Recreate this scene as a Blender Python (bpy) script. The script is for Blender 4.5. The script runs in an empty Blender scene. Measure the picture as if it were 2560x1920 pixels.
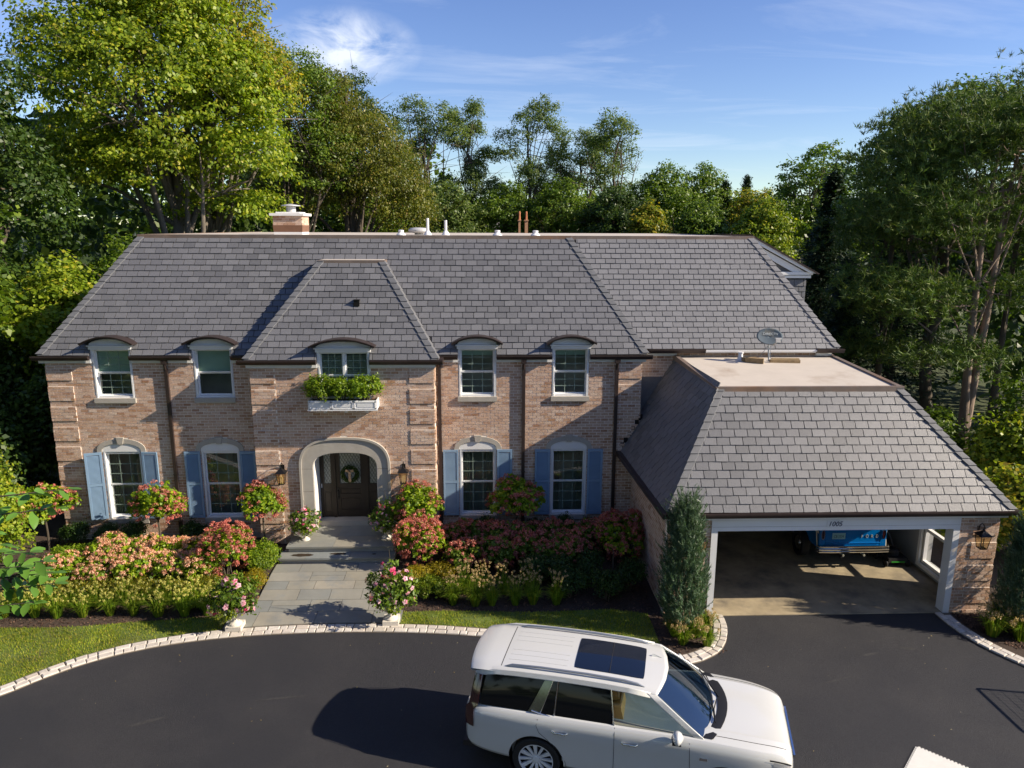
import bpy, math, random
import numpy as np
from mathutils import Vector, Matrix
random.seed(7); RNG = np.random.default_rng(7)
R = math.radians; PI = math.pi
S = bpy.context.scene; COL = S.collection
# ------------------------------------------------------------ camera
cam = bpy.data.cameras.new('camera'); cam.sensor_width = 36; cam.lens = 36*1826.5/2560
cam.clip_start = .1; cam.clip_end = 3000
co = bpy.data.objects.new('camera', cam); COL.objects.link(co); S.camera = co
_p, _w, _r = R(12.113), R(2.034), R(.222)
_F = Vector((math.sin(_w)*math.cos(_p), math.cos(_w)*math.cos(_p), -math.sin(_p)))
_R = Vector((math.cos(_w), -math.sin(_w), 0)); _U = _R.cross(_F)
_Rc = _R*math.cos(_r)+_U*math.sin(_r); _Uc = _U*math.cos(_r)-_R*math.sin(_r)
M = Matrix((_Rc, _Uc, -_F)).transposed().to_4x4(); M.translation = (0, -19.738, 8.876)
co.matrix_world = M
# ------------------------------------------------------------ sky + sun
SUN = Vector((1, -.235, .60)).normalized()
W = bpy.data.worlds.new('World'); S.world = W; W.use_nodes = True
nt = W.node_tree; N = nt.nodes; L = nt.links; bg = N['Background']
sky = N.new('ShaderNodeTexSky'); sky.sky_type = 'NISHITA'; sky.sun_disc = False
sky.sun_elevation = math.asin(SUN.z); sky.sun_rotation = math.atan2(SUN.x, SUN.y)
sky.air_density = 1.0; sky.dust_density = .15; sky.ozone_density = 3.2; sky.altitude = 200
SKY_STRENGTH = .082
bg.inputs[1].default_value = SKY_STRENGTH
def wn(t, **k):
    n = N.new(t)
    for a, b in k.items(): setattr(n, a, b)
    return n
tc = wn('ShaderNodeTexCoord'); sep = wn('ShaderNodeSeparateXYZ'); L.new(tc.outputs['Generated'], sep.inputs[0])
def wmath(op, a, b=None, c=None):
    m = wn('ShaderNodeMath', operation=op)
    for i, x in enumerate((a, b, c)):
        if x is None: continue
        if isinstance(x, (int, float)): m.inputs[i].default_value = x
        else: L.new(x, m.inputs[i])
    return m.outputs[0]
zz = wmath('ADD', wmath('MAXIMUM', sep.outputs[2], 0), .10)
cmb = wn('ShaderNodeCombineXYZ'); L.new(wmath('DIVIDE', sep.outputs[0], zz), cmb.inputs[0]); L.new(wmath('DIVIDE', sep.outputs[1], zz), cmb.inputs[1])
mp = wn('ShaderNodeMapping'); mp.inputs['Rotation'].default_value = (0, 0, R(18)); mp.inputs['Scale'].default_value = (.55, 1.5, 1); mp.inputs['Location'].default_value = (2.1, .3, 0)
L.new(cmb.outputs[0], mp.inputs[0])
nz = wn('ShaderNodeTexNoise'); nz.inputs['Scale'].default_value = 1.15; nz.inputs['Detail'].default_value = 9; nz.inputs['Roughness'].default_value = .62; nz.inputs['Distortion'].default_value = .7
L.new(mp.outputs[0], nz.inputs[0])
cr = wn('ShaderNodeMapRange'); cr.inputs[1].default_value = .50; cr.inputs[2].default_value = .90; cr.inputs[4].default_value = .42
L.new(nz.outputs[0], cr.inputs[0])
# one small cumulus wisp above the far trees
cd = (_F*1826.5 + _Rc*(865-1280) - _Uc*(118-960)).normalized()
vd = wn('ShaderNodeVectorMath', operation='SUBTRACT'); L.new(tc.outputs['Generated'], vd.inputs[0]); vd.inputs[1].default_value = cd
mp2 = wn('ShaderNodeMapping'); mp2.inputs['Scale'].default_value = (9, 9, 18); L.new(vd.outputs[0], mp2.inputs[0])
nz2 = wn('ShaderNodeTexNoise'); nz2.inputs['Scale'].default_value = 1.3; nz2.inputs['Detail'].default_value = 8; nz2.inputs['Roughness'].default_value = .6; nz2.inputs['Distortion'].default_value = .5
L.new(mp2.outputs[0], nz2.inputs[0])
ln = wn('ShaderNodeVectorMath', operation='LENGTH'); L.new(mp2.outputs[0], ln.inputs[0])
m1 = wn('ShaderNodeMapRange'); m1.inputs[1].default_value = .85; m1.inputs[2].default_value = .1; L.new(ln.outputs['Value'], m1.inputs[0])
m2 = wmath('MULTIPLY', m1.outputs[0], wmath('MULTIPLY', wmath('MAXIMUM', wmath('SUBTRACT', nz2.outputs[0], .36), 0), 4.5))
tot = wmath('MINIMUM', wmath('ADD', cr.outputs[0], m2), .85)
hs = wn('ShaderNodeHueSaturation'); hs.inputs['Hue'].default_value = .518; hs.inputs['Saturation'].default_value = 1.12; hs.inputs['Value'].default_value = 1.15; L.new(sky.outputs[0], hs.inputs['Color'])
mixc = wn('ShaderNodeMixRGB'); L.new(tot, mixc.inputs[0]); L.new(hs.outputs[0], mixc.inputs[1]); mixc.inputs[2].default_value = (7.6, 8.0, 8.7, 1)
L.new(mixc.outputs[0], bg.inputs[0])
sl = bpy.data.lights.new('sun', 'SUN'); sl.energy = 5.0; sl.angle = R(.53); sl.color = (1, .87, .69)
so = bpy.data.objects.new('sun', sl); COL.objects.link(so); so.rotation_euler = SUN.to_track_quat('Z', 'Y').to_euler(); so.location = (30, -10, 30)
S.view_settings.view_transform = 'Standard'; S.view_settings.look = 'None'; S.view_settings.gamma = 1; S.view_settings.exposure = 0.80
S.render.engine = 'CYCLES'
S.cycles.max_bounces = 8; S.cycles.transparent_max_bounces = 12

# ------------------------------------------------------------ materials
def mat(name, col, rough=.6, metal=0, var=0., vs=4., bump=0., bs=60., isl=None, oi=False, spec=.5, stain=None, stain_s=1.2, stain_r=(.5, .7), coat=0, aniso=None):
    """col base; isl = list of (pos,colour) picked per island / object; var = noise value variation; stain = second colour in patches"""
    m = bpy.data.materials.new(name); m.use_nodes = True
    n = m.node_tree.nodes; l = m.node_tree.links; b = n['Principled BSDF']
    b.inputs['Roughness'].default_value = rough; b.inputs['Metallic'].default_value = metal
    b.inputs['Specular IOR Level'].default_value = spec; b.inputs['Coat Weight'].default_value = coat
    g = n.new('ShaderNodeNewGeometry')
    def nv(scale, det=5, ro=.6, vec=None):
        t = n.new('ShaderNodeTexNoise'); t.inputs['Scale'].default_value = scale; t.inputs['Detail'].default_value = det; t.inputs['Roughness'].default_value = ro
        if aniso:
            mp = n.new('ShaderNodeMapping'); mp.inputs['Scale'].default_value = aniso; l.new(g.outputs['Position'], mp.inputs[0]); l.new(mp.outputs[0], t.inputs[0])
        else: l.new(g.outputs['Position'], t.inputs[0])
        return t.outputs[0]
    def mx(f, a, c, bt='MIX'):
        x = n.new('ShaderNodeMixRGB'); x.blend_type = bt
        for i, v in enumerate((f, a, c)):
            if isinstance(v, (int, float)): x.inputs[i].default_value = v
            elif isinstance(v, tuple): x.inputs[i].default_value = (*v[:3], 1)
            else: l.new(v, x.inputs[i])
        return x.outputs[0]
    c = tuple(col)
    if isl:
        r = g.outputs['Random Per Island']
        if oi:
            o = n.new('ShaderNodeObjectInfo'); a = n.new('ShaderNodeMath'); a.operation = 'ADD'; l.new(r, a.inputs[0]); l.new(o.outputs['Random'], a.inputs[1])
            f = n.new('ShaderNodeMath'); f.operation = 'FRACT'; l.new(a.outputs[0], f.inputs[0]); r = f.outputs[0]
        rp = n.new('ShaderNodeValToRGB'); e = rp.color_ramp.elements
        while len(e) < len(isl): e.new(.5)
        for k, (p, q) in enumerate(isl): e[k].position = p; e[k].color = (*q, 1)
        l.new(r, rp.inputs[0]); c = rp.outputs[0]
    if stain:
        q = n.new('ShaderNodeMapRange'); q.inputs[1].default_value = stain_r[0]; q.inputs[2].default_value = stain_r[1]; l.new(nv(stain_s, 8, .65), q.inputs[0])
        c = mx(q.outputs[0], c, tuple(stain))
    if var:
        q = n.new('ShaderNodeMapRange'); q.inputs[1].default_value = .25; q.inputs[2].default_value = .75; q.inputs[3].default_value = 1-var; q.inputs[4].default_value = 1+var
        l.new(nv(vs), q.inputs[0]); c = mx(1.0, c, q.outputs[0], 'MULTIPLY')
    if isinstance(c, tuple): b.inputs['Base Color'].default_value = (*c[:3], 1)
    else: l.new(c, b.inputs['Base Color'])
    if bump:
        bp = n.new('ShaderNodeBump'); bp.inputs['Strength'].default_value = bump; bp.inputs['Distance'].default_value = .02
        l.new(nv(bs, 6), bp.inputs['Height']); l.new(bp.outputs[0], b.inputs['Normal'])
    return m
def leafmat(name, ramp, trans=.35, rough=.45, vs=.6, var=.25):
    m = bpy.data.materials.new(name); m.use_nodes = True
    n = m.node_tree.nodes; l = m.node_tree.links; b = n['Principled BSDF']; out = n['Material Output']
    g = n.new('ShaderNodeNewGeometry'); rp = n.new('ShaderNodeValToRGB'); e = rp.color_ramp.elements
    while len(e) < len(ramp): e.new(.5)
    for k, (p, q) in enumerate(ramp): e[k].position = p; e[k].color = (*q, 1)
    l.new(g.outputs['Random Per Island'], rp.inputs[0])
    t = n.new('ShaderNodeTexNoise'); t.inputs['Scale'].default_value = vs; t.inputs['Detail'].default_value = 3; l.new(g.outputs['Position'], t.inputs[0])
    q = n.new('ShaderNodeMapRange'); q.inputs[1].default_value = .3; q.inputs[2].default_value = .7; q.inputs[3].default_value = 1-var; q.inputs[4].default_value = 1+var; l.new(t.outputs[0], q.inputs[0])
    x = n.new('ShaderNodeMixRGB'); x.blend_type = 'MULTIPLY'; x.inputs[0].default_value = 1; l.new(rp.outputs[0], x.inputs[1]); l.new(q.outputs[0], x.inputs[2])
    l.new(x.outputs[0], b.inputs['Base Color']); b.inputs['Roughness'].default_value = rough; b.inputs['Specular IOR Level'].default_value = .35
    tr = n.new('ShaderNodeBsdfTranslucent'); x2 = n.new('ShaderNodeMixRGB'); x2.blend_type = 'MULTIPLY'; x2.inputs[0].default_value = 1; l.new(x.outputs[0], x2.inputs[1]); x2.inputs[2].default_value = (1.35, 1.45, .6, 1)
    l.new(x2.outputs[0], tr.inputs[0]); ms = n.new('ShaderNodeMixShader'); ms.inputs[0].default_value = trans
    l.new(b.outputs[0], ms.inputs[1]); l.new(tr.outputs[0], ms.inputs[2]); l.new(ms.outputs[0], out.inputs[0])
    return m
def glassmat(name, tint=(.35, .42, .40), mixf=.5, rough=.02, ior=1.6):
    """thin glazing: dark tinted see-through with a mirror coat"""
    m = bpy.data.materials.new(name); m.use_nodes = True
    n = m.node_tree.nodes; l = m.node_tree.links; out = n['Material Output']; n.remove(n['Principled BSDF'])
    tr = n.new('ShaderNodeBsdfTransparent'); tr.inputs[0].default_value = (*tint, 1)
    gl = n.new('ShaderNodeBsdfGlossy'); gl.inputs['Roughness'].default_value = rough; gl.inputs[0].default_value = (.9, .95, 1, 1)
    g = n.new('ShaderNodeNewGeometry'); dt = n.new('ShaderNodeVectorMath'); dt.operation = 'DOT_PRODUCT'; l.new(g.outputs['Normal'], dt.inputs[0]); l.new(g.outputs['Incoming'], dt.inputs[1])
    def mth(op, x, y=None):
        q = n.new('ShaderNodeMath'); q.operation = op; q.use_clamp = op == 'ADD'
        for i, v in enumerate((x, y)):
            if v is None: continue
            if isinstance(v, (int, float)): q.inputs[i].default_value = v
            else: l.new(v, q.inputs[i])
        return q
    p5 = mth('POWER', mth('SUBTRACT', 1.0, mth('ABSOLUTE', dt.outputs['Value']).outputs[0]).outputs[0], 5.0); f0 = .045+mixf
    a = mth('ADD', mth('MULTIPLY', p5.outputs[0], 1-f0).outputs[0], f0)
    ms = n.new('ShaderNodeMixShader'); l.new(a.outputs[0], ms.inputs[0]); l.new(tr.outputs[0], ms.inputs[1]); l.new(gl.outputs[0], ms.inputs[2]); l.new(ms.outputs[0], out.inputs[0])
    return m
BR = [(0, (.34, .185, .11)), (.12, (.46, .29, .20)), (.3, (.53, .37, .275)), (.5, (.58, .43, .335)), (.68, (.51, .33, .225)), (.82, (.61, .48, .39)), (.93, (.40, .225, .125)), (1, (.55, .385, .29))]
m_brick = mat('brick', (.5, .3, .2), .85, var=.22, vs=26, bump=.5, bs=70, isl=BR, oi=True, stain=(.58, .44, .37), stain_s=9, stain_r=(.52, .8))
m_mortar = mat('mortar', (.80, .73, .65), .95, var=.15, vs=3, bump=.3)
SLG = [(0, (.106, .108, .115)), (.3, (.124, .126, .134)), (.6, (.140, .142, .151)), (1, (.160, .162, .172))]
SLP = [(0, (.162, .164, .175)), (.5, (.178, .180, .192)), (1, (.197, .199, .212))]
m_slate = mat('slate', (.2, .2, .2), .46, var=.10, vs=40, bump=.35, bs=45, isl=SLG, oi=True, stain=(.134, .136, .150), stain_s=.4, stain_r=(.45, .75), spec=.6)
m_slate2 = mat('slate_wing', (.2, .2, .2), .46, var=.10, vs=40, bump=.3, bs=45, isl=SLP, oi=True)
m_cap = mat('hip_slate', (.125, .130, .142), .65, var=.15, vs=8, bump=.3)
m_under = mat('roof_underlay', (.035, .035, .038), .9)
m_flat = mat('roof_membrane', (.50, .45, .39), .8, var=.06, vs=2, bump=.08, bs=20, stain=(.33, .26, .20), stain_s=.6, stain_r=(.56, .76))
m_copper = mat('copper_flashing', (.22, .175, .15), .5, .3, var=.25, vs=2.5, stain=(.30, .17, .10), stain_s=.8, stain_r=(.5, .75))
m_copper2 = mat('copper_orange', (.22, .115, .07), .5, .25, var=.2, vs=3)
m_gutter = mat('bronze_gutter', (.048, .034, .032), .38, .3, var=.2, vs=3)
m_white = mat('white_paint', (.74, .75, .76), .5, var=.03, vs=3)
m_muntin = mat('muntin_grille', (.20, .27, .23), .5)
m_white2 = mat('white_metal', (.78, .77, .75), .5, var=.05, vs=6)
m_bluewhite = mat('pale_shutter_paint', (.20, .31, .45), .55, var=.06, vs=5)
m_stone = mat('limestone', (.39, .365, .325), .85, var=.10, vs=3, bump=.15, bs=50)
m_blue_stone = mat('bluestone', (.24, .25, .24), .7, var=.14, vs=2, bump=.12, bs=40, isl=[(0, (.19, .20, .19)), (.3, (.235, .23, .20)), (.6, (.26, .24, .19)), (.8, (.20, .22, .22)), (1, (.28, .26, .215))], oi=True, stain=(.20, .21, .205), stain_s=2.2)
m_wet = mat('wet_stone', (.045, .032, .022), .25, var=.2, vs=4)
m_curb = mat('granite_cobble', (.52, .48, .43), .85, var=.14, vs=14, bump=.35, bs=50, isl=[(0, (.44, .40, .35)), (.4, (.54, .50, .45)), (.7, (.60, .56, .51)), (1, (.50, .44, .38))], oi=True)
m_joint = mat('curb_mortar', (.14, .115, .09), .95, var=.2)
m_asph = mat('asphalt', (.019, .0195, .0245), .78, var=.45, vs=55, bump=.8, bs=120, stain=(.032, .031, .034), stain_s=.38, stain_r=(.45, .72))
m_conc = mat('garage_slab', (.32, .265, .175), .7, var=.22, vs=2.4, bump=.15, bs=40, stain=(.15, .13, .10), stain_s=1.3, stain_r=(.45, .68))
m_conc2 = mat('concrete', (.42, .42, .40), .85, var=.1, vs=3, bump=.2)
m_grass_g = mat('lawn_soil', (.10, .14, .022), .95, var=.35, vs=3, bump=.5, bs=60, stain=(.12, .12, .045), stain_s=1.1)
m_mulch_g = mat('mulch_soil', (.055, .036, .026), .95, var=.4, vs=12, bump=.8, bs=60)
m_terr = mat('woodland_ground', (.05, .065, .022), .95, var=.4, vs=.6, bump=.4, bs=8)
m_dark = mat('dark_interior', (.02, .02, .02), .9)
m_room = mat('room_interior', (.10, .085, .07), .9)
m_garw = mat('garage_wall', (.36, .36, .35), .85, var=.1, vs=2)
m_wood = mat('dark_stained_wood', (.022, .014, .010), .38, var=.3, vs=6, aniso=(1, 1, .15))
m_lead = mat('leaded_came', (.03, .03, .03), .5, .5)
m_textglass = mat('obscured_glass', (.34, .36, .33), .25, var=.3, vs=30, bump=.4, bs=60)
m_black = mat('black_iron', (.014, .013, .013), .42, .4)
m_lglass = glassmat('lantern_glass', (.85, .78, .62), .04)
m_candle = mat('candle_sleeve', (.50, .42, .28), .5)
m_glass = glassmat('window_glass', (.56, .66, .61), .03)
m_shade = mat('roller_shade', (.62, .74, .66), .8, var=.05)
m_curtain = mat('curtain', (.30, .29, .24), .9, var=.2, vs=6, aniso=(12, 12, .4))
m_carpaint = mat('pearl_white_paint', (.60, .61, .60), .25, 0.08, coat=.8)
m_seam = mat('door_gap', (.02, .02, .022), .7)
m_cglass = mat('tinted_car_glass', (.006, .007, .008), .05, 0, spec=.3)
m_cglass2 = glassmat('front_door_glass', (.80, .80, .72), -.025)
m_wsglass = glassmat('windshield_glass', (.13, .20, .28), .12)
m_roofglass = mat('sunroof_glass', (.006, .010, .022), .05, spec=.75)
m_chrome = mat('chrome', (.72, .73, .75), .12, 1)
m_rubber = mat('tyre_rubber', (.012, .012, .013), .8)
m_rimdark = mat('rim_pocket', (.015, .015, .016), .5, .6)
m_rim = mat('polished_rim', (.66, .67, .69), .3, 0)
m_tan = mat('tan_leather', (.62, .36, .12), .5, var=.08)
m_plastic = mat('black_plastic', (.012, .012, .014), .5)
m_lamp = mat('headlamp', (.55, .56, .57), .08, .2, coat=1)
m_red = mat('tail_lamp_dark', (.045, .008, .008), .1, coat=1)
m_blue = mat('blue_truck_paint', (.0, .145, .46), .22, 0, coat=1)
m_cream = mat('cream_stripe', (.62, .58, .44), .4)
m_plate = mat('plate_face', (.24, .47, .53), .5)
m_ink = mat('dark_ink', (.02, .03, .06), .6)
m_numb = mat('number_plaque', (.74, .75, .77), .5)
m_silver = mat('silver_letter', (.70, .72, .62), .3, .5)
m_bark = mat('bark', (.085, .068, .05), .95, var=.35, vs=5, bump=.8, bs=14, aniso=(1, 1, .25))
m_barkpale = mat('pine_bark', (.24, .18, .14), .95, var=.35, vs=4, bump=.8, bs=12, aniso=(1, 1, .3))
m_barkgrey = mat('maple_bark', (.17, .145, .115), .95, var=.35, vs=4, bump=.8, bs=12, aniso=(1, 1, .3))
m_urn = mat('urn_stone', (.60, .56, .50), .8, var=.12, vs=7, bump=.2)
m_woodold = mat('weathered_timber', (.27, .19, .10), .9, var=.35, vs=8, bump=.4)
m_dish = mat('satellite_dish_grey', (.07, .10, .13), .75, 0, var=.1, vs=3, stain=(.17, .16, .13), stain_s=2.5)
m_pvc = mat('white_pvc', (.70, .70, .72), .45)
m_vent = mat('vent_grey', (.50, .50, .50), .5, .2)
m_vent2 = mat('grey_trim', (.20, .22, .17), .15, .8)
m_mat = mat('foam_mat', (.66, .65, .61), .9, var=.06, vs=9, bump=.2)
m_net = mat('net_black', (.01, .01, .01), .7)
m_steel = mat('galvanised_steel', (.35, .38, .42), .4, .7)
m_terra = mat('terracotta', (.50, .19, .09), .8, var=.2)
m_farroof = mat('grey_shingle', (.13, .12, .11), .9, var=.2, vs=3, bump=.3, bs=10)
m_farwall = mat('far_wall', (.30, .25, .21), .9, var=.2, vs=2)
m_redbrick = mat('red_brick', (.28, .10, .06), .9, var=.3, vs=8)
m_ribbon = mat('burlap_ribbon', (.45, .30, .18), .8, var=.15, vs=30)
m_maple = leafmat('maple_leaf', [(0, (0.097, 0.158, 0.013)), (0.3, (0.167, 0.247, 0.016)), (0.65, (0.246, 0.314, 0.021)), (0.9, (0.32, 0.36, 0.028)), (1, (0.42, 0.36, 0.036))], .42)
m_maple2 = leafmat('yellow_tinged_leaf', [(0, (0.094, 0.152, 0.015)), (0.4, (0.188, 0.234, 0.02)), (0.8, (0.344, 0.317, 0.027)), (1, (0.516, 0.343, 0.044))], .42)
m_dkleaf = leafmat('dark_leaf', [(0, (0.023, 0.05, 0.01)), (0.5, (0.046, 0.09, 0.014)), (1, (0.078, 0.12, 0.018))], .3)
m_olive = leafmat('olive_leaf', [(0, (0.064, 0.086, 0.01)), (0.5, (0.12, 0.142, 0.014)), (0.9, (0.191, 0.186, 0.022)), (1, (0.255, 0.178, 0.036))], .35)
m_willow = leafmat('willow_leaf', [(0, (0.062, 0.11, 0.024)), (0.5, (0.117, 0.172, 0.038)), (1, (0.187, 0.228, 0.054))], .4)
m_green = leafmat('mid_green_leaf', [(0, (0.058, 0.11, 0.011)), (0.5, (0.109, 0.179, 0.016)), (1, (0.184, 0.248, 0.023))], .38)
m_pine = leafmat('pine_needle', [(0, (0.038, 0.077, 0.013)), (0.5, (0.078, 0.135, 0.021)), (0.9, (0.129, 0.184, 0.028)), (1, (0.173, 0.17, 0.041))], .2, .6)
m_spruce = leafmat('spruce_needle', [(0, (.012, .030, .012)), (1, (.03, .06, .022))], .15, .6)
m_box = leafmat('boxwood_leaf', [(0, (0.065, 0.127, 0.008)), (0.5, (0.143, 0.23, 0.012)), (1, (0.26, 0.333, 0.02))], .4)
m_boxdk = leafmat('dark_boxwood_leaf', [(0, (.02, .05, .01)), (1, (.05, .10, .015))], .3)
m_hyd = leafmat('hydrangea_leaf', [(0, (0.094, 0.177, 0.008)), (0.5, (0.188, 0.304, 0.012)), (1, (0.344, 0.405, 0.02))], .4)
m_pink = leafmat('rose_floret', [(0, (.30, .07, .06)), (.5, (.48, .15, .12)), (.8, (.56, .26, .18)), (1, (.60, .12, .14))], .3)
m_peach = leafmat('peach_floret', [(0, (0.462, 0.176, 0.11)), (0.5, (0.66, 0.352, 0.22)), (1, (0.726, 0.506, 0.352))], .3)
m_gold = leafmat('golden_leaf', [(0, (.14, .15, .008)), (.5, (.30, .25, .012)), (1, (.42, .30, .018))], .4)
m_lime = leafmat('lime_leaf', [(0, (.08, .15, .008)), (.5, (.17, .24, .012)), (1, (.28, .32, .018))], .4)
m_strap = leafmat('strap_leaf', [(0, (0.078, 0.152, 0.012)), (0.6, (0.156, 0.262, 0.016)), (1, (0.343, 0.359, 0.04))], .35)
m_seed = leafmat('seed_head', [(0, (0.33, 0.312, 0.064)), (0.5, (0.484, 0.456, 0.112)), (1, (0.605, 0.552, 0.176))], .3)
m_seed2 = leafmat('tan_seed_head', [(0, (.36, .26, .12)), (1, (.60, .44, .24))], .3)
m_jun = leafmat('juniper_spray', [(0, (.035, .075, .035)), (.5, (.075, .135, .070)), (1, (.125, .19, .11))], .25)
m_mand = leafmat('mandevilla_leaf', [(0, (0.051, 0.108, 0.01)), (1, (0.17, 0.257, 0.02))], .3)
m_petal = leafmat('pink_petal', [(0, (.75, .22, .36)), (.5, (.80, .42, .52)), (1, (.85, .66, .68))], .3)
m_petalr = leafmat('magenta_petal', [(0, (.60, .02, .12)), (1, (.75, .10, .24))], .3)
m_lawn = leafmat('grass_blade', [(0, (0.098, 0.164, 0.014)), (0.5, (0.223, 0.286, 0.019)), (0.85, (0.369, 0.384, 0.03)), (1, (0.544, 0.409, 0.095))], .35, .6, 1.2, .3)
m_chip = leafmat('bark_chip', [(0, (.035, .020, .013)), (.6, (.08, .045, .030)), (1, (.17, .10, .07))], 0, .9)
m_cherry = leafmat('glossy_leaf', [(0, (0.053, 0.135, 0.024)), (0.5, (0.09, 0.203, 0.033)), (1, (0.18, 0.3, 0.038))], .25, .28)
m_wreath = leafmat('wreath_leaf', [(0, (.02, .05, .005)), (1, (.07, .12, .01))], .3)
# ------------------------------------------------------------ mesh builder
class MB:
    def __init__(s): s.v = []; s.f = []
    def add(s, vs, fs):
        o = len(s.v); s.v += [tuple(p) for p in vs]; s.f += [tuple(i+o for i in f) for f in fs]; return s
    def box(s, x0, x1, y0, y1, z0, z1, T=None):
        vs = [(x0, y0, z0), (x1, y0, z0), (x1, y1, z0), (x0, y1, z0), (x0, y0, z1), (x1, y0, z1), (x1, y1, z1), (x0, y1, z1)]
        if T is not None: vs = [T @ Vector(p) for p in vs]
        return s.add(vs, [(0, 3, 2, 1), (4, 5, 6, 7), (0, 1, 5, 4), (1, 2, 6, 5), (2, 3, 7, 6), (3, 0, 4, 7)])
    def prism(s, poly, fn, d0, d1):
        """poly: 2-D outline; fn(u,v,d)->3-D; extruded from d0 to d1"""
        n = len(poly); vs = [fn(u, v, d0) for u, v in poly]+[fn(u, v, d1) for u, v in poly]
        fs = [tuple(range(n))[::-1], tuple(range(n, 2*n))]+[(i, (i+1) % n, n+(i+1) % n, n+i) for i in range(n)]
        return s.add(vs, fs)
    def ring(s, outer, inner, fn, d0, d1):
        """open band between two matching outlines"""
        n = len(outer); vs = []
        for d in (d0, d1):
            vs += [fn(u, v, d) for u, v in outer]; vs += [fn(u, v, d) for u, v in inner]
        fs = []
        for i in range(n-1):
            a, b = i, i+1
            fs += [(a, b, n+b, n+a), (2*n+a, 3*n+a, 3*n+b, 2*n+b), (a, 2*n+a, 2*n+b, b), (n+a, n+b, 3*n+b, 3*n+a)]
        fs += [(0, n, 3*n, 2*n), (n-1, 3*n-1, 4*n-1, 2*n-1)]
        return s.add(vs, fs)
    def tube(s, pts, r, n=8, cap=True):
        pts = [Vector(p) for p in pts]; k = len(pts)
        rs = r if isinstance(r, (list, tuple)) else [r]*k
        vs = []; fs = []; ref = None
        for i, p in enumerate(pts):
            t = (pts[min(i+1, k-1)]-pts[max(i-1, 0)])
            t = t.normalized() if t.length > 1e-9 else Vector((0, 0, 1))
            if ref is None: ref = t.orthogonal().normalized()
            a = (ref-t*ref.dot(t)); a = a.normalized() if a.length > 1e-6 else t.orthogonal().normalized(); ref = a; b = t.cross(a)
            for j in range(n):
                q = 2*PI*j/n; vs.append(p+(a*math.cos(q)+b*math.sin(q))*rs[i])
        for i in range(k-1):
            for j in range(n): fs.append((i*n+j, i*n+(j+1) % n, (i+1)*n+(j+1) % n, (i+1)*n+j))
        if cap: fs += [tuple(range(n))[::-1], tuple(range((k-1)*n, k*n))]
        return s.add(vs, fs)
    def lathe(s, prof, n=20, c=(0, 0, 0), T=None, cap=True):
        vs = []; fs = []
        for r, z in prof:
            for j in range(n):
                q = 2*PI*j/n; p = Vector((r*math.cos(q), r*math.sin(q), z))
                if T is not None: p = T @ p
                vs.append(p+Vector(c))
        for i in range(len(prof)-1):
            for j in range(n): fs.append((i*n+j, i*n+(j+1) % n, (i+1)*n+(j+1) % n, (i+1)*n+j))
        if cap: fs += [tuple(range(n))[::-1], tuple(range((len(prof)-1)*n, len(prof)*n))]
        return s.add(vs, fs)
    def mesh(s, name, m, smooth=False, loc=None):
        me = bpy.data.meshes.new(name)
        v = s.v if loc is None else [(p[0]-loc[0], p[1]-loc[1], p[2]-loc[2]) for p in s.v]
        me.from_pydata(v, [], s.f); me.materials.append(m)
        if smooth:
            me.shade_smooth()
            me.set_sharp_from_angle(angle=R(smooth if smooth > 1 else 40))
        me.update(); return me
def link(name, me, parent=None):
    o = bpy.data.objects.new(name, me); COL.objects.link(o)
    if parent is not None: o.parent = parent
    return o
OFF = {}
def root(name, loc, label, cat, group=None, rz=0):
    o = bpy.data.objects.new(name, None); COL.objects.link(o); o.location = loc; o.rotation_euler.z = rz
    o.empty_display_size = .3; o['label'] = label; o['category'] = cat
    if group: o['group'] = group
    return o
def wpart(name, mb, m, parent, smooth=False, label=None, kind=None):
    """part given in world coordinates of an unrotated parent chain"""
    o = link(name, mb.mesh(name, m, smooth), parent)
    l = Vector((0, 0, 0)); p = parent
    while p is not None: l += p.location; p = p.parent
    o.location = -l
    if label: o['label'] = label
    if kind: o['kind'] = kind
    return o
def part(name, mb, m, parent, smooth=False, label=None):
    o = link(name, mb.mesh(name, m, smooth), parent)
    if label: o['label'] = label
    return o
def tag(o, label=None, cat=None, group=None, kind=None):
    for k, v in (('label', label), ('category', cat), ('group', group), ('kind', kind)):
        if v: o[k] = v
    return o
def copy_tree(o, parent=None):
    c = o.copy(); COL.objects.link(c); c.parent = parent
    for ch in o.children:
        copy_tree(ch, c)
    return c
def npmesh(name, V, F, m, smooth=False):
    me = bpy.data.meshes.new(name); V = np.asarray(V, np.float32); F = np.asarray(F, np.int32)
    me.vertices.add(len(V)); me.vertices.foreach_set('co', V.ravel())
    me.loops.add(F.size); me.loops.foreach_set('vertex_index', F.ravel())
    me.polygons.add(len(F)); k = F.shape[1]
    me.polygons.foreach_set('loop_start', np.arange(0, F.size, k, dtype=np.int32))
    me.polygons.foreach_set('loop_total', np.full(len(F), k, np.int32))
    me.materials.append(m); me.update(calc_edges=True)
    me.shade_smooth() if smooth else me.shade_flat()
    return me
def arc(cx, cz, rx, rz, a0, a1, n, p=1.0):
    out = []
    for i in range(n+1):
        a = a0+(a1-a0)*i/n; c, s_ = math.cos(a), math.sin(a)
        out.append((cx+rx*math.copysign(abs(c)**p, c), cz+rz*math.copysign(abs(s_)**p, s_)))
    return out
XZ = lambda u, v, d: (u, d, v)
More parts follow.
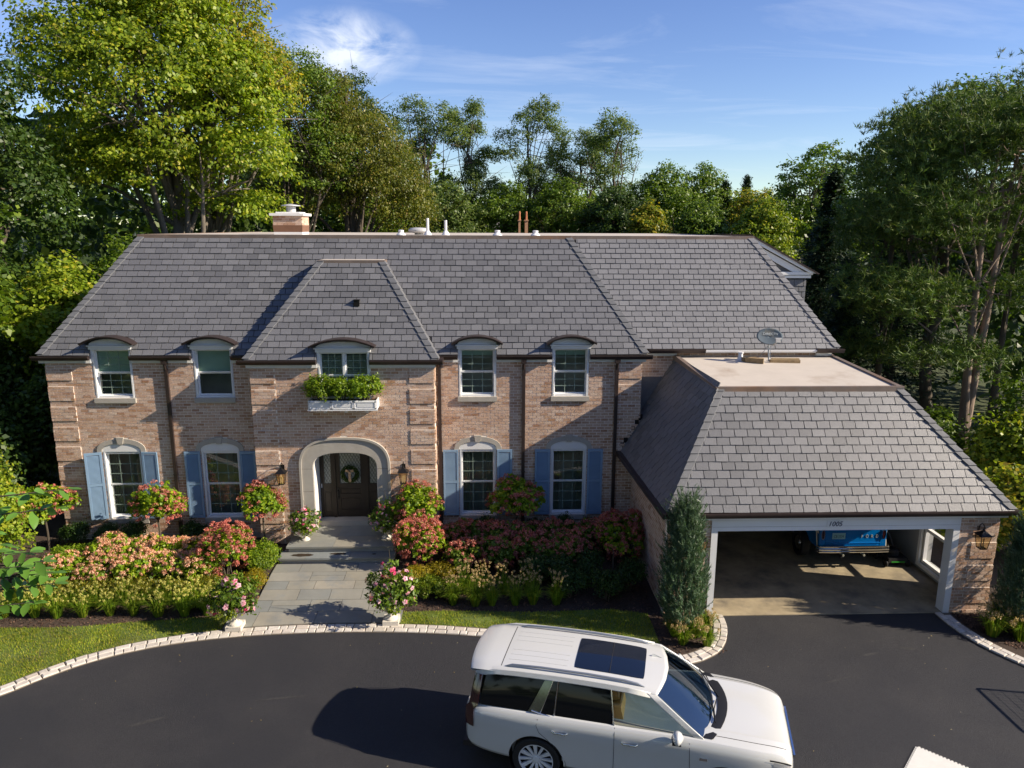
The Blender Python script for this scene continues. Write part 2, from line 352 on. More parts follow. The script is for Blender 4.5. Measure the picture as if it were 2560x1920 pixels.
# ============================================================ GROUND
def sm(t): t = min(1, max(0, t)); return t*t*(3-2*t)
def gz(x, y):
    a = sm((y+4.5)/2.6)*.20
    k = 1-sm((x-3.4)/.6) if x > 0 else 1
    return a*k
def sheet(name, poly, z, m, parent=None):
    mb = MB(); mb.add([(x, y, z) for x, y in poly], [tuple(range(len(poly)))])
    o = link(name, mb.mesh(name, m), parent); o['kind'] = 'structure'; return o
def terrain(name, x0, x1, y0, y1, nx, ny, m, dz=0, ok=None):
    vs = []; fs = []
    for j in range(ny+1):
        for i in range(nx+1):
            x = x0+(x1-x0)*i/nx; y = y0+(y1-y0)*j/ny; vs.append((x, y, gz(x, y)+dz))
    for j in range(ny):
        for i in range(nx):
            a = j*(nx+1)+i
            if ok and not ok(x0+(x1-x0)*(i+.5)/nx, y0+(y1-y0)*(j+.5)/ny): continue
            fs.append((a, a+1, a+nx+2, a+nx+1))
    mb = MB(); mb.add(vs, fs); o = link(name, mb.mesh(name, m, 60)); o['kind'] = 'structure'; return o
far = MB(); far.add([(-900, -60, -.03), (900, -60, -.03), (900, 1500, -.03), (-900, 1500, -.03)], [(0, 1, 2, 3)])
far.add([(-900, -900, -.034), (900, -900, -.034), (900, -59, -.034), (-900, -59, -.034)], [(0, 1, 2, 3)])
o = link('ground', far.mesh('ground', m_terr)); o['kind'] = 'structure'
terrain('planting_bed', -30, 20, -12, 2, 200, 90, m_mulch_g)
# curb path (asphalt side), left to right, as it lies on the ground
CURB = [(-13.4, -10.6), (-12.2, -9.3), (-10.6, -7.9), (-9.39, -6.93), (-8.89, -6.40), (-8.26, -5.86), (-7.49, -5.45), (-6.61, -5.16), (-5.67, -4.98), (-4.68, -4.88), (-3.66, -4.84), (-2.63, -4.85), (-1.59, -4.91), (-.55, -5.04), (.30, -5.20), (1.2, -5.42), (2.2, -5.75), (3.0, -6.1), (3.7, -6.30), (4.3, -6.24), (4.85, -5.93), (5.15, -5.58), (5.36, -5.12), (5.46, -4.75), (5.49, -4.36)]
CURB_R = [(10.52, -4.39), (10.53, -4.9), (10.60, -5.4), (10.78, -5.95), (11.14, -6.6), (11.7, -7.35), (12.6, -8.3), (14.0, -9.4)]
def smooth_path(P, step=.05):
    P = [Vector((p[0], p[1], 0)) for p in P]; out = []
    for i in range(len(P)-1):
        p0, p1, p2, p3 = P[max(i-1, 0)], P[i], P[i+1], P[min(i+2, len(P)-1)]
        k = max(2, int((p2-p1).length/step))
        for j in range(k):
            t = j/k; out.append(.5*((2*p1)+(-p0+p2)*t+(2*p0-5*p1+4*p2-p3)*t*t+(-p0+3*p1-3*p2+p3)*t**3))
    out.append(P[-1]); return out
cpL = smooth_path(CURB); cpR = smooth_path(CURB_R)
def offset(P, d):
    out = []
    for i, p in enumerate(P):
        t = (P[min(i+1, len(P)-1)]-P[max(i-1, 0)]).normalized(); out.append(p+Vector((-t.y, t.x, 0))*d)
    return out
CW = .155   # one cobble row
asph = [(p.x, p.y) for p in cpL[::3]]+[(5.49, -4.345), (10.52, -4.345)]+[(p.x, p.y) for p in cpR[::3]]+[(40, -25), (40, -40), (-40, -40), (-40, -26)]
sheet('driveway', asph, .006, m_asph)
def gzc(x, y): return gz(x, y)
kerb = bpy.data.objects.new('curb_edging', None); COL.objects.link(kerb); kerb['kind'] = 'structure'
def curb_run(P, side):
    base = MB(); outp = offset(P, side*(2*CW+.05)); inp = offset(P, 0)
    vs = []; fs = []
    for a, b in zip(inp, outp): vs += [(a.x, a.y, -.02), (a.x, a.y, .024), (b.x, b.y, .024), (b.x, b.y, -.02)]
    for i in range(len(P)-1):
        for j in range(3): fs.append((4*i+j, 4*i+j+1, 4*(i+1)+j+1, 4*(i+1)+j))
    base.add(vs, fs); o = link('curb_bed', base.mesh('curb_bed', m_joint), kerb)
    # arc length
    s = [0]
    for i in range(1, len(P)): s.append(s[-1]+(P[i]-P[i-1]).length)
    tot = s[-1]
    def at(u):
        u = min(max(u, 0), tot-1e-6); i = int(np.searchsorted(s, u))-1; i = max(0, i)
        t = (u-s[i])/max(1e-9, s[i+1]-s[i]); p = P[i].lerp(P[i+1], t); d = (P[i+1]-P[i]).normalized()
        return p, Vector((-d.y, d.x, 0))*side
    for row in range(2):
        u = row*.11
        while u < tot-.05:
            w = random.choice((.17, .21, .27, .30)); g = .009
            u0, u1 = u+g, min(u+w, tot)-g; d0 = row*CW+.008; d1 = row*CW+CW-.008; h = .052+random.uniform(-.006, .008)
            if u1-u0 < .06: break
            (pa, na), (pb, nb) = at(u0), at(u1)
            q = [pa+na*d0, pb+nb*d0, pb+nb*d1, pa+na*d1]
            if side < 0: q = q[::-1]
            q = [p+Vector((random.uniform(-.006, .006), random.uniform(-.006, .006), 0)) for p in q]
            c = sum(q, Vector((0, 0, 0)))/4; mb = MB(); ch = .014
            lo = [p-c+Vector((0, 0, 0)) for p in q]; mid = [p-c+Vector((0, 0, h-ch)) for p in q]; top = [(p-c)*.86+Vector((0, 0, h+random.uniform(-.003, .003))) for p in q]
            mb.add(lo+mid+top, [(0, 1, 5, 4), (1, 2, 6, 5), (2, 3, 7, 6), (3, 0, 4, 7), (4, 5, 9, 8), (5, 6, 10, 9), (6, 7, 11, 10), (7, 4, 8, 11), (8, 9, 10, 11)])
            o = link('cobble', mb.mesh('cobble', m_curb), kerb); o.location = c
            u += w
curb_run(cpL, 1); curb_run(cpR, 1)
# lawn: between bed edge and curb
def bed_edge(x):
    if x < -6.2: return -4.36+.12*math.sin(x*.8)+(.03*(x+11))
    return -4.05-.05*math.sin(x*1.3) if x < 3 else -4.05-.25*(x-3)
_cx = [p.x for p in offset(cpL, 2*CW+.05)]; _cy = [p.y for p in offset(cpL, 2*CW+.05)]
_lim = int(np.argmax(np.array(_cx) > 4.0)); 
def curb_y(x): return float(np.interp(x, _cx[:_lim], _cy[:_lim]))
def in_lawn(x, y):
    if not (-12.8 < x < 3.75): return False
    if -5.98 < x < -2.02: return False
    return curb_y(x) < y < bed_edge(x)
vs = []; fs = []
for x0, x1 in ((-12.8, -5.98), (-2.02, 3.75)):
    n = int((x1-x0)/.12); o0 = len(vs)
    for i in range(n+1):
        x = x0+(x1-x0)*i/n; a, b = curb_y(x)-.03, bed_edge(x)
        b = max(b, a+.02)
        for j in range(9):
            y = a+(b-a)*j/8; vs.append((x, y, gz(x, y)+.022+.008*math.sin(7*x+5*y)*(0 < j < 8)))
    for i in range(n):
        for j in range(8): a = o0+i*9+j; fs.append((a, a+9, a+10, a+1))
mb = MB(); mb.add(vs, fs); lawn = link('lawn', mb.mesh('lawn', m_grass_g, 60)); lawn['kind'] = 'structure'
def blades(name, pts, h, w, m, lean=.5, hv=.4):
    """pts (N,3): one 3-sided blade each"""
    n = len(pts); pts = np.asarray(pts); a = RNG.uniform(0, 2*PI, n); hh = h*(1+RNG.uniform(-hv, hv, n))
    d = np.stack([np.cos(a), np.sin(a), 0*a], 1); e = np.stack([-np.sin(a), np.cos(a), 0*a], 1)*(w/2)
    ln = RNG.uniform(0, lean, n)[:, None]*hh[:, None]
    V = np.stack([pts-e, pts+e, pts+d*ln+np.array([0, 0, 1.])*hh[:, None]*.95], 1).reshape(-1, 3)
    return npmesh(name, V, np.arange(3*n).reshape(n, 3), m)
P = []
while len(P) < 46000:
    x = RNG.uniform(-12.8, 3.75, 4000); y = RNG.uniform(-10.5, -4.0, 4000)
    for a, b in zip(x, y):
        if in_lawn(a, b) and (math.sin(a*2.1+b)*math.sin(b*3.3-a*.7) > -1.5*random.random()): P.append((a, b, gz(a, b)+.02))
g = link('lawn_grass', blades('lawn_grass', P, .045, .012, m_lawn)); g['kind'] = 'stuff'; g['label'] = 'mown lawn grass between the planting beds and the driveway curb'
# bark chips over the mulch
n = 26000; x = RNG.uniform(-12.5, 5.4, n); y = RNG.uniform(-6.2, -.2, n)
keep = np.array([not in_lawn(a, b) and not (-5.75 < a < -2.0) and b > (curb_y(a) if a < 3.9 else -6.05+.2*abs(a-4.3)) and (a < 4 or (b < -4.3 and a < 5.12)) for a, b in zip(x, y)])
x, y = x[keep], y[keep]; x = np.append(x, RNG.uniform(10.9, 13.5, 3500)); y = np.append(y, RNG.uniform(-5.9, -4.4, 3500))
k2 = ~((x > 10.5) & (y < -4.4-.0) & (x < 10.95+np.maximum(0, -(y+5.0))*.55)); x, y = x[k2], y[k2]; n = len(x)
z = np.array([gz(a, b) for a, b in zip(x, y)])+.012
a = RNG.uniform(0, 2*PI, n); l_ = RNG.uniform(.012, .035, n); w_ = RNG.uniform(.006, .014, n)
d = np.stack([np.cos(a)*l_, np.sin(a)*l_, RNG.uniform(-.012, .012, n)], 1); e = np.stack([-np.sin(a)*w_, np.cos(a)*w_, RNG.uniform(-.008, .008, n)], 1); c = np.stack([x, y, z], 1)
V = np.stack([c-d-e, c+d-e, c+d+e, c-d+e], 1).reshape(-1, 3)
g = link('bark_mulch', npmesh('bark_mulch', V, np.arange(4*n).reshape(n, 4), m_chip)); g['kind'] = 'stuff'; g['label'] = 'dark brown bark mulch covering the planting beds'
# small leaves and faint scuffs on the asphalt
n = 90; x = RNG.uniform(-9, 12, n); y = -5.3-RNG.random(n)**1.6*5; a = RNG.uniform(0, 6.28, n); l_ = RNG.uniform(.008, .020, n)
keep = np.array([b < curb_y(c)-.4 if c < 3.9 else (c > 5.6 and c < 10.3) for c, b in zip(x, y)]); x, y, a, l_ = x[keep], y[keep], a[keep], l_[keep]; n = len(x)
c = np.stack([x, y, np.full(n, .014)], 1); d = np.stack([np.cos(a)*l_, np.sin(a)*l_, RNG.uniform(-.003, .006, n)], 1); e = np.stack([-np.sin(a)*l_*.5, np.cos(a)*l_*.5, 0*a], 1)
g = link('fallen_leaves', npmesh('fallen_leaves', np.stack([c-d, c-e, c+d, c+e], 1).reshape(-1, 3), np.arange(4*n).reshape(n, 4), leafmat('dry_leaf', [(0, (.20, .15, .05)), (.6, (.34, .27, .10)), (1, (.50, .45, .30))], 0))); g['kind'] = 'stuff'; g['label'] = 'tiny dry leaves scattered on the driveway'
m_scuff = mat('asphalt_scuff', (.036, .035, .036), .85, var=.5, vs=18, bump=.6, bs=120)
for (x0, y0, x1, y1, w_) in ((7.9, -6.05, 8.35, -5.95, .045), (8.1, -5.55, 8.7, -5.48, .02), (8.9, -5.75, 9.3, -5.86, .05), (8.6, -7.6, 8.9, -7.4, .02), (-4.5, -7.2, -3.4, -7.05, .03), (-6.6, -7.9, -5.9, -7.6, .05), (6.6, -7.0, 7.4, -6.75, .03)):
    d = Vector((x1-x0, y1-y0, 0)); n_ = Vector((-d.y, d.x, 0)).normalized()*w_; k = 8; pts = []
    for i in range(k+1): t = i/k; p = Vector((x0, y0, .0095))+d*t; pts.append(p+n_*math.sin(PI*t)*(.7+.4*random.random()))
    for i in range(k, -1, -1): t = i/k; p = Vector((x0, y0, .0095))+d*t; pts.append(p-n_*math.sin(PI*t)*(.7+.4*random.random()))
    mb = MB(); mb.add(pts, [tuple(range(len(pts)))]); o = link('driveway_scuff', mb.mesh('driveway_scuff', m_scuff)); o['kind'] = 'structure'
# walkway of bluestone flags, sloping gently up to the steps
walk = bpy.data.objects.new('walkway', None); COL.objects.link(walk); walk['kind'] = 'structure'
def wx0(y): return -5.50-.02*(y+1.8)*0
WY0, WY1 = -4.50, -1.86
def wz(y): return .04+.20*sm((y+4.5)/2.6)
mb = MB(); n = 24; vs = []
for j in range(n+1):
    y = WY0+(WY1-WY0)*j/n; vs += [(-5.52, y, wz(y)-.012), (-2.42, y, wz(y)-.012)]
mb.add(vs, [(2*j, 2*j+1, 2*j+3, 2*j+2) for j in range(n)]); link('walkway_joint', mb.mesh('walkway_joint', m_joint), walk)
def flag(poly):
    c = Vector((sum(p[0] for p in poly)/len(poly), sum(p[1] for p in poly)/len(poly), 0)); c.z = wz(c.y)
    mb = MB(); dz = random.uniform(-.002, .002)
    top = [Vector((x, y, wz(y)+.006+dz))-c for x, y in poly]; bot = [p-Vector((0, 0, .03)) for p in top]; k = len(poly)
    mb.add(bot+top, [tuple(range(k, 2*k))]+[(i, (i+1) % k, k+(i+1) % k, k+i) for i in range(k)])
    o = link('flagstone', mb.mesh('flagstone', m_blue_stone), walk); o.location = c
rows = [-4.50, -3.98, -3.52, -3.08, -2.72, -2.30, -1.86]
cuts = [[.16, .50, .83], [.12, .42, .66, .88], [.30, .55, .80], [.18, .40, .72], [.34, .62, .85], [.22, .52, .70]]
for j in range(6):
    ya, yb = rows[j]+.006, rows[j+1]-.006; ex = .0
    xs = [0]+cuts[j]+[1]
    x0, x1 = -5.50, -2.44
    if j == 0: x0, x1 = -5.95, -1.98
    for k in range(len(xs)-1):
        a, b = x0+(x1-x0)*xs[k]+.006, x0+(x1-x0)*xs[k+1]-.006
        if j == 0:
            ylo = lambda x: curb_y(x)+.01
            flag([(a, ylo(a)), ((a+b)/2, ylo((a+b)/2)), (b, ylo(b)), (b, yb), (a, yb)])
        elif (b-a) > .8 and random.random() < .2:
            ym = (ya+yb)/2+random.uniform(-.03, .03); flag([(a, ya), (b, ya), (b, ym-.005), (a, ym-.005)]); flag([(a, ym+.005), (b, ym+.005), (b, yb), (a, yb)])
        else: flag([(a, ya), (b, ya), (b, yb), (a, yb)])
# entrance steps
steps = bpy.data.objects.new('entrance_steps', None); COL.objects.link(steps); steps['kind'] = 'structure'
mb = MB(); mb.box(-5.44, -2.46, -1.80, -1.2, .0, .345); mb.box(-5.28, -2.50, -1.46, .05, .3, .515); link('step_riser', mb.mesh('step_riser', m_stone), steps)
xs = [-5.47, -4.75, -3.62, -2.43]
for a, b in zip(xs[:-1], xs[1:]):
    mb = MB(); mb.box(a+.004, b-.004, -1.86, -1.40, .347, .395); o = link('tread_slab', mb.mesh('tread_slab', m_blue_stone), steps)
for (a, b) in ((-5.33, -4.10), (-4.10, -2.46)):
    for (c, d) in ((-1.53, -.85), (-.85, -.05)):
        mb = MB(); mb.box(a+.003, b-.003, c+.003, d-.003, .517, .565); o = link('landing_slab', mb.mesh('landing_slab', m_blue_stone), steps)
for cx, cy, rx, ry in ((-4.87, -1.66, .29, .085), (-3.95, -1.60, .22, .06), (-3.0, -1.64, .06, .03)):
    mb = MB(); k = 22; mb.add([(cx+rx*math.cos(2*PI*i/k)*(1+.12*math.sin(3*i)), cy+ry*math.sin(2*PI*i/k)*(1+.15*math.sin(2*i+1)), .399) for i in range(k)], [tuple(range(k))])
    o = link('damp_stain', mb.mesh('damp_stain', m_wet), steps)
sheet('concrete_pad', [(11.38, -6.35), (12.2, -5.95), (16, -5.9), (16, -9), (13.6, -8.75), (12.1, -7.3)], .03, m_conc2)
# ============================================================ HOUSE
HX = -3.5
house = root('brick_house', (HX, 0, 0), 'two-storey pale brick house with steep slate mansard roof, blue shutters and attached garage', 'house')
HP = lambda n, mb, m, p=None, sm_=False, label=None, kind=None: wpart(n, mb, m, p or house, sm_, label, kind)
HB = .081; BLN = .203; NBRICK = [0]
def xy_front(y): return lambda u, d, z: (u, y-d, z)
def quoin_k(k): return (k-3) % 7 < 5
def gen_bricks(u0, u1, zf, zt, holes, quoins=(), skip=None):
    """list of bricks (u0,u1,z0,z1,proud)"""
    out = []; k = int(zf/HB)
    while k*HB < zt-.01:
        z0, z1 = k*HB+.0075, min((k+1)*HB-.0075, zt); zm = (z0+z1)/2
        iv = [(u0, u1)]
        cutp = []
        for h in holes:
            r = h(zm) if callable(h) else ((h[0], h[1]) if h[2] < zm < h[3] else None)
            if r:
                nv = []
                for a, b in iv:
                    if r[1] <= a or r[0] >= b: nv.append((a, b)); continue
                    if r[0] > a+.02: nv.append((a, r[0]))
                    if r[1] < b-.02: nv.append((r[1], b))
                iv = nv
        zones = []
        for a, b in iv:
            pts = sorted({a, b} | {q for qa, qb in quoins for q in (qa, qb) if a < q < b})
            for p, q in zip(pts[:-1], pts[1:]):
                zones.append((p, q, any(qa-1e-6 <= p and q <= qb+1e-6 for qa, qb in quoins)))
        for a, b, isq in zones:
            pr = .022 if (isq and quoin_k(k)) else 0
            o = (k % 2)*.5*(BLN+.010); s = math.floor((a-o)/(BLN+.010)); p = o+s*(BLN+.010)
            while p < b:
                x0 = max(a, p+.008); x1 = min(b, p+BLN+.002)
                if x1-x0 > .03: out.append((x0, x1, z0, z1, pr+random.uniform(-.0015, .0025)))
                p += BLN+.010
        k += 1
    return out
def bricks_np(name, lst, fn, parent):
    n = len(lst); V = np.zeros((n, 8, 3)); base = -.012
    for i, (a, b, z0, z1, d) in enumerate(lst):
        d += .004
        V[i] = [fn(a, base, z0), fn(b, base, z0), fn(b, base, z1), fn(a, base, z1), fn(a, d, z0), fn(b, d, z0), fn(b, d, z1), fn(a, d, z1)]
    F = np.array([(4, 5, 6, 7), (0, 1, 5, 4), (1, 2, 6, 5), (2, 3, 7, 6), (3, 0, 4, 7)])
    Fs = (F[None]+8*np.arange(n)[:, None, None]).reshape(-1, 4)
    V = V.reshape(-1, 3)
    o = link(name, npmesh(name, V, Fs, m_brick), parent); o['kind'] = 'stuff'
    # world coordinates were baked relative to the house base
    return o
_bc = {}
def bricks_obj(lst, fn, parent, limit=300):
    rest = []
    for (a, b, z0, z1, d) in lst:
        if NBRICK[0] >= limit: rest.append((a, b, z0, z1, d)); continue
        key = (round(b-a, 3), round(z1-z0, 3), d > .012)
        if key not in _bc:
            w, h = key[0], key[1]; t = .022 if key[2] else 0
            mb = MB(); mb.box(0, w, -.004-t, .012, 0, h); _bc[key] = mb.mesh('brick', m_brick)
        o = link('brick', _bc[key], parent); p = fn(a, 0, z0); o.location = (p[0], p[1]-random.uniform(0, .002), p[2]); NBRICK[0] += 1
    return rest
# ---- window table
UW = [(-10.62, -9.56), (-7.94, -6.88), (-.78, .27), (1.80, 2.83)]
UZ = (4.29, 5.66); LZ = (.80, 2.76)
BW = (-4.49, -3.10)
def stone_hole(a, b):
    c = (a+b)/2; w = (b-a)/2+.14
    def f(z):
        if LZ[0]-.14 < z < LZ[1]: return (a-.0, b+.0)
        if LZ[1] <= z < LZ[1]+.36:
            t = (z-LZ[1])/.36; return (c-w*math.sqrt(max(0, 1-t*t*.9)), c+w*math.sqrt(max(0, 1-t*t*.9)))
    return f
def wall_back(name, x0, x1, z0, z1, holes, y0, y1, m=m_mortar):
    xs = sorted({x0, x1} | {v for h in holes for v in h[:2]}); zs = sorted({z0, z1} | {v for h in holes for v in h[2:]})
    mb = MB()
    for i in range(len(xs)-1):
        for j in range(len(zs)-1):
            xm, zm = (xs[i]+xs[i+1])/2, (zs[j]+zs[j+1])/2
            if any(h[0] < xm < h[1] and h[2] < zm < h[3] for h in holes): continue
            mb.box(xs[i], xs[i+1], y0, y1, zs[j], zs[j+1])
    return HP(name, mb, m)
mx0, mx1 = -11.86, 4.30
hm = [(a, b, UZ[0], 5.6) for a, b in UW]+[(a, b, LZ[0], LZ[1]) for a, b in UW]
wm = wall_back('wall', mx0, mx1, -.1, 5.6, hm+[(-5.0, -2.6, .3, 3.2)], .004, .26)
wb = wall_back('wall', -6.28, -1.41, -.1, 5.5, [(BW[0], BW[1], 4.3, 5.6), (-4.90, -2.75, .3, 3.0)], -.496, .0)
wr = wall_back('wall', 4.31, 9.66, 2.75, 5.6, [], .404, .6)
# garage shell
GY = -4.34; GH = 2.13
hg = [(5.10, 10.88, -.2, 2.38)]
wg = wall_back('wall', 4.10, 11.80, -.1, 2.62, hg, GY+.004, GY+.2)
mb = MB(); mb.box(4.12, 4.4, GY+.2, 0, -.1, 2.62); gl_ = HP('wall', mb, m_mortar)
mb = MB()   # right garage wall with its window opening
mb.box(11.5, 11.78, GY+.2, -3.06, 0, 2.62); mb.box(11.5, 11.78, -2.12, 5, 0, 2.62); mb.box(11.5, 11.78, -3.06, -2.12, 0, .22); mb.box(11.5, 11.78, -3.06, -2.12, 2.08, 2.62)
HP('wall', mb, m_garw)
mb = MB(); mb.box(4.4, 11.5, GY+.2, 5, 2.5, 2.62); mb.box(4.4, 11.5, 4.8, 5, 0, 2.5); mb.box(4.4, 4.55, GY+.2, 4.8, 0, 2.5)
HP('garage_lining', mb, m_garw)
mb = MB(); mb.box(4.4, 11.5, GY-.02, 4.8, -.1, .022); HP('garage_floor', mb, m_conc)
# hull of the rest
mb = MB(); mb.box(mx0, mx0+.25, .26, 15, -.1, 5.5); mb.box(mx0, 9.6, 14.75, 15, -.1, 5.5); mb.box(9.4, 9.66, .6, 14.75, 2.7, 5.5); mb.box(mx0+.25, 4.3, .9, 1.0, -.1, 5.5, None); HP('wall', mb, m_mortar)
# bricks
lst = bricks_obj(gen_bricks(4.10, 11.80, 0, 2.62, hg, [(4.10, 4.62), (11.20, 11.80)]), xy_front(GY), wg, 300)
if lst: bricks_np('brickwork', lst, xy_front(GY), wg)
qb = [(-6.28, -5.62), (-2.07, -1.41)]
def doorhole(z):
    if z < 2.40: return (-5.10, -2.66)
    t = (z-2.40)/.90
    if t < 1: w = 1.22*(1-t**(1/.72))**.72 if t > 0 else 1.22; return (-3.88-w, -3.88+w)
lb = gen_bricks(-6.28, -1.41, .1, 5.30, [(BW[0], BW[1], 4.3, 5.6), doorhole], qb)
lb = bricks_obj(lb, xy_front(-.5), wb, 300)
bricks_np('brickwork', lb, xy_front(-.5), wb)
lm = gen_bricks(mx0, mx1, .1, 5.40, [(a, b, UZ[0]-.13, 5.6) for a, b in UW]+[stone_hole(a, b) for a, b in UW]+[(-6.27, -1.42, -1, 9)], [(mx0, mx0+.68), (3.64, mx1)])
bricks_np('brickwork', lm, xy_front(0), wm)
bricks_np('brickwork', gen_bricks(4.31, 9.66, 3.0, 5.42, []), xy_front(.4), wr)
bricks_np('brickwork', gen_bricks(-4.14, 0, 0, 2.62, []), lambda u, d, z: (4.12-d, u, z), gl_)
bs = gen_bricks(-.49, -.01, .1, 5.3, [], [(-.49, -.01)])
bricks_np('brickwork', bs, lambda u, d, z: (-1.414+d, u, z), wb)
bricks_np('brickwork', gen_bricks(0, 14.9, .1, 5.4, [], [(0, .68)]), lambda u, d, z: (mx0+.004-d, u, z), wm)
# mortar bodies behind the raised quoins
def quoin_back(x0, x1, y, zt, parent):
    mb = MB(); k0 = 3
    while k0*HB < zt:
        a, b = max(.1, k0*HB), min(zt, (k0+5)*HB)
        mb.box(x0+.004, x1-.004, y-.019, y+.02, a+.004, b-.004); k0 += 7
    o = HP('quoin_mortar', mb, m_mortar, parent); o['kind'] = 'stuff'
quoin_back(4.10, 4.62, GY, 2.62, wg); quoin_back(11.20, 11.80, GY, 2.62, wg)
for a_, b_ in qb: quoin_back(a_, b_, -.5, 5.3, wb)
quoin_back(mx0, mx0+.68, 0, 5.3, wm); quoin_back(3.64, mx1, 0, 5.3, wm)
# stone base course
for a_, b_ in ((mx0-.04, -6.3), (-1.40, 4.0)):
    mb = MB(); mb.box(a_, b_, -.05, .0, -.1, .34); HP('base_course', mb, m_stone)
# ---- windows
def window(a, b, z0, z1, y, cols, rows, shade=None, curtain=False, low=False, muntins=True, mull=False, label=None):
    w = bpy.data.objects.new('window', None); COL.objects.link(w); w.parent = house; w.location = ((a+b)/2-HX, y, z0)
    if label: w['label'] = label
    ww = .065; mb = MB()
    mb.box(a, a+ww, y+.01, y+.20, z0, z1); mb.box(b-ww, b, y+.01, y+.20, z0, z1); mb.box(a+ww, b-ww, y+.01, y+.20, z1-.06, z1); mb.box(a+ww, b-ww, y+.01, y+.20, z0, z0+.05)
    mb.box(a+.028, a+ww+.0, y-.012, y+.008, z0, z1-.001); mb.box(b-ww, b-.028, y-.012, y+.008, z0, z1-.001)
    HP('frame', mb, m_white, w)
    ia, ib, i0, i1 = a+ww, b-ww, z0+.05, z1-.06; zm = (i0+i1)/2
    bays = [(ia, ib)] if not mull else [(ia, (ia+ib)/2-.03), ((ia+ib)/2+.03, ib)]
    mb = MB(); ms = MB(); mp = MB()
    for (p, q) in bays:
        t = .035
        for (c, d, yy) in ((i0, zm, y+.125), (zm, i1, y+.095)):
            mb.box(p, p+t, yy, yy+.03, c, d); mb.box(q-t, q, yy, yy+.03, c, d); mb.box(p+t, q-t, yy, yy+.03, c, c+t); mb.box(p+t, q-t, yy, yy+.03, d-t, d)
            mp.add([(p+t, yy+.002, c+t), (q-t, yy+.002, c+t), (q-t, yy+.002, d-t), (p+t, yy+.002, d-t)], [(0, 1, 2, 3)])
            if muntins:
                for k in range(1, cols): u = p+t+(q-p-2*t)*k/cols; ms.box(u-.009, u+.009, yy-.006, yy+.0, c+t, d-t)
                for k in range(1, rows): v = c+t+(d-c-2*t)*k/rows; ms.box(p+t, q-t, yy-.008, yy-.001, v-.009, v+.009)
    if mull: mb.box((ia+ib)/2-.03, (ia+ib)/2+.03, y+.03, y+.15, i0, i1)
    HP('sash', mb, m_white, w); HP('pane', mp, m_glass, w)
    if muntins: HP('muntin', ms, m_muntin, w)
    if shade:
        mb = MB()
        for p, q in bays:
            if shade == 'blind':
                zz_ = i1
                while zz_ > i0+.1: mb.box(p+.03, q-.03, y+.165, y+.20, zz_-.012, zz_-.004); zz_ -= .05
            else: mb.box(p+.02, q-.02, y+.17, y+.175, i1-(i1-i0)*shade, i1)
        HP('blind', mb, m_shade, w)
    if curtain:
        mb = MB()
        for s in (0, 1):
            n = 14; wd = (ib-ia)*.24; vs = []
            for k in range(n+1):
                u = (ia+wd*k/n) if s == 0 else (ib-wd*k/n); yy = y+.25+.02*math.sin(k*2.2)
                vs += [(u, yy, i0-.02), (u, yy, i1+.02)]
            mb.add(vs, [(2*k, 2*k+2, 2*k+3, 2*k+1) for k in range(n)])
        HP('curtain', mb, m_curtain, w)
    # a shallow dark room behind
    mb = MB(); x0, x1, y0, y1, c, d = a-.25, b+.25, y+.205+.06, y+1.1, z0-.2, z1+.08
    mb.add([(x0, y0, c), (x1, y0, c), (x1, y1, c), (x0, y1, c), (x0, y0, d), (x1, y0, d), (x1, y1, d), (x0, y1, d)], [(0, 1, 2, 3), (4, 7, 6, 5), (1, 5, 6, 2), (2, 6, 7, 3), (3, 7, 4, 0)])
    HP('room', mb, m_room, w)
    return w
def hood(a, b, y, yf, w):
    """white arched tympanum with a bronze barrel hood"""
    c = (a+b)/2; z = UZ[1]; half = (b-a)/2
    mb = MB(); mb.box(a-.03, b+.03, y-.05, y+.06, z-.03, z+.05); mb.box(a-.06, b+.06, y-.09, y+.06, z+.052, z+.085); HP('window_head', mb, m_white, w)
    tp = [(c-half-.02, z+.087)]+[(c+(half+.02)*math.cos(q), z+.087+.165*math.sin(q)) for q in [PI*(1-k/16) for k in range(1, 16)]]+[(c+half+.02, z+.087)]
    mb = MB(); mb.prism(tp, XZ, y-.03, y+.5); HP('tympanum', mb, m_white, w)
    R1 = half+.17; n = 18; o = []; i_ = []
    for k in range(n+1):
        t = -1+2*k/n; zo = z+.10+.195*(1-abs(t)**2.1); o.append((c+R1*t, zo+.040)); i_.append((c+R1*t*.985, zo))
    mb = MB(); mb.ring(o, i_, XZ, yf, y+.55)
    o2 = [(u, v+.014) for u, v in o]; mb.ring(o2, [(u, v-.024) for u, v in o2], XZ, yf-.03, yf+.03)
    HP('hood', mb, m_gutter, w, 30)
rows3 = 3
shades = [('blind2', .42), (None, .46), (None, None), (None, .25)]
for i, (a, b) in enumerate(UW):
    sh = [.52, .50, .14, .14][i]
    w = window(a, b, UZ[0], UZ[1], .0, 3, 3, shade=sh, muntins=(i != 1))
    hood(a, b, -.01, -.24, w)
    mb = MB(); mb.box(a-.02, b+.02, -.07, .05, UZ[0]-.13, UZ[0]-.002); HP('sill', mb, m_stone, w)
    mb = MB(); mb.box(a-.002, a+.05, -.02, .3, 5.3, UZ[1]+.05); mb.box(b-.05, b+.002, -.02, .3, 5.3, UZ[1]+.05); HP('cheek', mb, m_white, w)
w = window(BW[0], BW[1], 4.30, UZ[1], -.5, 3, 3, shade='blind', mull=True)
hood(BW[0], BW[1], -.51, -.74, w)
mb = MB(); mb.box(BW[0]-.002, BW[0]+.05, -.52, -.2, 5.3, UZ[1]+.05); mb.box(BW[1]-.05, BW[1]+.002, -.52, -.2, 5.3, UZ[1]+.05); HP('cheek', mb, m_white, w)
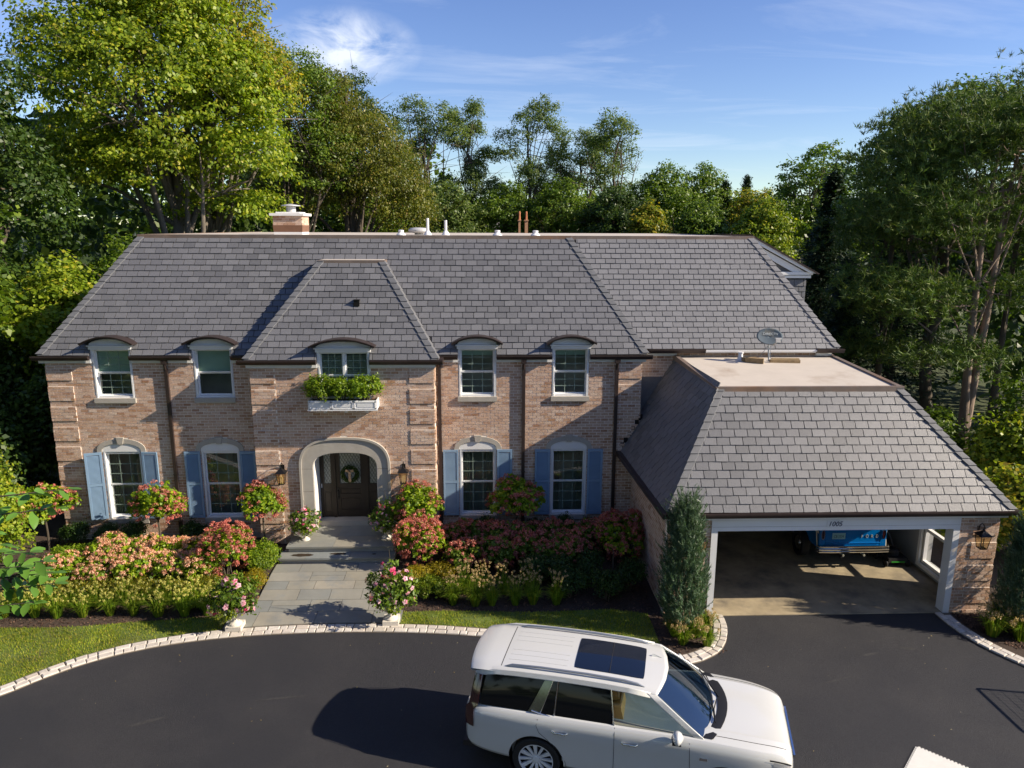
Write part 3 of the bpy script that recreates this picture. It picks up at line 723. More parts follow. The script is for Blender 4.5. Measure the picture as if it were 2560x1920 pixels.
for i, (a, b) in enumerate(UW):
    w = window(a, b, LZ[0], LZ[1], .0, 3, 3, curtain=True)
    c = (a+b)/2; half = (b-a)/2
    mb = MB(); mb.box(a-.03, b+.03, -.06, .05, LZ[0]-.13, LZ[0]-.002); HP('sill', mb, m_stone, w)
    z = LZ[1]; n = 16
    tp = [(c-half, z+.002)]+[(c+half*math.cos(PI*(1-k/n)), z+.04+.20*math.sin(PI*k/n)) for k in range(0, n+1)]+[(c+half, z+.002)]
    mb = MB(); mb.prism(tp, XZ, -.012, .05); HP('tympanum', mb, m_white, w)
    inn = [(c+half*math.cos(PI*(1-k/n)), z+.045+.203*math.sin(PI*k/n)) for k in range(n+1)]
    out = [(c+(half+.13)*math.cos(PI*(1-k/n)), z+.045+.335*math.sin(PI*k/n)**.9) for k in range(n+1)]
    inn = [(c-half-.005, z-.02)]+inn+[(c+half+.005, z-.02)]; out = [(c-half-.135, z-.02)]+out+[(c+half+.135, z-.02)]
    mb = MB(); mb.ring(out, inn, XZ, -.035, .03); sa = HP('stone_arch', mb, m_stone, w)
    mb = MB(); mb.prism([(c-.065, z+.225), (c+.065, z+.225), (c+.10, z+.42), (c-.10, z+.42)], XZ, -.065, .0); HP('keystone', mb, m_stone, w)
# shutters with louvres
def shutter(x, side, i, open_=0):
    """x = hinge edge beside the window; side -1 left, +1 right"""
    wd = .43; z0, z1 = LZ[0]+.02, LZ[1]+.0
    T = Matrix.Translation((x, -.045, 0)) @ Matrix.Rotation(side*(-open_), 4, 'Z')
    X = (lambda p: p) if side > 0 else (lambda p: -p)
    def bx(mb, a, b, y0, y1, c, d):
        a, b = X(a), X(b); mb.box(min(a, b), max(a, b), y0, y1, c, d, T)
    mb = MB(); t = .055
    bx(mb, 0, t, -.02, .02, z0, z1); bx(mb, wd-t, wd, -.02, .02, z0, z1); zm = z0+(z1-z0)*.52
    for c, d in ((z0, z0+.09), (zm-.04, zm+.04), (z1-.07, z1)): bx(mb, t, wd-t, -.019, .019, c, d)
    o = HP('shutter', mb, m_bluewhite, house)
    lv = MB(); z = z0+.10
    while z < z1-.08:
        if not (zm-.06 < z < zm+.045):
            a, b = sorted((X(t), X(wd-t))); vs = [(a, .014, z+.022), (b, .014, z+.022), (b, -.014, z), (a, -.014, z), (a, .014, z+.027), (b, .014, z+.027), (b, -.014, z+.006), (a, -.014, z+.006)]
            lv.add([T @ Vector(p) for p in vs], [(0, 1, 2, 3), (4, 7, 6, 5), (3, 2, 6, 7), (0, 4, 5, 1)])
        z += .032
    l = HP('louvres', lv, m_bluewhite, o); l['kind'] = 'stuff'
for i, (a, b) in enumerate(UW):
    shutter(a-.015, -1, i, R(16) if i == 0 else R(1)); shutter(b+.015, 1, i, R(4) if i == 0 else R(1))
# ---- front entrance
cx = -3.88; DCX = cx
def arch_poly(a, b, zs, z0, n=28, p=.72):
    return [(cx-a, z0)]+arc(cx, zs, a, b, PI, 0, n, p)+[(cx+a, z0)]
inn = arch_poly(.875, .46, 2.40, .565); out = arch_poly(1.205, .86, 2.40, .565)
mb = MB(); mb.ring(out, inn, XZ, -.545, .20); door_s = HP('stone_surround', mb, m_stone, None, 35)
o1 = arch_poly(1.235, .89, 2.40, .565); i1 = arch_poly(1.175, .835, 2.40, .565)
mb = MB(); mb.ring(o1, i1, XZ, -.585, -.50); HP('moulding', mb, m_stone, door_s, 35)
mb = MB()
for s in (-1, 1):
    for z in (1.15, 1.75, 2.40): 
        x0, x1 = sorted((cx+s*.88, cx+s*1.17)); mb.box(x0, x1, -.5465, -.54, z-.004, z+.004)
HP('stone_joint', mb, m_joint, door_s)
i2 = arch_poly(.872, .457, 2.40, .72); i3 = arch_poly(.855, .44, 2.40, .72)
mb = MB(); mb.ring(i2, i3, XZ, -.50, .19); HP('reveal_lining', mb, m_white2, door_s, 35)
mb = MB(); mb.box(cx-.87, cx+.87, -.14, .2, .566, .71); HP('threshold', mb, m_stone, door_s)
door = bpy.data.objects.new('front_door', None); COL.objects.link(door); door.parent = house; door.location = (cx-HX, .2, .71)
Y = .17
def dbox(mb, a, b, z0, z1, y0=0, y1=.05): mb.box(cx+a, cx+b, Y+y0, Y+y1, z0, z1)
mb = MB(); zt = 2.86
for a, b in ((-.87, -.79), (-.50, -.41), (.41, .50), (.79, .87)): dbox(mb, a, b, .71, zt, -.03, .06)
dbox(mb, -.87, .87, 2.72, zt+.02, -.025, .055); HP('door_frame', mb, m_wood, door)
mb = MB()
for a, b in ((-.41, -.29), (.29, .41)): dbox(mb, a, b, .72, 2.72, 0, .04)
for z0, z1 in ((.72, .92), (1.30, 1.42), (1.58, 1.72), (2.62, 2.72)): dbox(mb, -.29, .29, z0, z1, .001, .039)
for z0, z1 in ((.95, 1.27), (1.45, 1.55)): dbox(mb, -.26, .26, z0, z1, .006, .03)
dbox(mb, -.29, .29, .92, 1.58, .02, .038)
for s in (-1, 1):
    a, b = sorted((s*.50, s*.79)); dbox(mb, a, a+.05, .72, 2.72, 0, .04); dbox(mb, b-.05, b, .72, 2.72, 0, .04)
    for z0, z1 in ((.72, .86), (1.50, 1.72), (2.62, 2.72)): dbox(mb, a+.05, b-.05, z0, z1, .001, .039)
    dbox(mb, a+.07, b-.07, .9, 1.46, .008, .03); dbox(mb, a+.05, b-.05, .86, 1.5, .02, .038)
HP('door_leaf', mb, m_wood, door)
mb = MB()
for a, b in ((-.29, .29), (-.74, -.55), (.55, .74)): mb.add([(cx+a, Y+.026, 1.72), (cx+b, Y+.026, 1.72), (cx+b, Y+.026, 2.62), (cx+a, Y+.026, 2.62)], [(0, 1, 2, 3)])
HP('leaded_pane', mb, m_textglass, door)
mb = MB(); s_ = .085
for a, b in ((-.29, .29), (-.74, -.55), (.55, .74)):
    for sg in (-1, 1):
        c = a-1.0
        while c < b+1.0:
            # line x = c + sg*(z-1.72)*.55 clipped
            pts = []
            for z in np.linspace(1.72, 2.62, 46):
                x = c+sg*(z-1.72)*.55
                if a <= x <= b: pts.append((x, z))
            if len(pts) > 2: mb.tube([(cx+pts[0][0], Y+.02, pts[0][1]), (cx+pts[-1][0], Y+.02, pts[-1][1])], .0045, 4)
            c += s_
HP('lead_came', mb, m_lead, door)
mb = MB(); mb.tube([(cx-.36, Y-.01, 1.30), (cx-.36, Y-.05, 1.33), (cx-.36, Y-.05, 1.50), (cx-.36, Y-.01, 1.53)], .012, 6); mb.box(cx-.39, cx-.33, Y-.012, Y+.002, 1.24, 1.60); HP('handle', mb, m_black, door)
mb = MB(); mb.box(cx-.825, cx-.80, Y-.05, Y-.031, 1.62, 1.73); HP('doorbell', mb, m_white2, door)
# ============================================================ ROOFS
NSL = [0]; _sm = {}
def slope(name, P0, P1, P2, P3, n, m, parent, gap=.013, holes=(), single=False, wdt=.305, out=1):
    P0, P1, P2, P3 = map(Vector, (P0, P1, P2, P3)); e = (P1-P0).normalized(); nr = (P1-P0).cross(P3-P0).normalized(); s = nr.cross(e).normalized()
    H = (P3-P0).dot(s); l0, l1 = 0, (P3-P0).dot(e); r0, r1 = (P1-P0).dot(e), (P2-P0).dot(e)
    Lf = lambda v: l0+(l1-l0)*v/H
    Rf = lambda v: r0+(r1-r0)*v/H
    V = []; F = []; ex = H/n; W0 = Vector((0, 0, 0))
    def vert(u, v, h): return P0+e*u+s*v+nr*h-W0
    for k in range(n):
        v0, v1 = k*ex-.012, (k+1)*ex+.01; vm = (k+.5)*ex
        iv = [(min(Lf(max(v0, 0)), Lf(v1)), max(Rf(max(v0, 0)), Rf(v1)))]
        for (ha, hb, hv) in holes:
            if vm < hv:
                nv = []
                for a, b in iv:
                    if hb <= a or ha >= b: nv.append((a, b)); continue
                    if ha > a: nv.append((a, ha))
                    if hb < b: nv.append((hb, b))
                iv = nv
        off = (k % 2)*.5*wdt+random.uniform(-.05, .05)
        for a, b in iv:
            p = off+math.floor((a-off)/wdt)*wdt
            while p < b:
                x0, x1 = max(a, p), min(b, p+wdt); p += wdt
                if x1-x0 < .03: continue
                x0 += gap/2; x1 -= gap/2
                ql = lambda v: Lf(max(0, v)); qr = lambda v: Rf(max(0, v))
                b0, b1 = max(x0, ql(v0)), min(x1, qr(v0)); t0, t1 = max(x0, ql(v1)), min(x1, qr(v1))
                if b1-b0 < .02 and t1-t0 < .02: continue
                if b1 < b0: b0 = b1 = (b0+b1)/2
                if t1 < t0: t0 = t1 = (t0+t1)/2
                h0 = .036+random.uniform(-.004, .005); h1 = .012; j = lambda q=.004: random.uniform(-q, q)
                q = [vert(b0, v0+j(), .0), vert(b1, v0+j(), .0), vert(t1, v1, 0), vert(t0, v1, 0), vert(b0+.003, v0+j(), h0), vert(b1-.003, v0+j(), h0), vert(t1, v1, h1), vert(t0, v1, h1)]
                if single and NSL[0] < 300:
                    c = sum(q, Vector())/8; me = bpy.data.meshes.new('slate'); me.from_pydata([x-c for x in q], [], [(4, 5, 6, 7), (0, 1, 5, 4), (1, 2, 6, 5), (3, 0, 4, 7)]); me.materials.append(m)
                    o = link('slate', me, parent); o.location = c; NSL[0] += 1
                else:
                    o_ = len(V); V += q; F += [(o_+4, o_+5, o_+6, o_+7), (o_, o_+1, o_+5, o_+4), (o_+1, o_+2, o_+6, o_+5), (o_+3, o_, o_+4, o_+7)]
    if V:
        o = link('slates', npmesh('slates', [tuple(x) for x in V], F, m), parent); o['kind'] = 'stuff'
    return e, s, nr
def hip(A, B, nA, nB, dirA, dirB, parent, step=.21, m=m_cap):
    """overlapping folded cap slates from eave point A up to B; dirA/dirB point down the two wings"""
    A, B = Vector(A), Vector(B); d = (B-A); Ln = d.length; d.normalize(); nA, nB = Vector(nA).normalized(), Vector(nB).normalized(); dirA, dirB = Vector(dirA).normalized(), Vector(dirB).normalized()
    mid = (nA+nB).normalized(); k = 0; u = 0.0
    while u < Ln-.05:
        ln = min(.29, Ln-u+.02); lo = A+d*u+mid*.078; hi = A+d*(u+ln)+mid*.040; w = .180; t = .022
        lo_a = lo+dirA*w-nA*.004; lo_b = lo+dirB*w-nB*.004; hi_a = hi+dirA*w; hi_b = hi+dirB*w
        q = [lo, lo_a, hi_a, hi, lo_b, hi_b]; q += [p-mid*t for p in q]; c = sum(q, Vector())/12
        me = bpy.data.meshes.new('hip_cap'); me.from_pydata([p-c for p in q], [], [(0, 3, 2, 1), (0, 4, 5, 3), (6, 7, 1, 0), (6, 0, 4, 10), (1, 7, 8, 2), (4, 5, 11, 10), (6, 7, 8, 9), (6, 9, 11, 10), (2, 8, 9, 3), (3, 9, 11, 5)]); me.materials.append(m)
        o = link('hip_cap', me, parent); o.location = c; u += step
def downdir(e_in, s): return (Vector(e_in)).normalized()
ZE = 5.48; ZR = 8.58
# main roof underlay: front slope outline with dormer notches
E0, E1, R1_, R0_ = Vector((-11.97, -.10, ZE)), Vector((4.42, -.10, ZE)), Vector((2.44, 1.85, ZR)), Vector((-9.85, 1.85, ZR))
H_ = (R0_-E0)-(E1-E0).normalized()*(R0_-E0).dot((E1-E0).normalized()); SL = H_.length
fz = lambda z: (z-ZE)/(ZR-ZE)
def front_pt(x, z): return (x, -.10+1.95*fz(z), z)
zn = UZ[1]+.10
outl = [front_pt(-11.97, ZE)]
for a, b in UW: outl += [front_pt(a, ZE), front_pt(a, zn), front_pt(b, zn), front_pt(b, ZE)]
outl += [front_pt(4.42, ZE), front_pt(2.44, ZR), front_pt(-9.85, ZR)]
mb = MB(); mb.add(outl, [tuple(range(len(outl)))])
mb.add([(-11.97, -.10, ZE), (-9.85, 1.85, ZR), (-9.85, 13.2, ZR), (-11.97, 15.1, ZE)], [(0, 1, 2, 3)])
mb.add([(4.42, -.10, ZE), (4.42, .70, ZE), (2.44, 2.6, ZR-.02), (2.44, 1.85, ZR)], [(0, 1, 2, 3)])
mb.add([(-11.97, 15.1, ZE), (9.9, 15.1, ZE), (7.8, 13.2, ZR), (-9.85, 13.2, ZR)], [(0, 3, 2, 1)])
roof = HP('roof', mb, m_under)
hl = [(a-.0-E0.x, b+.0-E0.x, fz(zn)*SL) for a, b in UW]
hl.append((-6.1-E0.x, -1.5-E0.x, fz(5.9)*SL))
slope('main', E0, E1, R1_, R0_, 20, m_slate, roof, holes=hl)
# left end slope and left hip
slope('end', (-11.97, 15.1, ZE), (-11.97, -.10, ZE), (-9.85, 1.85, ZR), (-9.85, 13.2, ZR), 20, m_slate, roof)
hip(E0, R0_, (0, -.84, .54), (-.83, 0, .56), (1, 0, 0), (0, 1, 0), roof)
hip(E1, R1_, (0, -.84, .54), (.84, 0, .54), (-1, 0, 0), (0, 1, 0), roof)
# right wing roof, set back
G0, G1, G2, G3 = Vector((2.6, .22, 5.58)), Vector((9.90, .22, 5.58)), Vector((7.80, 1.87, ZR)), Vector((2.6, 1.87, ZR))
mb = MB(); mb.add([G0, G1, G2, G3], [(0, 1, 2, 3)]); mb.add([G1, (9.9, 15.1, 5.58), (7.8, 13.2, ZR), G2], [(0, 1, 2, 3)]); roofw = HP('wing_roof', mb, m_under)
slope('wing', (2.6, .22, 5.58), G1, G2, (2.6, 1.87, ZR), 21, m_slate2, roofw, wdt=.29)
slope('wing_end', G1, (9.9, 15.1, 5.58), (7.8, 13.2, ZR), G2, 21, m_slate2, roofw, wdt=.29)
hip(G1, G2, (0, -.87, .48), (.82, 0, .57), (-1, 0, 0), (0, 1, 0), roofw, m=m_slate2)
# flat roof deck with copper edge
mb = MB(); mb.box(-9.80, 7.75, 1.90, 13.2, ZR-.04, ZR+.045); HP('flat_roof', mb, m_flat)
mb = MB(); mb.box(-9.92, -4.0, 1.80, 1.93, ZR-.07, ZR+.06); mb.box(-3.997, 2.46, 1.80, 1.93, ZR-.07, ZR+.06); mb.box(-9.92, -9.80, 1.93, 13.3, ZR-.07, ZR+.06); mb.box(2.463, 7.86, 1.83, 1.96, ZR-.06, ZR+.06); mb.box(7.75, 7.86, 1.96, 13.3, ZR-.06, ZR+.06); HP('roof_edging', mb, m_copper)
# entrance bay roof
B0, B1 = Vector((-6.38, -.60, 5.43)), Vector((-1.30, -.60, 5.43)); zb = 7.93; yb = .94
B2, B3 = Vector((-2.86, yb, zb)), Vector((-4.62, yb, zb))
def bpt(x, z): return (x, -.60+1.54*(z-5.43)/2.5, z)
nt_ = UZ[1]+.10
mb = MB(); mb.add([bpt(-6.38, 5.43), bpt(BW[0], 5.43), bpt(BW[0], nt_), bpt(BW[1], nt_), bpt(BW[1], 5.43), bpt(-1.30, 5.43), tuple(B2), tuple(B3)], [tuple(range(8))])
mb.add([B0, B3, (-4.62, 1.6, zb), (-6.38, 0.6, 5.43)], [(0, 1, 2, 3)]); mb.add([B1, (-1.30, .6, 5.43), (-2.86, 1.6, zb), B2], [(0, 1, 2, 3)])
roofb = HP('bay_roof', mb, m_under)
slb = ((B3-B0)-(B1-B0).normalized()*(B3-B0).dot((B1-B0).normalized())).length
slope('bay', B0, B1, B2, B3, 16, m_slate, roofb, holes=[(BW[0]-B0.x, BW[1]-B0.x, (nt_-5.43)/2.5*slb)])
slope('bayL', (-6.38, .5, 5.43), B0, B3, (-4.62, 1.7, zb), 16, m_slate, roofb); slope('bayR', B1, (-1.30, .5, 5.43), (-2.86, 1.7, zb), B2, 16, m_slate, roofb)
hip(B0, B3, (0, -.85, .52), (-.82, 0, .57), (1, 0, 0), (0, 1, 0), roofb); hip(B1, B2, (0, -.85, .52), (.85, 0, .53), (-1, 0, 0), (0, 1, 0), roofb)
mb = MB(); mb.box(-4.66, -2.82, yb-.05, 1.6, zb-.05, zb+.035); HP('roof_edging', mb, m_copper, roofb)
mb = MB(); mb.box(-4.60, -2.88, yb+.0, 1.6, zb+.036, zb+.042); HP('cap_membrane', mb, m_flat, roofb)
mb = MB(); a = Vector((-3.51, -.60+1.54*(6.83-5.43)/2.5, 6.83)); mb.box(a.x-.075, a.x+.075, a.y-.10, a.y+.1, a.z-.06, a.z+.10); mb.box(a.x-.085, a.x+.085, a.y-.12, a.y+.08, a.z+.10, a.z+.115); HP('roof_vent', mb, m_black, roofb)
# garage roof
Q0, Q1, Q2, Q3 = Vector((4.05, -4.46, 2.63)), Vector((12.03, -4.46, 2.60)), Vector((9.88, -3.0, 5.15)), Vector((5.50, -3.0, 5.15))
Q4, Q5 = Vector((3.80, .3, 2.70)), Vector((5.36, .42, 5.33)); Q6, Q7 = Vector((12.03, .5, 2.6)), Vector((9.75, .45, 5.33))
mb = MB(); mb.add([Q0, Q1, Q2, Q3], [(0, 1, 2, 3)]); mb.add([Q4, Q0, Q3, Q5], [(0, 1, 2, 3)]); mb.add([Q1, Q6, Q7, Q2], [(0, 1, 2, 3)]); mb.add([Q6, (12.03, 5, 2.6), (9.75, 5, 5.33), Q7], [(0, 1, 2, 3)])
roofg = HP('garage_roof', mb, m_under)
slope('garage', Q0, Q1, Q2, Q3, 15, m_slate, roofg, single=True)
slope('garL', Q4, Q0, Q3, Q5, 16, m_slate, roofg); slope('garR', Q1, Q6, Q7, Q2, 16, m_slate, roofg)
hip(Q0, Q3, (0, -.86, .5), (-.85, 0, .52), (1, 0, 0), (0, 1, 0), roofg); hip(Q1, Q2, (0, -.86, .5), (.76, 0, .65), (-1, 0, 0), (0, 1, 0), roofg)
mb = MB(); mb.add([(5.52, -2.98, 5.16), (9.86, -2.98, 5.16), (9.72, .45, 5.34), (5.38, .42, 5.34)], [(0, 1, 2, 3)]); HP('flat_roof', mb, m_flat, roofg)
mb = MB()
def strip(mb, a, b, w, h, up=.05):
    a, b = Vector(a), Vector(b); d = (b-a).normalized(); n_ = Vector((-d.y, d.x, 0)).normalized()*w; z = Vector((0, 0, up)); zz_ = Vector((0, 0, -h))
    q = [a+zz_, b+zz_, b+n_+zz_, a+n_+zz_, a+z, b+z, b+n_+z, a+n_+z]; mb.add(q, [(0, 3, 2, 1), (4, 5, 6, 7), (0, 1, 5, 4), (1, 2, 6, 5), (2, 3, 7, 6), (3, 0, 4, 7)])
strip(mb, (5.42, -3.06, 5.15), (9.96, -3.06, 5.15), .10, .12); strip(mb, (5.27, .42, 5.33), (5.42, -2.96, 5.15), .12, .10); strip(mb, (9.94, -2.96, 5.15), (9.83, .45, 5.33), .12, .08)
HP('roof_edging', mb, m_copper, roofg)
# stepped flashing where garage slope meets the main wall
mb = MB()
for k in range(10):
    t = (k+.3)/16; z = 2.7+(5.33-2.7)*t; x = 3.80+(5.36-3.80)*t
    if x > 4.32: break
    mb.box(x-.06, x+.05, -.02, -.008, z+.02, z+.19)
HP('step_flashing', mb, m_black, roofg)
# wing wall detail beside garage roof
mb = MB(); mb.box(4.31, 9.66, .385, .40, 2.75, 4.75); HP('slate_cladding', mb, m_cap, wr)
# rear right dormer gable seen past the wing hip
mb = MB(); mb.box(7.6, 10.0, 3.02, 5.6, 5.6, 7.42)
dg = HP('rear_dormer', mb, m_under)
slope('dormer', (7.9, 3.0, 5.75), (10.02, 3.0, 5.75), (10.02, 3.0, 7.30), (7.9, 3.0, 7.30), 9, m_cap, dg, wdt=.29)
mb = MB(); mb.box(7.7, 10.12, 2.90, 3.05, 7.36, 7.44); mb.box(7.7, 10.16, 2.86, 3.05, 7.46, 7.55); HP('cornice', mb, m_white, dg)
mb = MB(); Tr = lambda u, v, d: (u, d, v)
mb.prism([(10.28, 7.50), (8.15, 8.62), (8.15, 8.50), (10.05, 7.52)], Tr, 2.80, 2.92); mb.prism([(10.02, 7.50), (8.15, 8.46), (8.15, 8.28), (9.62, 7.50)], Tr, 2.90, 2.98); HP('raking_trim', mb, m_white, dg)
mb = MB(); mb.prism([(9.62, 7.50), (8.15, 8.3), (8.15, 7.5)], Tr, 3.0, 3.1); HP('gable', mb, m_cap, dg)
mb = MB(); mb.prism([(10.34, 7.50), (8.12, 8.68), (8.12, 8.625), (10.28, 7.48)], Tr, 2.76, 6.5); HP('gable_roof', mb, m_gutter, dg)
mb = MB(); mb.prism([(8.2, 8.2), (10.0, 7.45), (10.0, 5.6), (8.2, 5.6)], Tr, 3.12, 5.6); HP('gable_body', mb, m_under, dg)
# gutters
def gutter(x0, x1, y, z, name='gutter'):
    prof = [(-.00, 0), (-.075, -.0), (-.095, -.03), (-.12, -.085), (-.125, -.10), (-.135, -.10), (-.135, .012), (-.12, .012), (-.12, .0), (-.11, -.0), (0, .0)]
    prof = [(0, .010), (-.105, .010), (-.108, .022), (-.125, .022), (-.125, -.02), (-.105, -.055), (-.085, -.10), (0, -.10)]
    mb = MB(); mb.prism(prof, lambda u, v, d: (d, y+u, z+v), x0, x1); return HP(name, mb, m_gutter)
xs = [-12.12]+[v for a, b in UW[:2] for v in (a-.005, b+.005)]+[-6.3]
for a, b in zip(xs[::2], xs[1::2]): gutter(a, b, -.085, ZE-.03)
xs = [-1.38]+[v for a, b in UW[2:] for v in (a-.005, b+.005)]+[4.55]
for a, b in zip(xs[::2], xs[1::2]): gutter(a, b, -.085, ZE-.03)
gutter(-6.55, BW[0]-.005, -.585, 5.41); gutter(BW[1]+.005, -1.16, -.585, 5.41)
mb = MB(); mb.box(-1.285, -1.16, -.584, -.21, 5.31, 5.43); HP('gutter', mb, m_gutter)
gutter(4.50, 6.1, .235, 5.56); gutter(9.25, 10.03, .235, 5.56)
mb = MB(); mb.box(6.1, 9.25, .14, .24, 5.50, 5.55); mb.box(6.1, 9.25, .20, .35, 5.46, 5.50); HP('repair_flashing', mb, m_pvc)
gutter(3.98, 12.14, -4.44, 2.60)
mb = MB(); q = [(3.93, -4.58, 2.50), (4.06, -4.44, 2.50), (4.06, -4.44, 2.62), (3.93, -4.58, 2.62), (3.66, -.02, 2.57), (3.80, -.02, 2.57), (3.80, -.02, 2.70), (3.66, -.02, 2.70)]
mb.add(q, [(0, 1, 2, 3), (4, 7, 6, 5), (0, 4, 5, 1), (1, 5, 6, 2), (2, 6, 7, 3), (3, 7, 4, 0)]); HP('gutter', mb, m_gutter)
# frieze boards and soffits
def seg(x0, x1, y, z0=5.26, z1=5.38):
    mb = MB(); mb.box(x0, x1, y-.055, y+.02, z0, z1); HP('frieze_board', mb, m_white)
for a, b in zip([-12.0]+[b for a, b in UW[:2]], [a for a, b in UW[:2]]+[-6.3]): seg(a+.002, b-.002, 0)
for a, b in zip([-1.4]+[b for a, b in UW[2:]], [a for a, b in UW[2:]]+[4.40]): seg(a+.002, b-.002, 0)
seg(-6.36, BW[0]-.002, -.5, 5.21, 5.31); seg(BW[1]+.002, -1.36, -.5, 5.21, 5.31); seg(4.42, 5.35, .40, 5.36, 5.50); seg(9.3, 9.75, .35, 5.36, 5.46)
mb = MB(); mb.box(4.06, 11.93, GY-.09, GY+.02, 2.42, 2.50); HP('frieze_board', mb, m_white)
# garage opening trim
mb = MB(); mb.box(5.10, 10.88, GY-.03, GY+.1, GH, 2.39); tr = HP('garage_header', mb, m_white)
mb = MB(); mb.box(5.12, 10.86, GY-.036, GY-.0301, GH+.10, GH+.105); HP('trim_groove', mb, m_conc2, tr)
for a, b in ((5.10, 5.245), (10.73, 10.88)):
    mb = MB(); mb.box(a, b, GY-.03, GY+.25, 0.0, GH-.001); HP('garage_jamb', mb, m_white)
def text_mesh(body, size, name, m, parent, loc, rot, ext=.004, italic=0, sx=1):
    c = bpy.data.curves.new(name, 'FONT'); c.body = body; c.size = size; c.extrude = ext; c.shear = italic; c.align_x = 'CENTER'; c.align_y = 'CENTER'; c.resolution_u = 3
    t = bpy.data.objects.new(name, c); COL.objects.link(t); dg_ = bpy.context.evaluated_depsgraph_get(); me = bpy.data.meshes.new_from_object(t.evaluated_get(dg_)); bpy.data.objects.remove(t)
    me.materials.clear(); me.materials.append(m); o = link(name, me, parent); o.location = loc; o.rotation_euler = rot; o.scale = (sx, 1, 1); return o
mb = MB(); mb.box(7.76, 8.10, GY-.045, GY-.031, 2.205, 2.365); pq = HP('number_plaque', mb, m_numb, tr)
text_mesh('1005', .165, 'house_number', m_ink, pq, (7.93, GY-.052, 2.285), (PI/2, 0, 0), .003, .25)
# garage side window, frame inside
gw = bpy.data.objects.new('garage_window', None); COL.objects.link(gw); gw.parent = house; gw.location = (11.6-HX, -2.6, .22)
mb = MB()
for z0, z1 in ((.22, .30), (1.12, 1.20), (2.02, 2.08)): mb.box(11.52, 11.62, -3.055, -2.125, z0, z1)
mb.box(11.521, 11.619, -3.055, -2.99, .22, 2.08); mb.box(11.521, 11.619, -2.19, -2.125, .22, 2.08)
mb.box(11.44, 11.50, -3.16, -3.06, .12, 2.18); mb.box(11.44, 11.50, -2.12, -2.02, .12, 2.18); mb.box(11.44, 11.50, -3.06, -2.12, .12, .215); mb.box(11.44, 11.50, -3.06, -2.12, 2.085, 2.18)
HP('frame', mb, m_white2, gw)
# open overhead garage door under the ceiling
mb = MB()
for k in range(4): mb.box(5.3, 10.68, GY+.45+k*.54, GY+.45+k*.54+.53, 2.30, 2.34)
HP('garage_door', mb, m_white2)
# downspouts
def spout(x, y, z0, z1, top_y=None, zt=None):
    mb = MB(); mb.box(x-.045, x+.045, y-.085, y-.02, z0, z1)
    if zt: mb.tube([(x, y-.055, z1-.05), (x, y-.10, z1+.08), (x, y-.14, zt)], .042, 6); mb.box(x-.07, x+.07, y-.17, y-.05, zt-.10, zt+.02)
    for z in np.arange(z0+.4, z1, 1.4): mb.box(x-.055, x+.055, y-.09, y-.015, z, z+.03)
    o = HP('downspout', mb, m_gutter)
spout(-8.66, 0, .3, 5.12, zt=5.34); spout(1.02, 0, .3, 5.12, zt=5.34); spout(3.60, 0, .3, 5.12, zt=5.34); spout(-1.30, 0, .3, 5.2, zt=5.36)
# ---- chimney and rooftop pieces
ch = bpy.data.objects.new('chimney', None); COL.objects.link(ch); ch.parent = house; ch.location = (-6.35-HX, 4.6, ZR)
cz = ZR+.04; x0, x1, y0, y1 = -6.68, -5.83, 4.1, 4.95
mb = MB(); mb.box(x0-.02, x1+.02, y0-.02, y1+.02, cz, cz+.08); HP('curb', mb, m_white, ch)
mb = MB(); q = [(x0-.02, y0-.02, cz+.081), (x1+.02, y0-.02, cz+.081), (x1+.02, y1+.02, cz+.081), (x0-.02, y1+.02, cz+.081), (x0-.04, y0-.04, cz+.29), (x1+.04, y0-.04, cz+.29), (x1+.04, y1+.04, cz+.29), (x0-.04, y1+.04, cz+.29)]
mb.add(q, [(0, 1, 5, 4), (1, 2, 6, 5), (2, 3, 7, 6), (3, 0, 4, 7), (4, 5, 6, 7)]); HP('copper_skirt', mb, m_copper2, ch)
mb = MB(); mb.box(x0-.026, x1+.026, y0-.026, y1+.026, cz+.28, cz+.58); cst = HP('stack', mb, m_mortar, ch)
V = []
mb = MB()
for k in range(4):
    for face in range(2):
        u = (k % 2)*.1-.1
        lim = (x1-x0 if face == 0 else y1-y0)+.05
        while u < lim:
            a, b = max(0, u+.004), min(lim, u+.196); u += .2
            if b-a < .03: continue
            z0_, z1_ = cz+.292+k*.072, cz+.292+k*.072+.064
            if face == 0: mb.box(x0-.026+a, x0-.026+b, y0-.034, y0-.02, z0_, z1_)
            else: mb.box(x1+.02, x1+.034, y0-.026+a, y0-.026+b, z0_, z1_)
o = HP('brickwork', mb, m_brick, cst); o['kind'] = 'stuff'
mb = MB(); mb.box(x0-.11, x1+.11, y0-.11, y1+.11, cz+.582, cz+.66); mb.box(x0+.05, x1-.05, y0+.05, y1-.05, cz+.66, cz+.70); HP('chimney_cap', mb, m_white2, ch)
mb = MB(); mb.lathe([(.15, 0), (.15, .17), (.13, .17), (.13, 0)], 16, (-6.23, 4.5, cz+.70)); mb.lathe([(.02, .26), (.30, .21), (.31, .19), (.05, .20)], 16, (-6.23, 4.5, cz+.70)); HP('flue_cowl', mb, m_vent, ch, 30)
def pipe_vent(x, y, h, r=.045):
    mb = MB(); mb.lathe([(.13, 0), (.12, .03), (r+.02, .12), (r, .14), (r, h), (r-.012, h), (r-.012, h-.1)], 14, (x, y, ZR+.045)); HP('vent_pipe', mb, m_pvc, None, 30)
pipe_vent(-1.85, 4, .52); pipe_vent(-1.28, 4.0, .46)
mb = MB(); mb.lathe([(.14, 0), (.14, .05), (.30, .07), (.34, .11), (.34, .16), (.28, .21), (.1, .23)], 20, (-2.2, 4.8, ZR+.045)); HP('roof_fan', mb, m_vent, None, 30)
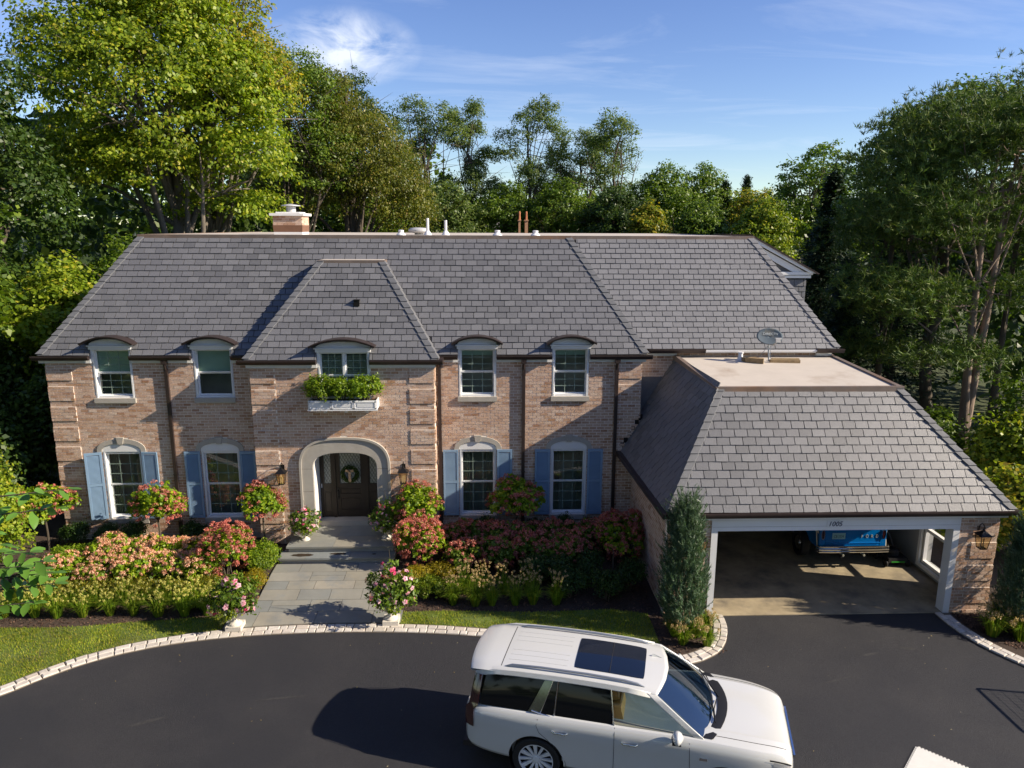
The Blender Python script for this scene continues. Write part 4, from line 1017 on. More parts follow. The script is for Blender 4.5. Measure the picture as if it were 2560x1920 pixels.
for x, y in ((-2.6, 3.2), (.35, 3.2), (1.48, 2.6)):
    mb = MB(); mb.lathe([(.15, 0), (.14, .03), (.09, .07), (.075, .10), (.085, .11), (.085, .15), (.04, .16)], 14, (x, y, ZR+.045)); HP('roof_vent', mb, m_pvc, None, 30)
mb = MB(); mb.lathe([(.10, 0), (.09, .02), (.07, .06), (.06, .17), (.075, .18), (.075, .22), (.05, .22)], 14, (7.02, -.05, 5.31)); HP('vent_pipe', mb, m_pvc, None, 30)
# ============================================================ SUV (origin at the rear axle, x forward, y left)
def interp(tab, x):
    return float(np.interp(x, [t[0] for t in tab], [t[1] for t in tab]))
def csm(tab, x):   # smooth interpolation
    xs = [t[0] for t in tab]; ys = [t[1] for t in tab]
    if x <= xs[0]: return ys[0]
    if x >= xs[-1]: return ys[-1]
    i = int(np.searchsorted(xs, x))-1; i = max(0, i); t = (x-xs[i])/(xs[i+1]-xs[i])
    m0 = (ys[i+1]-ys[i-1])/(xs[i+1]-xs[i-1]) if i > 0 else (ys[1]-ys[0])/(xs[1]-xs[0])
    m1 = (ys[i+2]-ys[i])/(xs[i+2]-xs[i]) if i+2 < len(xs) else (ys[-1]-ys[-2])/(xs[-1]-xs[-2])
    h = xs[i+1]-xs[i]; return (2*t**3-3*t*t+1)*ys[i]+(t**3-2*t*t+t)*h*m0+(-2*t**3+3*t*t)*ys[i+1]+(t**3-t*t)*h*m1
def boolean_cut(o, cutter):
    md = o.modifiers.new('cut', 'BOOLEAN'); md.operation = 'DIFFERENCE'; md.object = cutter; md.solver = 'EXACT'
    dg_ = bpy.context.evaluated_depsgraph_get(); me = bpy.data.meshes.new_from_object(o.evaluated_get(dg_)); o.modifiers.clear(); o.data = me
    bpy.data.objects.remove(cutter)
def build_suv():
    C = root('parked_suv', (1.03, -8.50, .006), 'large pearl white three-row suv with dark sunroof parked on the black driveway', 'car', rz=-R(15.3))
    C.scale = (.96, .96, .96)
    hw = [(-1.30, .72), (-1.26, .88), (-1.15, .965), (-.9, 1.00), (-.4, 1.02), (.5, 1.03), (2, 1.03), (3.0, 1.025), (3.5, 1.01), (3.8, .965), (3.98, .92), (4.07, .86), (4.11, .76)]
    zs = [(-1.30, 1.10), (-1.2, 1.20), (-1.0, 1.24), (0, 1.25), (1.5, 1.25), (2.6, 1.25), (3.2, 1.225), (3.7, 1.18), (3.95, 1.13), (4.06, 1.07), (4.11, .98)]
    zc = [(-1.30, 1.12), (-1.0, 1.26), (2.4, 1.27), (2.75, 1.315), (3.2, 1.31), (3.7, 1.275), (3.95, 1.225), (4.06, 1.16), (4.11, 1.03)]
    zb = [(-1.30, .52), (-1.15, .42), (-.7, .34), (0, .31), (3, .30), (3.6, .33), (3.95, .36), (4.11, .45)]
    xs = sorted(set([-1.30, -1.28, -1.26, -1.22, -1.15, -1.05]+list(np.arange(-.95, 3.6, .12))+[3.6, 3.7, 3.8, 3.88, 3.94, 3.98, 4.02, 4.05, 4.07, 4.09, 4.11]))
    vs = []; n = None
    for x in xs:
        w = csm(hw, x); s_ = csm(zs, x); c = max(csm(zc, x), s_+.005); b = csm(zb, x)
        lip = .02*math.exp(-((x)/.5)**2)+.02*math.exp(-((x-3.07)/.5)**2)
        crease = s_-.10
        half = [(0, b), (w*.8, b), (w*.93, b+.03), (w*.975, b+.10), (w-.012+lip, b+.22), (w-.018+lip, b+.36), (w-.004+lip*.6, (b+.36+crease)/2), (w+.004, crease-.06), (w-.012, crease+.01), (w-.045, s_-.03), (w-.075, s_), (w-.12, s_+.018), (w*.80, s_+(c-s_)*.45), (w*.70, s_+(c-s_)*.62+(.018 if x > 2.5 else 0)), (w*.62, s_+(c-s_)*.72), (w*.3, c-.006), (0, c)]
        ring = [(x, y, z) for y, z in half]+[(x, -y, z) for y, z in half[-2:0:-1]]; n = len(ring); vs += ring
    fs = []
    k = len(xs)
    for i in range(k-1):
        for j in range(n): fs.append((i*n+j, (i+1)*n+j, (i+1)*n+(j+1) % n, i*n+(j+1) % n))
    fs += [tuple(range(n)), tuple(range((k-1)*n, k*n))[::-1]]
    mb = MB(); mb.add(vs, fs); body = part('body', mb, m_carpaint, C, 20)
    cut = MB()
    for x in (0, 3.07):
        for s in (-1, 1): cut.lathe([(.475, -.20), (.475, .20)], 40, T=Matrix.Translation((x, s*.97, .42)) @ Matrix.Rotation(PI/2, 4, 'X'))
    co_ = link('cutter', cut.mesh('cutter', m_plastic), C); bpy.context.view_layer.update(); boolean_cut(body, co_); body.data.set_sharp_from_angle(angle=R(20))
    for x in (0, 3.07):
        for s in (-1, 1):
            mb = MB(); mb.lathe([(.47, .08), (.47, -.17), (.0, -.17)] if s < 0 else [(.47, -.08), (.47, .17), (.0, .17)], 30, T=Matrix.Translation((x, s*.90, .42)) @ Matrix.Rotation(PI/2, 4, 'X'), cap=False); part('wheel_well', mb, m_plastic, C)
    # sill, bumpers
    mb = MB(); mb.box(.52, 2.56, -1.035, -.9, .26, .34); mb.box(.52, 2.56, .9, 1.035, .26, .34); part('side_step', mb, m_plastic, C)
    mb = MB(); mb.box(.55, 2.53, -1.045, -1.03, .335, .352); mb.box(.55, 2.53, 1.03, 1.045, .335, .352); part('chrome_strip', mb, m_chrome, C)
    mb = MB(); mb.box(-1.325, -1.1, -.86, .86, .36, .46); part('rear_valance', mb, m_plastic, C)
    # ---- greenhouse: roof skin and pillars
    belt_y, roof_y = .93, .70
    zroof = [(-1.12, 1.80), (-1.0, 1.845), (-.6, 1.885), (.2, 1.905), (1.0, 1.90), (1.6, 1.875), (1.95, 1.835)]
    def side(x, t):  # t 0 belt .. 1 roof edge
        zr = csm(zroof, x)-.055; y = belt_y+(roof_y+.05-belt_y)*(t**1.25 if t > 0 else 0)
        return y, 1.235+(zr-1.235)*t
    # windscreen corner line: from (2.72, belt) to (1.93, roof)
    def ws_x(t): return 2.72+(1.90-2.72)*t
    def rear_x(t): return -1.14+(.08)*t
    rx = sorted(set(list(np.arange(-1.10, 1.9, .15))+[1.90, 1.95])); vs = []; fs = []; prof = [(1, 0), (.965, .024), (.90, .042), (.75, .054), (.45, .064), (0, .070)]
    m_ = len(prof)*2-1
    for x in rx:
        bow = 0
        y0, z0 = side(x, 1)
        for q, h in prof: vs.append((x+(.16*(1-q*q) if x > 1.6 else 0)*(x-1.6)/.35-(.05*(q*q) if x < -1 else 0)*0, y0*q, z0+h))
        for q, h in prof[-2::-1]: vs.append((x+(.16*(1-q*q) if x > 1.6 else 0)*(x-1.6)/.35, -y0*q, z0+h))
    for i in range(len(rx)-1):
        for j in range(m_-1): fs.append((i*m_+j, i*m_+j+1, (i+1)*m_+j+1, (i+1)*m_+j))
    mb = MB(); mb.add(vs, fs)
    roof_ = part('roof', mb, m_carpaint, C, 50); md = roof_.modifiers.new('solid', 'SOLIDIFY'); md.thickness = .02; md.offset = -1
    def pan(mb, a0, a1, b0, b1, s, off=0., nn=6):
        """side panel between curves: bottom edge x a0->a1 at t=b0 .. handled as quad strip; a0,a1,b0,b1 = (x,t) corners bl, br, tr, tl"""
        g = []
        for i in range(nn+1):
            row = []
            for j in range(nn+1):
                u, v = i/nn, j/nn
                x = (a0[0]*(1-u)+a1[0]*u)*(1-v)+(b1[0]*(1-u)+b0[0]*u)*v; t = (a0[1]*(1-u)+a1[1]*u)*(1-v)+(b1[1]*(1-u)+b0[1]*u)*v
                y, z = side(x, t); row.append((x, s*(y+off), z))
            g.append(row)
        vs = [p for r in g for p in r]; k_ = nn+1
        mb.add(vs, [(i*k_+j, (i+1)*k_+j, (i+1)*k_+j+1, i*k_+j+1) for i in range(nn) for j in range(nn)])
    mb = MB()
    for s in (-1, 1):
        pan(mb, (2.62, .0), (2.76, .0), (1.96, 1.02), (1.78, 1.02), s, .006)          # A pillar
        pan(mb, (-1.12, .92), (1.84, .92), (1.84, 1.06), (-1.12, 1.06), s, .006, 8)   # roof rail
        pan(mb, (-1.10, -.12), (2.76, -.12), (2.72, .015), (-1.10, .015), s, .006, 8) # below belt
    pl = part('pillar', mb, m_carpaint, C, 50); md = pl.modifiers.new('solid', 'SOLIDIFY'); md.thickness = .03; md.offset = -1
    # side glass
    for s in (-1, 1):
        sets = [((1.30, .0), (2.62, .0), (1.84, .93), (1.22, .93), m_cglass2), ((.30, .0), (1.27, .0), (1.19, .93), (.34, .93), m_cglass), ((.05, .06), (.27, .0), (.31, .93), (.24, .93), m_cglass), ((-1.02, .06), (-.16, .06), (.10, .93), (-.92, .93), m_cglass)]
        for a, b, c, d, mm in sets:
            mb = MB(); pan(mb, a, b, c, d, s, -.004 if mm is m_cglass2 else .0); part('side_window', mb, mm if s < 0 else m_cglass, C, 60)
        mb = MB(); pan(mb, (-.16, .06), (.05, .04), (.24, .93), (.10, .93), s, .004); part('quarter_pillar', mb, m_vent2, C, 60)
        mb = MB()
        y0, z0 = side(.05, .04); pts = []
        for x, t in ((2.62, .0), (1.8, -.01), (1.0, -.01), (.3, .0), (.08, .05), (-.10, .11)):
            y, z = side(x, t); pts.append((x, s*(y+.012), z))
        mb.tube(pts, .011, 6)
        for (x0, x1) in ((.05, .24),):
            a_, b_ = side(x0, .05), side(x1, .93); mb.tube([(x0, s*(a_[0]+.008), a_[1]), (x1, s*(b_[0]+.006), b_[1])], .007, 5)
        a_, b_ = side(.27, 0), side(.31, .93); mb.tube([(.285, s*(a_[0]+.006), a_[1]), (.32, s*(b_[0]+.004), b_[1])], .006, 5)
        a_, b_ = side(1.285, 0), side(1.2, .93); mb.tube([(1.285, s*(a_[0]+.004), a_[1]), (1.205, s*(b_[0]+.004), b_[1])], .012, 5)
        part('window_trim', mb, m_chrome, C, 40)
    # windscreen and rear glass
    def xsec(xb, xt, zb_, zt_, yb_, yt_, bowb, bowt, nn=10):
        vs = []
        for i in range(nn+1):
            t = i/nn
            for j in range(nn+1):
                q = -1+2*j/nn; yb2 = yb_+(yt_-yb_)*t; x = xb+(xt-xb)*t+(bowb*(1-t)+bowt*t)*(1-q*q)+.03*math.sin(PI*t); vs.append((x, q*yb2, zb_+(zt_-zb_)*t+.06*(1-q*q)*t))
        return vs, [(i*(nn+1)+j, i*(nn+1)+j+1, (i+1)*(nn+1)+j+1, (i+1)*(nn+1)+j) for i in range(nn) for j in range(nn)]
    mb = MB(); mb.add(*xsec(2.72, 1.96, 1.24, 1.79, .91, .73, .26, .15)); part('windscreen', mb, m_wsglass, C, 60)
    mb = MB(); mb.add(*xsec(-1.17, -1.06, 1.20, 1.78, .90, .74, -.10, -.06)); part('rear_window', mb, m_cglass, C, 60)
    mb = MB(); vs, fs = xsec(-1.05, -1.02, 1.775, 1.80, .74, .73, -.10, -.02); 
    # spoiler / tailgate top, separated from the roof by a dark gap
    pr = []
    for j in range(13):
        q = -1+2*j/12; y, z = side(-.75, 1); hh = float(np.interp(abs(q), [0, .45, .75, .90, .965, 1], [.070, .064, .054, .042, .024, 0])); pr.append((q*(y+.004), z+hh))
    vs = []
    for x, dz, k_ in ((-.700, .006, 1.0), (-.95, .0, 1.0), (-1.16, -.02, .97), (-1.22, -.045, .93), (-1.22, -.075, .92), (-1.10, -.085, .92)):
        vs += [(x-(.07*(1-(y/.75)**2) if x < -1 else 0), y*k_, z+dz) for y, z in pr]
    mb = MB(); mb.add(vs, [(i*13+j, i*13+j+1, (i+1)*13+j+1, (i+1)*13+j) for i in range(5) for j in range(12)]); part('rear_spoiler', mb, m_carpaint, C, 40)
    mb = MB()
    for j in range(12):
        (y0, z0), (y1, z1) = pr[j], pr[j+1]; mb.add([(-.698, y0, z0+.0075), (-.686, y0, z0+.0075), (-.686, y1, z1+.0075), (-.698, y1, z1+.0075)], [(0, 1, 2, 3)])
    part('roof_gap', mb, m_seam, C)
    # sunroof
    def roofz(x, y):
        yy, z = side(x, 1); q = abs(y)/yy; return z+float(np.interp(q, [0, .45, .75, .90, .965, 1], [.070, .064, .054, .042, .024, 0]))
    mb = MB(); vs = []; X0, X1, HY = .54, 1.72, .475; nn = 12
    out = []
    for i in range(nn+1):
        for j in range(nn+1):
            u = -1+2*i/nn; v = -1+2*j/nn
            # squircle corners
            x = (X0+X1)/2+(X1-X0)/2*u*(1-.018*v**8); y = HY*v*(1-.035*u**8); vs.append((x, y, roofz(x, y)+.007))
    mb.add(vs, [(i*(nn+1)+j, (i+1)*(nn+1)+j, (i+1)*(nn+1)+j+1, i*(nn+1)+j+1) for i in range(nn) for j in range(nn)]); part('sunroof', mb, m_roofglass, C, 60)
    mb = MB(); mb.box(1.14, 1.148, -.46, .46, roofz(1.14, 0)-.0, roofz(1.14, 0)+.0085); part('sunroof_joint', mb, m_seam, C)
    mb = MB()
    for k_ in range(-3, 4): 
        if k_: mb.tube([(x, k_*.15, roofz(x, k_*.15)+.001) for x in np.linspace(-.6, .42, 6)], .004, 4, False)
    part('roof_rib', mb, m_carpaint, C)
    for s in (-1, 1):   # roof rails
        mb = MB(); pts = [(x, s*(.645 if -.55 < x < 1.5 else .65), roofz(x, .64)+h) for x, h in ((-.62, .0), (-.5, .035), (0, .045), (.8, .045), (1.4, .040), (1.62, .03), (1.74, .0))]
        mb.tube(pts, [.012, .02, .021, .021, .021, .018, .01], 8); part('roof_rail', mb, m_gutter if 0 else m_steel, C, 50)
    mb = MB(); mb.add([(1.80, .26, roofz(1.8, .26)), (2.0, .26, roofz(1.9, .26)), (1.83, .26, roofz(1.8, .26)+.055), (1.80, .285, roofz(1.8, .26)), (2.0, .27, roofz(1.9, .26)), (1.80, .235, roofz(1.8, .26))], [(0, 1, 2), (3, 2, 4), (5, 4, 2), (3, 5, 2)]); part('antenna_fin', mb, m_carpaint, C)
    # cowl and wipers
    mb = MB(); vs = []
    for j in range(13):
        q = -1+2*j/12; xb = 2.72+.26*(1-q*q); y = q*.91
        for dx, dz in ((-.03, .012), (.06, .022), (.135, .018)):
            x = xb+dx; zz0 = csm(zs, x)+(csm(zc, x)-csm(zs, x))*(1-abs(q))**.5 if abs(q) < 1 else csm(zs, x); vs.append((x, y, max(1.255, zz0)+dz))
    mb.add(vs, [(3*j+a, 3*j+a+1, 3*j+a+4, 3*j+a+3) for j in range(12) for a in range(2)]); part('cowl', mb, m_plastic, C, 60)
    for y0, y1 in ((-.55, .05), (.15, .72)):
        mb = MB(); f = lambda y, t: (2.72-.76*t+.26*(1-(y/.91)**2)+.03, y, 1.25+.55*t+.035)
        mb.tube([(2.98 if abs(y0) < .3 else 2.90, y0, 1.33), f((y0+y1)/2, .14), f(y1, .10)], .010, 5); mb.tube([f(y0+.05, .05), f(y1+.05, .22)], .012, 5); part('wiper', mb, m_plastic, C)
    # hood shut line, door shut lines following the body surface
    def bsurf(x, z, s):
        w = csm(hw, x); s_ = csm(zs, x); b = csm(zb, x); lip = .02*math.exp(-((x)/.5)**2)+.02*math.exp(-((x-3.07)/.5)**2); cr = s_-.10
        return s*float(np.interp(z, [b+.10, b+.22, b+.36, (b+.36+cr)/2, cr-.06, cr+.01, s_-.03, s_], [w*.975, w-.012+lip, w-.018+lip, w-.004+lip*.6, w+.004, w-.012, w-.045, w-.075]))
    def seam(pts, r=.0055):
        mb = MB(); mb.tube(pts, r, 4); return mb
    for s in (-1, 1):
        lines = [[(1.30, z) for z in np.linspace(.36, 1.245, 12)], [(2.50+.02*math.sin(z*3), z) for z in np.linspace(.36, 1.20, 10)],
                 [(.02, 1.20), (.0, 1.10), (.05, .98), (.20, .86), (.40, .66), (.50, .50), (.52, .38)]]
        mb = MB()
        for ln_ in lines: mb.tube([(x, bsurf(x, z, s)+s*.0005, z) for x, z in ln_], .0045, 4)
        part('door_gap', mb, m_seam, C)
        mb = MB()
        pts = []
        for x in np.linspace(2.82, 3.99, 14): w = csm(hw, x); pts.append((x, s*(w*.80 if x > 2.95 else w*.80), csm(zs, x)+(max(csm(zc, x), csm(zs, x)+.005)-csm(zs, x))*.45+.001))
        mb.tube(pts, .005, 4); part('hood_gap', mb, m_seam, C)
        for x in (.40, 1.55):
            mb = MB(); y = bsurf(x, 1.04, s); mb.tube([(x-.13, y-s*.004, 1.045), (x-.10, y+s*.035, 1.045), (x+.10, y+s*.035, 1.04), (x+.13, y-s*.004, 1.04)], [.012, .017, .017, .012], 6); part('door_handle', mb, m_chrome, C, 60)
        # mirror
        mb = MB(); T = Matrix.Translation((2.30, s*1.11, 1.335)) @ Matrix.Diagonal((.095, .145, .10, 1)).to_4x4()
        ms = bmesh_sphere(10, 8); mb.add([T @ Vector((p.x*(1-.25*(p.y*s > 0)), p.y, max(-.62, p.z))) for p in ms[0]], ms[1]); mr = part('side_mirror', mb, m_carpaint, C, 60)
        mb = MB(); mb.box(2.22, 2.36, min(s*1.02, s*1.20), max(s*1.02, s*1.20), 1.262, 1.285); mb.tube([(2.33, s*.94, 1.25), (2.31, s*1.06, 1.27)], .03, 6); part('mirror_base', mb, m_plastic, mr)
        mb = MB(); mb.add([(2.205, s*1.02, 1.28), (2.205, s*1.22, 1.28), (2.205, s*1.21, 1.40), (2.205, s*1.03, 1.41)], [(0, 1, 2, 3)]); part('mirror_glass', mb, m_chrome, mr)
        mb = MB(); x = 2.72; y = bsurf(x, .98, s); mb.box(x-.06, x+.06, min(y, y+s*.008), max(y, y+s*.008), .95, .995); part('fender_badge', mb, m_chrome, C)
        # head lamp (thin upper blade, tall vertical lamp) and tail lamp
        mb = MB(); vs = []
        for x in np.linspace(3.72, 4.06, 7): w = csm(hw, x); z = csm(zs, x); vs += [(x, s*(w+.004), z-.09), (x, s*(w+.006), z-.06)]
        mb.add(vs, [(2*i, 2*i+2, 2*i+3, 2*i+1) for i in range(6)]); hl_ = part('headlight', mb, m_seam, C)
        mb = MB(); vs = []
        for x in np.linspace(3.78, 4.05, 6): w = csm(hw, x); z = csm(zs, x); vs += [(x, s*(w+.007), z-.17), (x, s*(w+.007), z-.095)]
        mb.add(vs, [(2*i, 2*i+2, 2*i+3, 2*i+1) for i in range(5)]); part('lamp_lens', mb, m_lamp, hl_)
        mb = MB(); vs = []
        for x in np.linspace(3.93, 4.09, 5): w = csm(hw, x); vs += [(x, s*(w+.008), .58), (x, s*(w+.008), .93)]
        mb.add(vs, [(2*i, 2*i+2, 2*i+3, 2*i+1) for i in range(4)]); part('daytime_lamp', mb, m_cglass, hl_)
        mb = MB(); vs = []
        for z in np.linspace(.86, 1.74, 12):
            t = max(0, (z-1.235)/.56); 
            if z < 1.2: a, b = -1.10+.10*(1.2-z)*0, -1.26; ya, yb_ = abs(bsurf(-1.03, min(z, 1.15), 1))+.006, abs(bsurf(-1.24, min(z, 1.1), 1))+.012
            else: a, b = -1.03+.05*t, -1.20+.08*t; ya, yb_ = side(-1.0, min(1, t))[0]+.012, side(-1.1, min(1, t))[0]-.02
            vs += [(a, s*ya, z), ((a+b)/2, s*(ya+yb_)/2+s*.012, z), (b, s*yb_, z)]
        mb.add(vs, [(3*i+j, 3*i+3+j, 3*i+4+j, 3*i+1+j) for i in range(11) for j in range(2)]); part('tail_light', mb, m_red, C, 60)
    mb = MB(); mb.box(4.085, 4.135, -.60, .60, .50, .98); gr = part('grille', mb, m_plastic, C)
    mb = MB()
    for z in np.linspace(.54, .94, 8): mb.box(4.136, 4.145, -.58, .58, z-.008, z+.008)
    mb.box(4.12, 4.15, -.63, .63, .985, 1.01); part('grille_bar', mb, m_chrome, gr)
    # wheels
    for x in (0, 3.07):
        for s in (-1, 1):
            wh = bpy.data.objects.new('wheel', None); COL.objects.link(wh); wh.parent = C; wh.location = (x, s*.88, .415); wh.rotation_euler = (-s*-PI/2, 0, 0) if 0 else (PI/2*(1 if s < 0 else -1), 0, 0)
            mb = MB(); mb.lathe([(.30, -.13), (.385, -.145), (.41, -.12), (.415, 0), (.41, .12), (.385, .145), (.30, .13), (.29, .10)], 40, cap=False); part('tyre', mb, m_rubber, wh, 40)
            mb = MB(); mb.lathe([(.0, .045), (.27, .03), (.29, .06)], 32); part('rim_back', mb, m_rimdark, wh)
            mb = MB(); o_ = [(.302*math.cos(2*PI*i/40), .302*math.sin(2*PI*i/40)) for i in range(41)]; i_ = [(p*.94, q*.94) for p, q in o_]; mb.ring(o_, i_, lambda u, v, d: (u, v, d), .08, .128)
            for k_ in range(12):
                a = 2*PI*k_/12+.1; sp = .045 if k_ % 2 else .028
                ca, sa = math.cos(a), math.sin(a); T = Matrix(((ca, -sa, 0, 0), (sa, ca, 0, 0), (0, 0, 1, 0), (0, 0, 0, 1)))
                q = [(.05, -.018, .085), (.29, -sp, .115), (.29, sp*.6, .115), (.05, .018, .085), (.05, -.018, .06), (.29, -sp, .075), (.29, sp*.6, .075), (.05, .018, .06)]
                mb.add([T @ Vector(p) for p in q], [(0, 1, 2, 3), (0, 4, 5, 1), (1, 5, 6, 2), (2, 6, 7, 3)])
            mb.lathe([(.065, .06), (.065, .098), (.05, .104)], 16); part('rim', mb, m_rim, wh)
    # cabin
    mb = MB(); mb.box(-1.0, 2.6, -.90, .90, .66, .70); mb.box(-.95, 2.3, -.88, -.85, .70, 1.18); mb.box(-.95, 2.3, .85, .88, .70, 1.18); part('cabin_lining', mb, m_tan, C)
    mb = MB(); mb.box(2.25, 2.75, -.88, .88, .8, 1.17); mb.box(2.15, 2.3, -.15, .15, .8, 1.25); mb.box(1.2, 2.2, -.13, .13, .7, .98); part('dashboard', mb, m_plastic, C)
    mb = MB(); mb.lathe([(.17, -.012), (.19, 0), (.17, .012), (.15, 0), (.17, -.012)], 20, T=Matrix.Translation((2.08, .38, 1.13)) @ Matrix.Rotation(R(65), 4, 'Y')); part('steering_wheel', mb, m_plastic, C)
    for x in (1.46, .35, -.55):
        for y in (-.47, .47):
            mb = MB(); mb.box(x-.05, x+.50, y-.30, y+.30, .70, .98)
            T = Matrix.Translation((x-.02, y, .9)) @ Matrix.Rotation(R(-14), 4, 'Y'); mb.box(-.09, .07, -.28, .28, 0, .62, T); mb.box(-.07, .05, -.15, .15, .64, .84, T); part('seat', mb, m_tan, C)
    return C
def bmesh_sphere(nu, nv):
    vs = []; fs = []
    for j in range(nv+1):
        t = PI*j/nv
        for i in range(nu): q = 2*PI*i/nu; vs.append(Vector((math.sin(t)*math.cos(q), math.sin(t)*math.sin(q), math.cos(t))))
    for j in range(nv):
        for i in range(nu): fs.append((j*nu+i, (j+1)*nu+i, (j+1)*nu+(i+1) % nu, j*nu+(i+1) % nu))
    return vs, fs
build_suv()
# ============================================================ vintage pickup in the garage (origin at ground under the rear bumper, y forward)
def build_truck():
    T = root('vintage_pickup', (9.66, -2.12, .024), 'vintage bright blue pickup truck with chrome rear bumper parked inside the garage', 'truck')
    hw = .90
    prof = [(-hw, .60), (-hw-.015, .72), (-hw-.02, .95), (-hw, 1.18), (-hw+.04, 1.22), (hw-.04, 1.22), (hw, 1.18), (hw+.02, .95), (hw+.015, .72), (hw, .60)]
    mb = MB()
    inner = [(-hw+.10, .74), (-hw+.10, .8), (-hw+.10, .95), (-hw+.09, 1.18), (-hw+.08, 1.21), (hw-.08, 1.21), (hw-.09, 1.18), (hw-.10, .95), (hw-.10, .8), (hw-.10, .74)]
    mb.box(-hw, -hw+.08, .10, 2.2, .56, 1.22); mb.box(hw-.08, hw, .10, 2.2, .56, 1.22); mb.box(-hw+.08, hw-.08, .16, 2.2, .60, .70)
    mb.box(-.90, .90, 2.22, 4.7, .50, 1.15); mb.box(-.80, .80, 2.25, 3.5, 1.15, 1.25); mb.box(-.84, .84, 3.6, 4.7, 1.15, 1.22)
    mb.box(-.72, .72, 2.3, 3.3, 1.72, 1.80); mb.box(-.76, .76, 2.26, 2.31, 1.25, 1.74)
    part('body', mb, m_blue, T)
    mb = MB(); mb.box(-.735, .735, .085, .14, .60, 1.22); mb.box(-.735, .735, .06, .085, .60, .66); mb.box(-.735, .735, .062, .085, .71, .73); mb.box(-.735, .735, .06, .085, 1.17, 1.22); tg = part('tailgate', mb, m_blue, T)
    for s in (-1, 1):
        x0, x1 = sorted((s*.745, s*.89)); mb = MB(); mb.box(x0, x1, .075, .12, .56, 1.22); part('rear_post', mb, m_blue, T)
        mb = MB(); k = 20; o_ = [(s*.818+.048*math.cos(2*PI*i/k), .965+.135*math.sin(2*PI*i/k)) for i in range(k+1)]; i_ = [(s*.818+(u-s*.818)*.72, .965+(v-.965)*.88) for u, v in o_]; mb.ring(o_, i_, XZ, .045, .075); tl = part('tail_light', mb, m_chrome, T)
        mb = MB(); mb.prism(i_[:-1], XZ, .052, .074); part('lens', mb, m_red, tl)
        mb = MB(); mb.box(s*.921-.004, s*.921+.004, .12, 2.2, .98, 1.04); mb.tube([(s*.925, .12, .62), (s*.93, .16, .80), (s*.93, .20, 1.0), (s*.93, .30, 1.2)], .014, 5); part('side_moulding', mb, m_cream, T)
        for y in (.95, 3.9):
            wh = bpy.data.objects.new('wheel', None); COL.objects.link(wh); wh.parent = T; wh.location = (s*.98, y, .36); wh.rotation_euler = (0, s*PI/2, 0)
            mb = MB(); mb.lathe([(.22, -.10), (.34, -.11), (.36, -.08), (.36, .08), (.34, .11), (.22, .10)], 28, cap=False); part('tyre', mb, m_rubber, wh, 40)
            mb = MB(); mb.lathe([(.22, .07), (.20, .085), (.12, .06), (.11, .10), (.0, .12)], 20); part('hubcap', mb, m_chrome, wh, 30)
    mb = MB()
    for z, d in ((.655, .0), (.585, .012), (.515, .0)):
        pts = [(-.97, .06, z), (-.93, -.02-d, z), (-.6, -.035-d, z), (.6, -.035-d, z), (.93, -.02-d, z), (.97, .06, z)]; mb.tube(pts, .022, 6)
    mb.box(-.93, .93, -.03, -.0, .50, .67); bp = part('rear_bumper', mb, m_chrome, T, 40)
    mb = MB(); mb.box(-.57, -.22, .055, .062, .84, 1.01); pt = part('licence_plate', mb, m_plate, T)
    text_mesh('CB 3334', .105, 'plate_text', m_ink, pt, (-.395, .053, .91), (PI/2, 0, 0), .001, 0, .72)
    for i, ch_ in enumerate('FORD'): text_mesh(ch_, .125, 'tailgate_letter', m_silver, tg, (.24+i*.135, .078, .90), (PI/2, 0, 0), .006, 0, .8)
    mb = MB(); mb.box(-.09, .09, .05, .075, 1.11, 1.135); part('latch', mb, m_chrome, T)
    mb = MB(); mb.box(-.35, .35, .3, 4.4, .36, .55); mb.tube([(-.30, -.02, .36), (-.30, .5, .38)], .03, 8); mb.tube([(-.9, 3.9, .36), (.9, 3.9, .36)], .05, 8); mb.tube([(-.9, .95, .36), (.9, .95, .36)], .07, 8); part('chassis', mb, m_plastic, T)
    for x in (-.28, .28): mb = MB(); mb.tube([(x, -.06, .42), (x, .3, .44)], .028, 8); part('exhaust_tip', mb, m_silver, T)
build_truck()
# push mower beside it
mw = root('lawn_mower', (10.95, -1.75, .024), 'dark push mower standing by the garage window wall', 'mower')
mb = MB(); mb.box(-.26, .26, -.3, .3, .13, .26); mb.lathe([(.16, .26), (.16, .38), (.12, .42), (.03, .43)], 14); part('deck', mb, m_plastic, mw)
mb = MB(); mb.box(-.18, .18, -.311, -.301, .15, .175); part('green_strip', mb, mat('green_paint', (.02, .30, .02), .5), mw)
for x in (-.30, .30):
    for y in (-.24, .24):
        mb = MB(); mb.lathe([(.09, -.025), (.10, 0), (.09, .025)], 14, (x, y, .10), Matrix.Rotation(PI/2, 4, 'Y')); part('wheel', mb, m_rubber, mw, 40)
mb = MB(); mb.tube([(-.2, .28, .25), (-.2, .95, 1.0), (.2, .95, 1.0), (.2, .28, .25)], .014, 6); part('handlebar', mb, m_steel, mw)
bk = root('bicycle', (11.0, -.7, .024), 'dark bicycle leaning in the garage corner right of the blue truck', 'bicycle')
for y in (0, 1.0):
    mb = MB(); c = [(.0, y+.32*math.cos(2*PI*i/24), .34+.32*math.sin(2*PI*i/24)) for i in range(25)]; mb.tube(c, .02, 6, False); part('wheel', mb, m_rubber, bk)
mb = MB(); mb.tube([(0, 0, .34), (0, .4, .36), (0, .9, .85), (0, .35, .85), (0, 0, .34)], .016, 6); mb.tube([(0, .4, .36), (0, .3, .95)], .014, 6); mb.tube([(0, 1.0, .34), (0, .88, 1.0)], .014, 6); part('frame', mb, m_black, bk)
mb = MB(); mb.tube([(-.28, .85, 1.02), (0, .88, 1.0), (.28, .85, 1.02)], .012, 6); part('handlebar', mb, m_silver, bk)
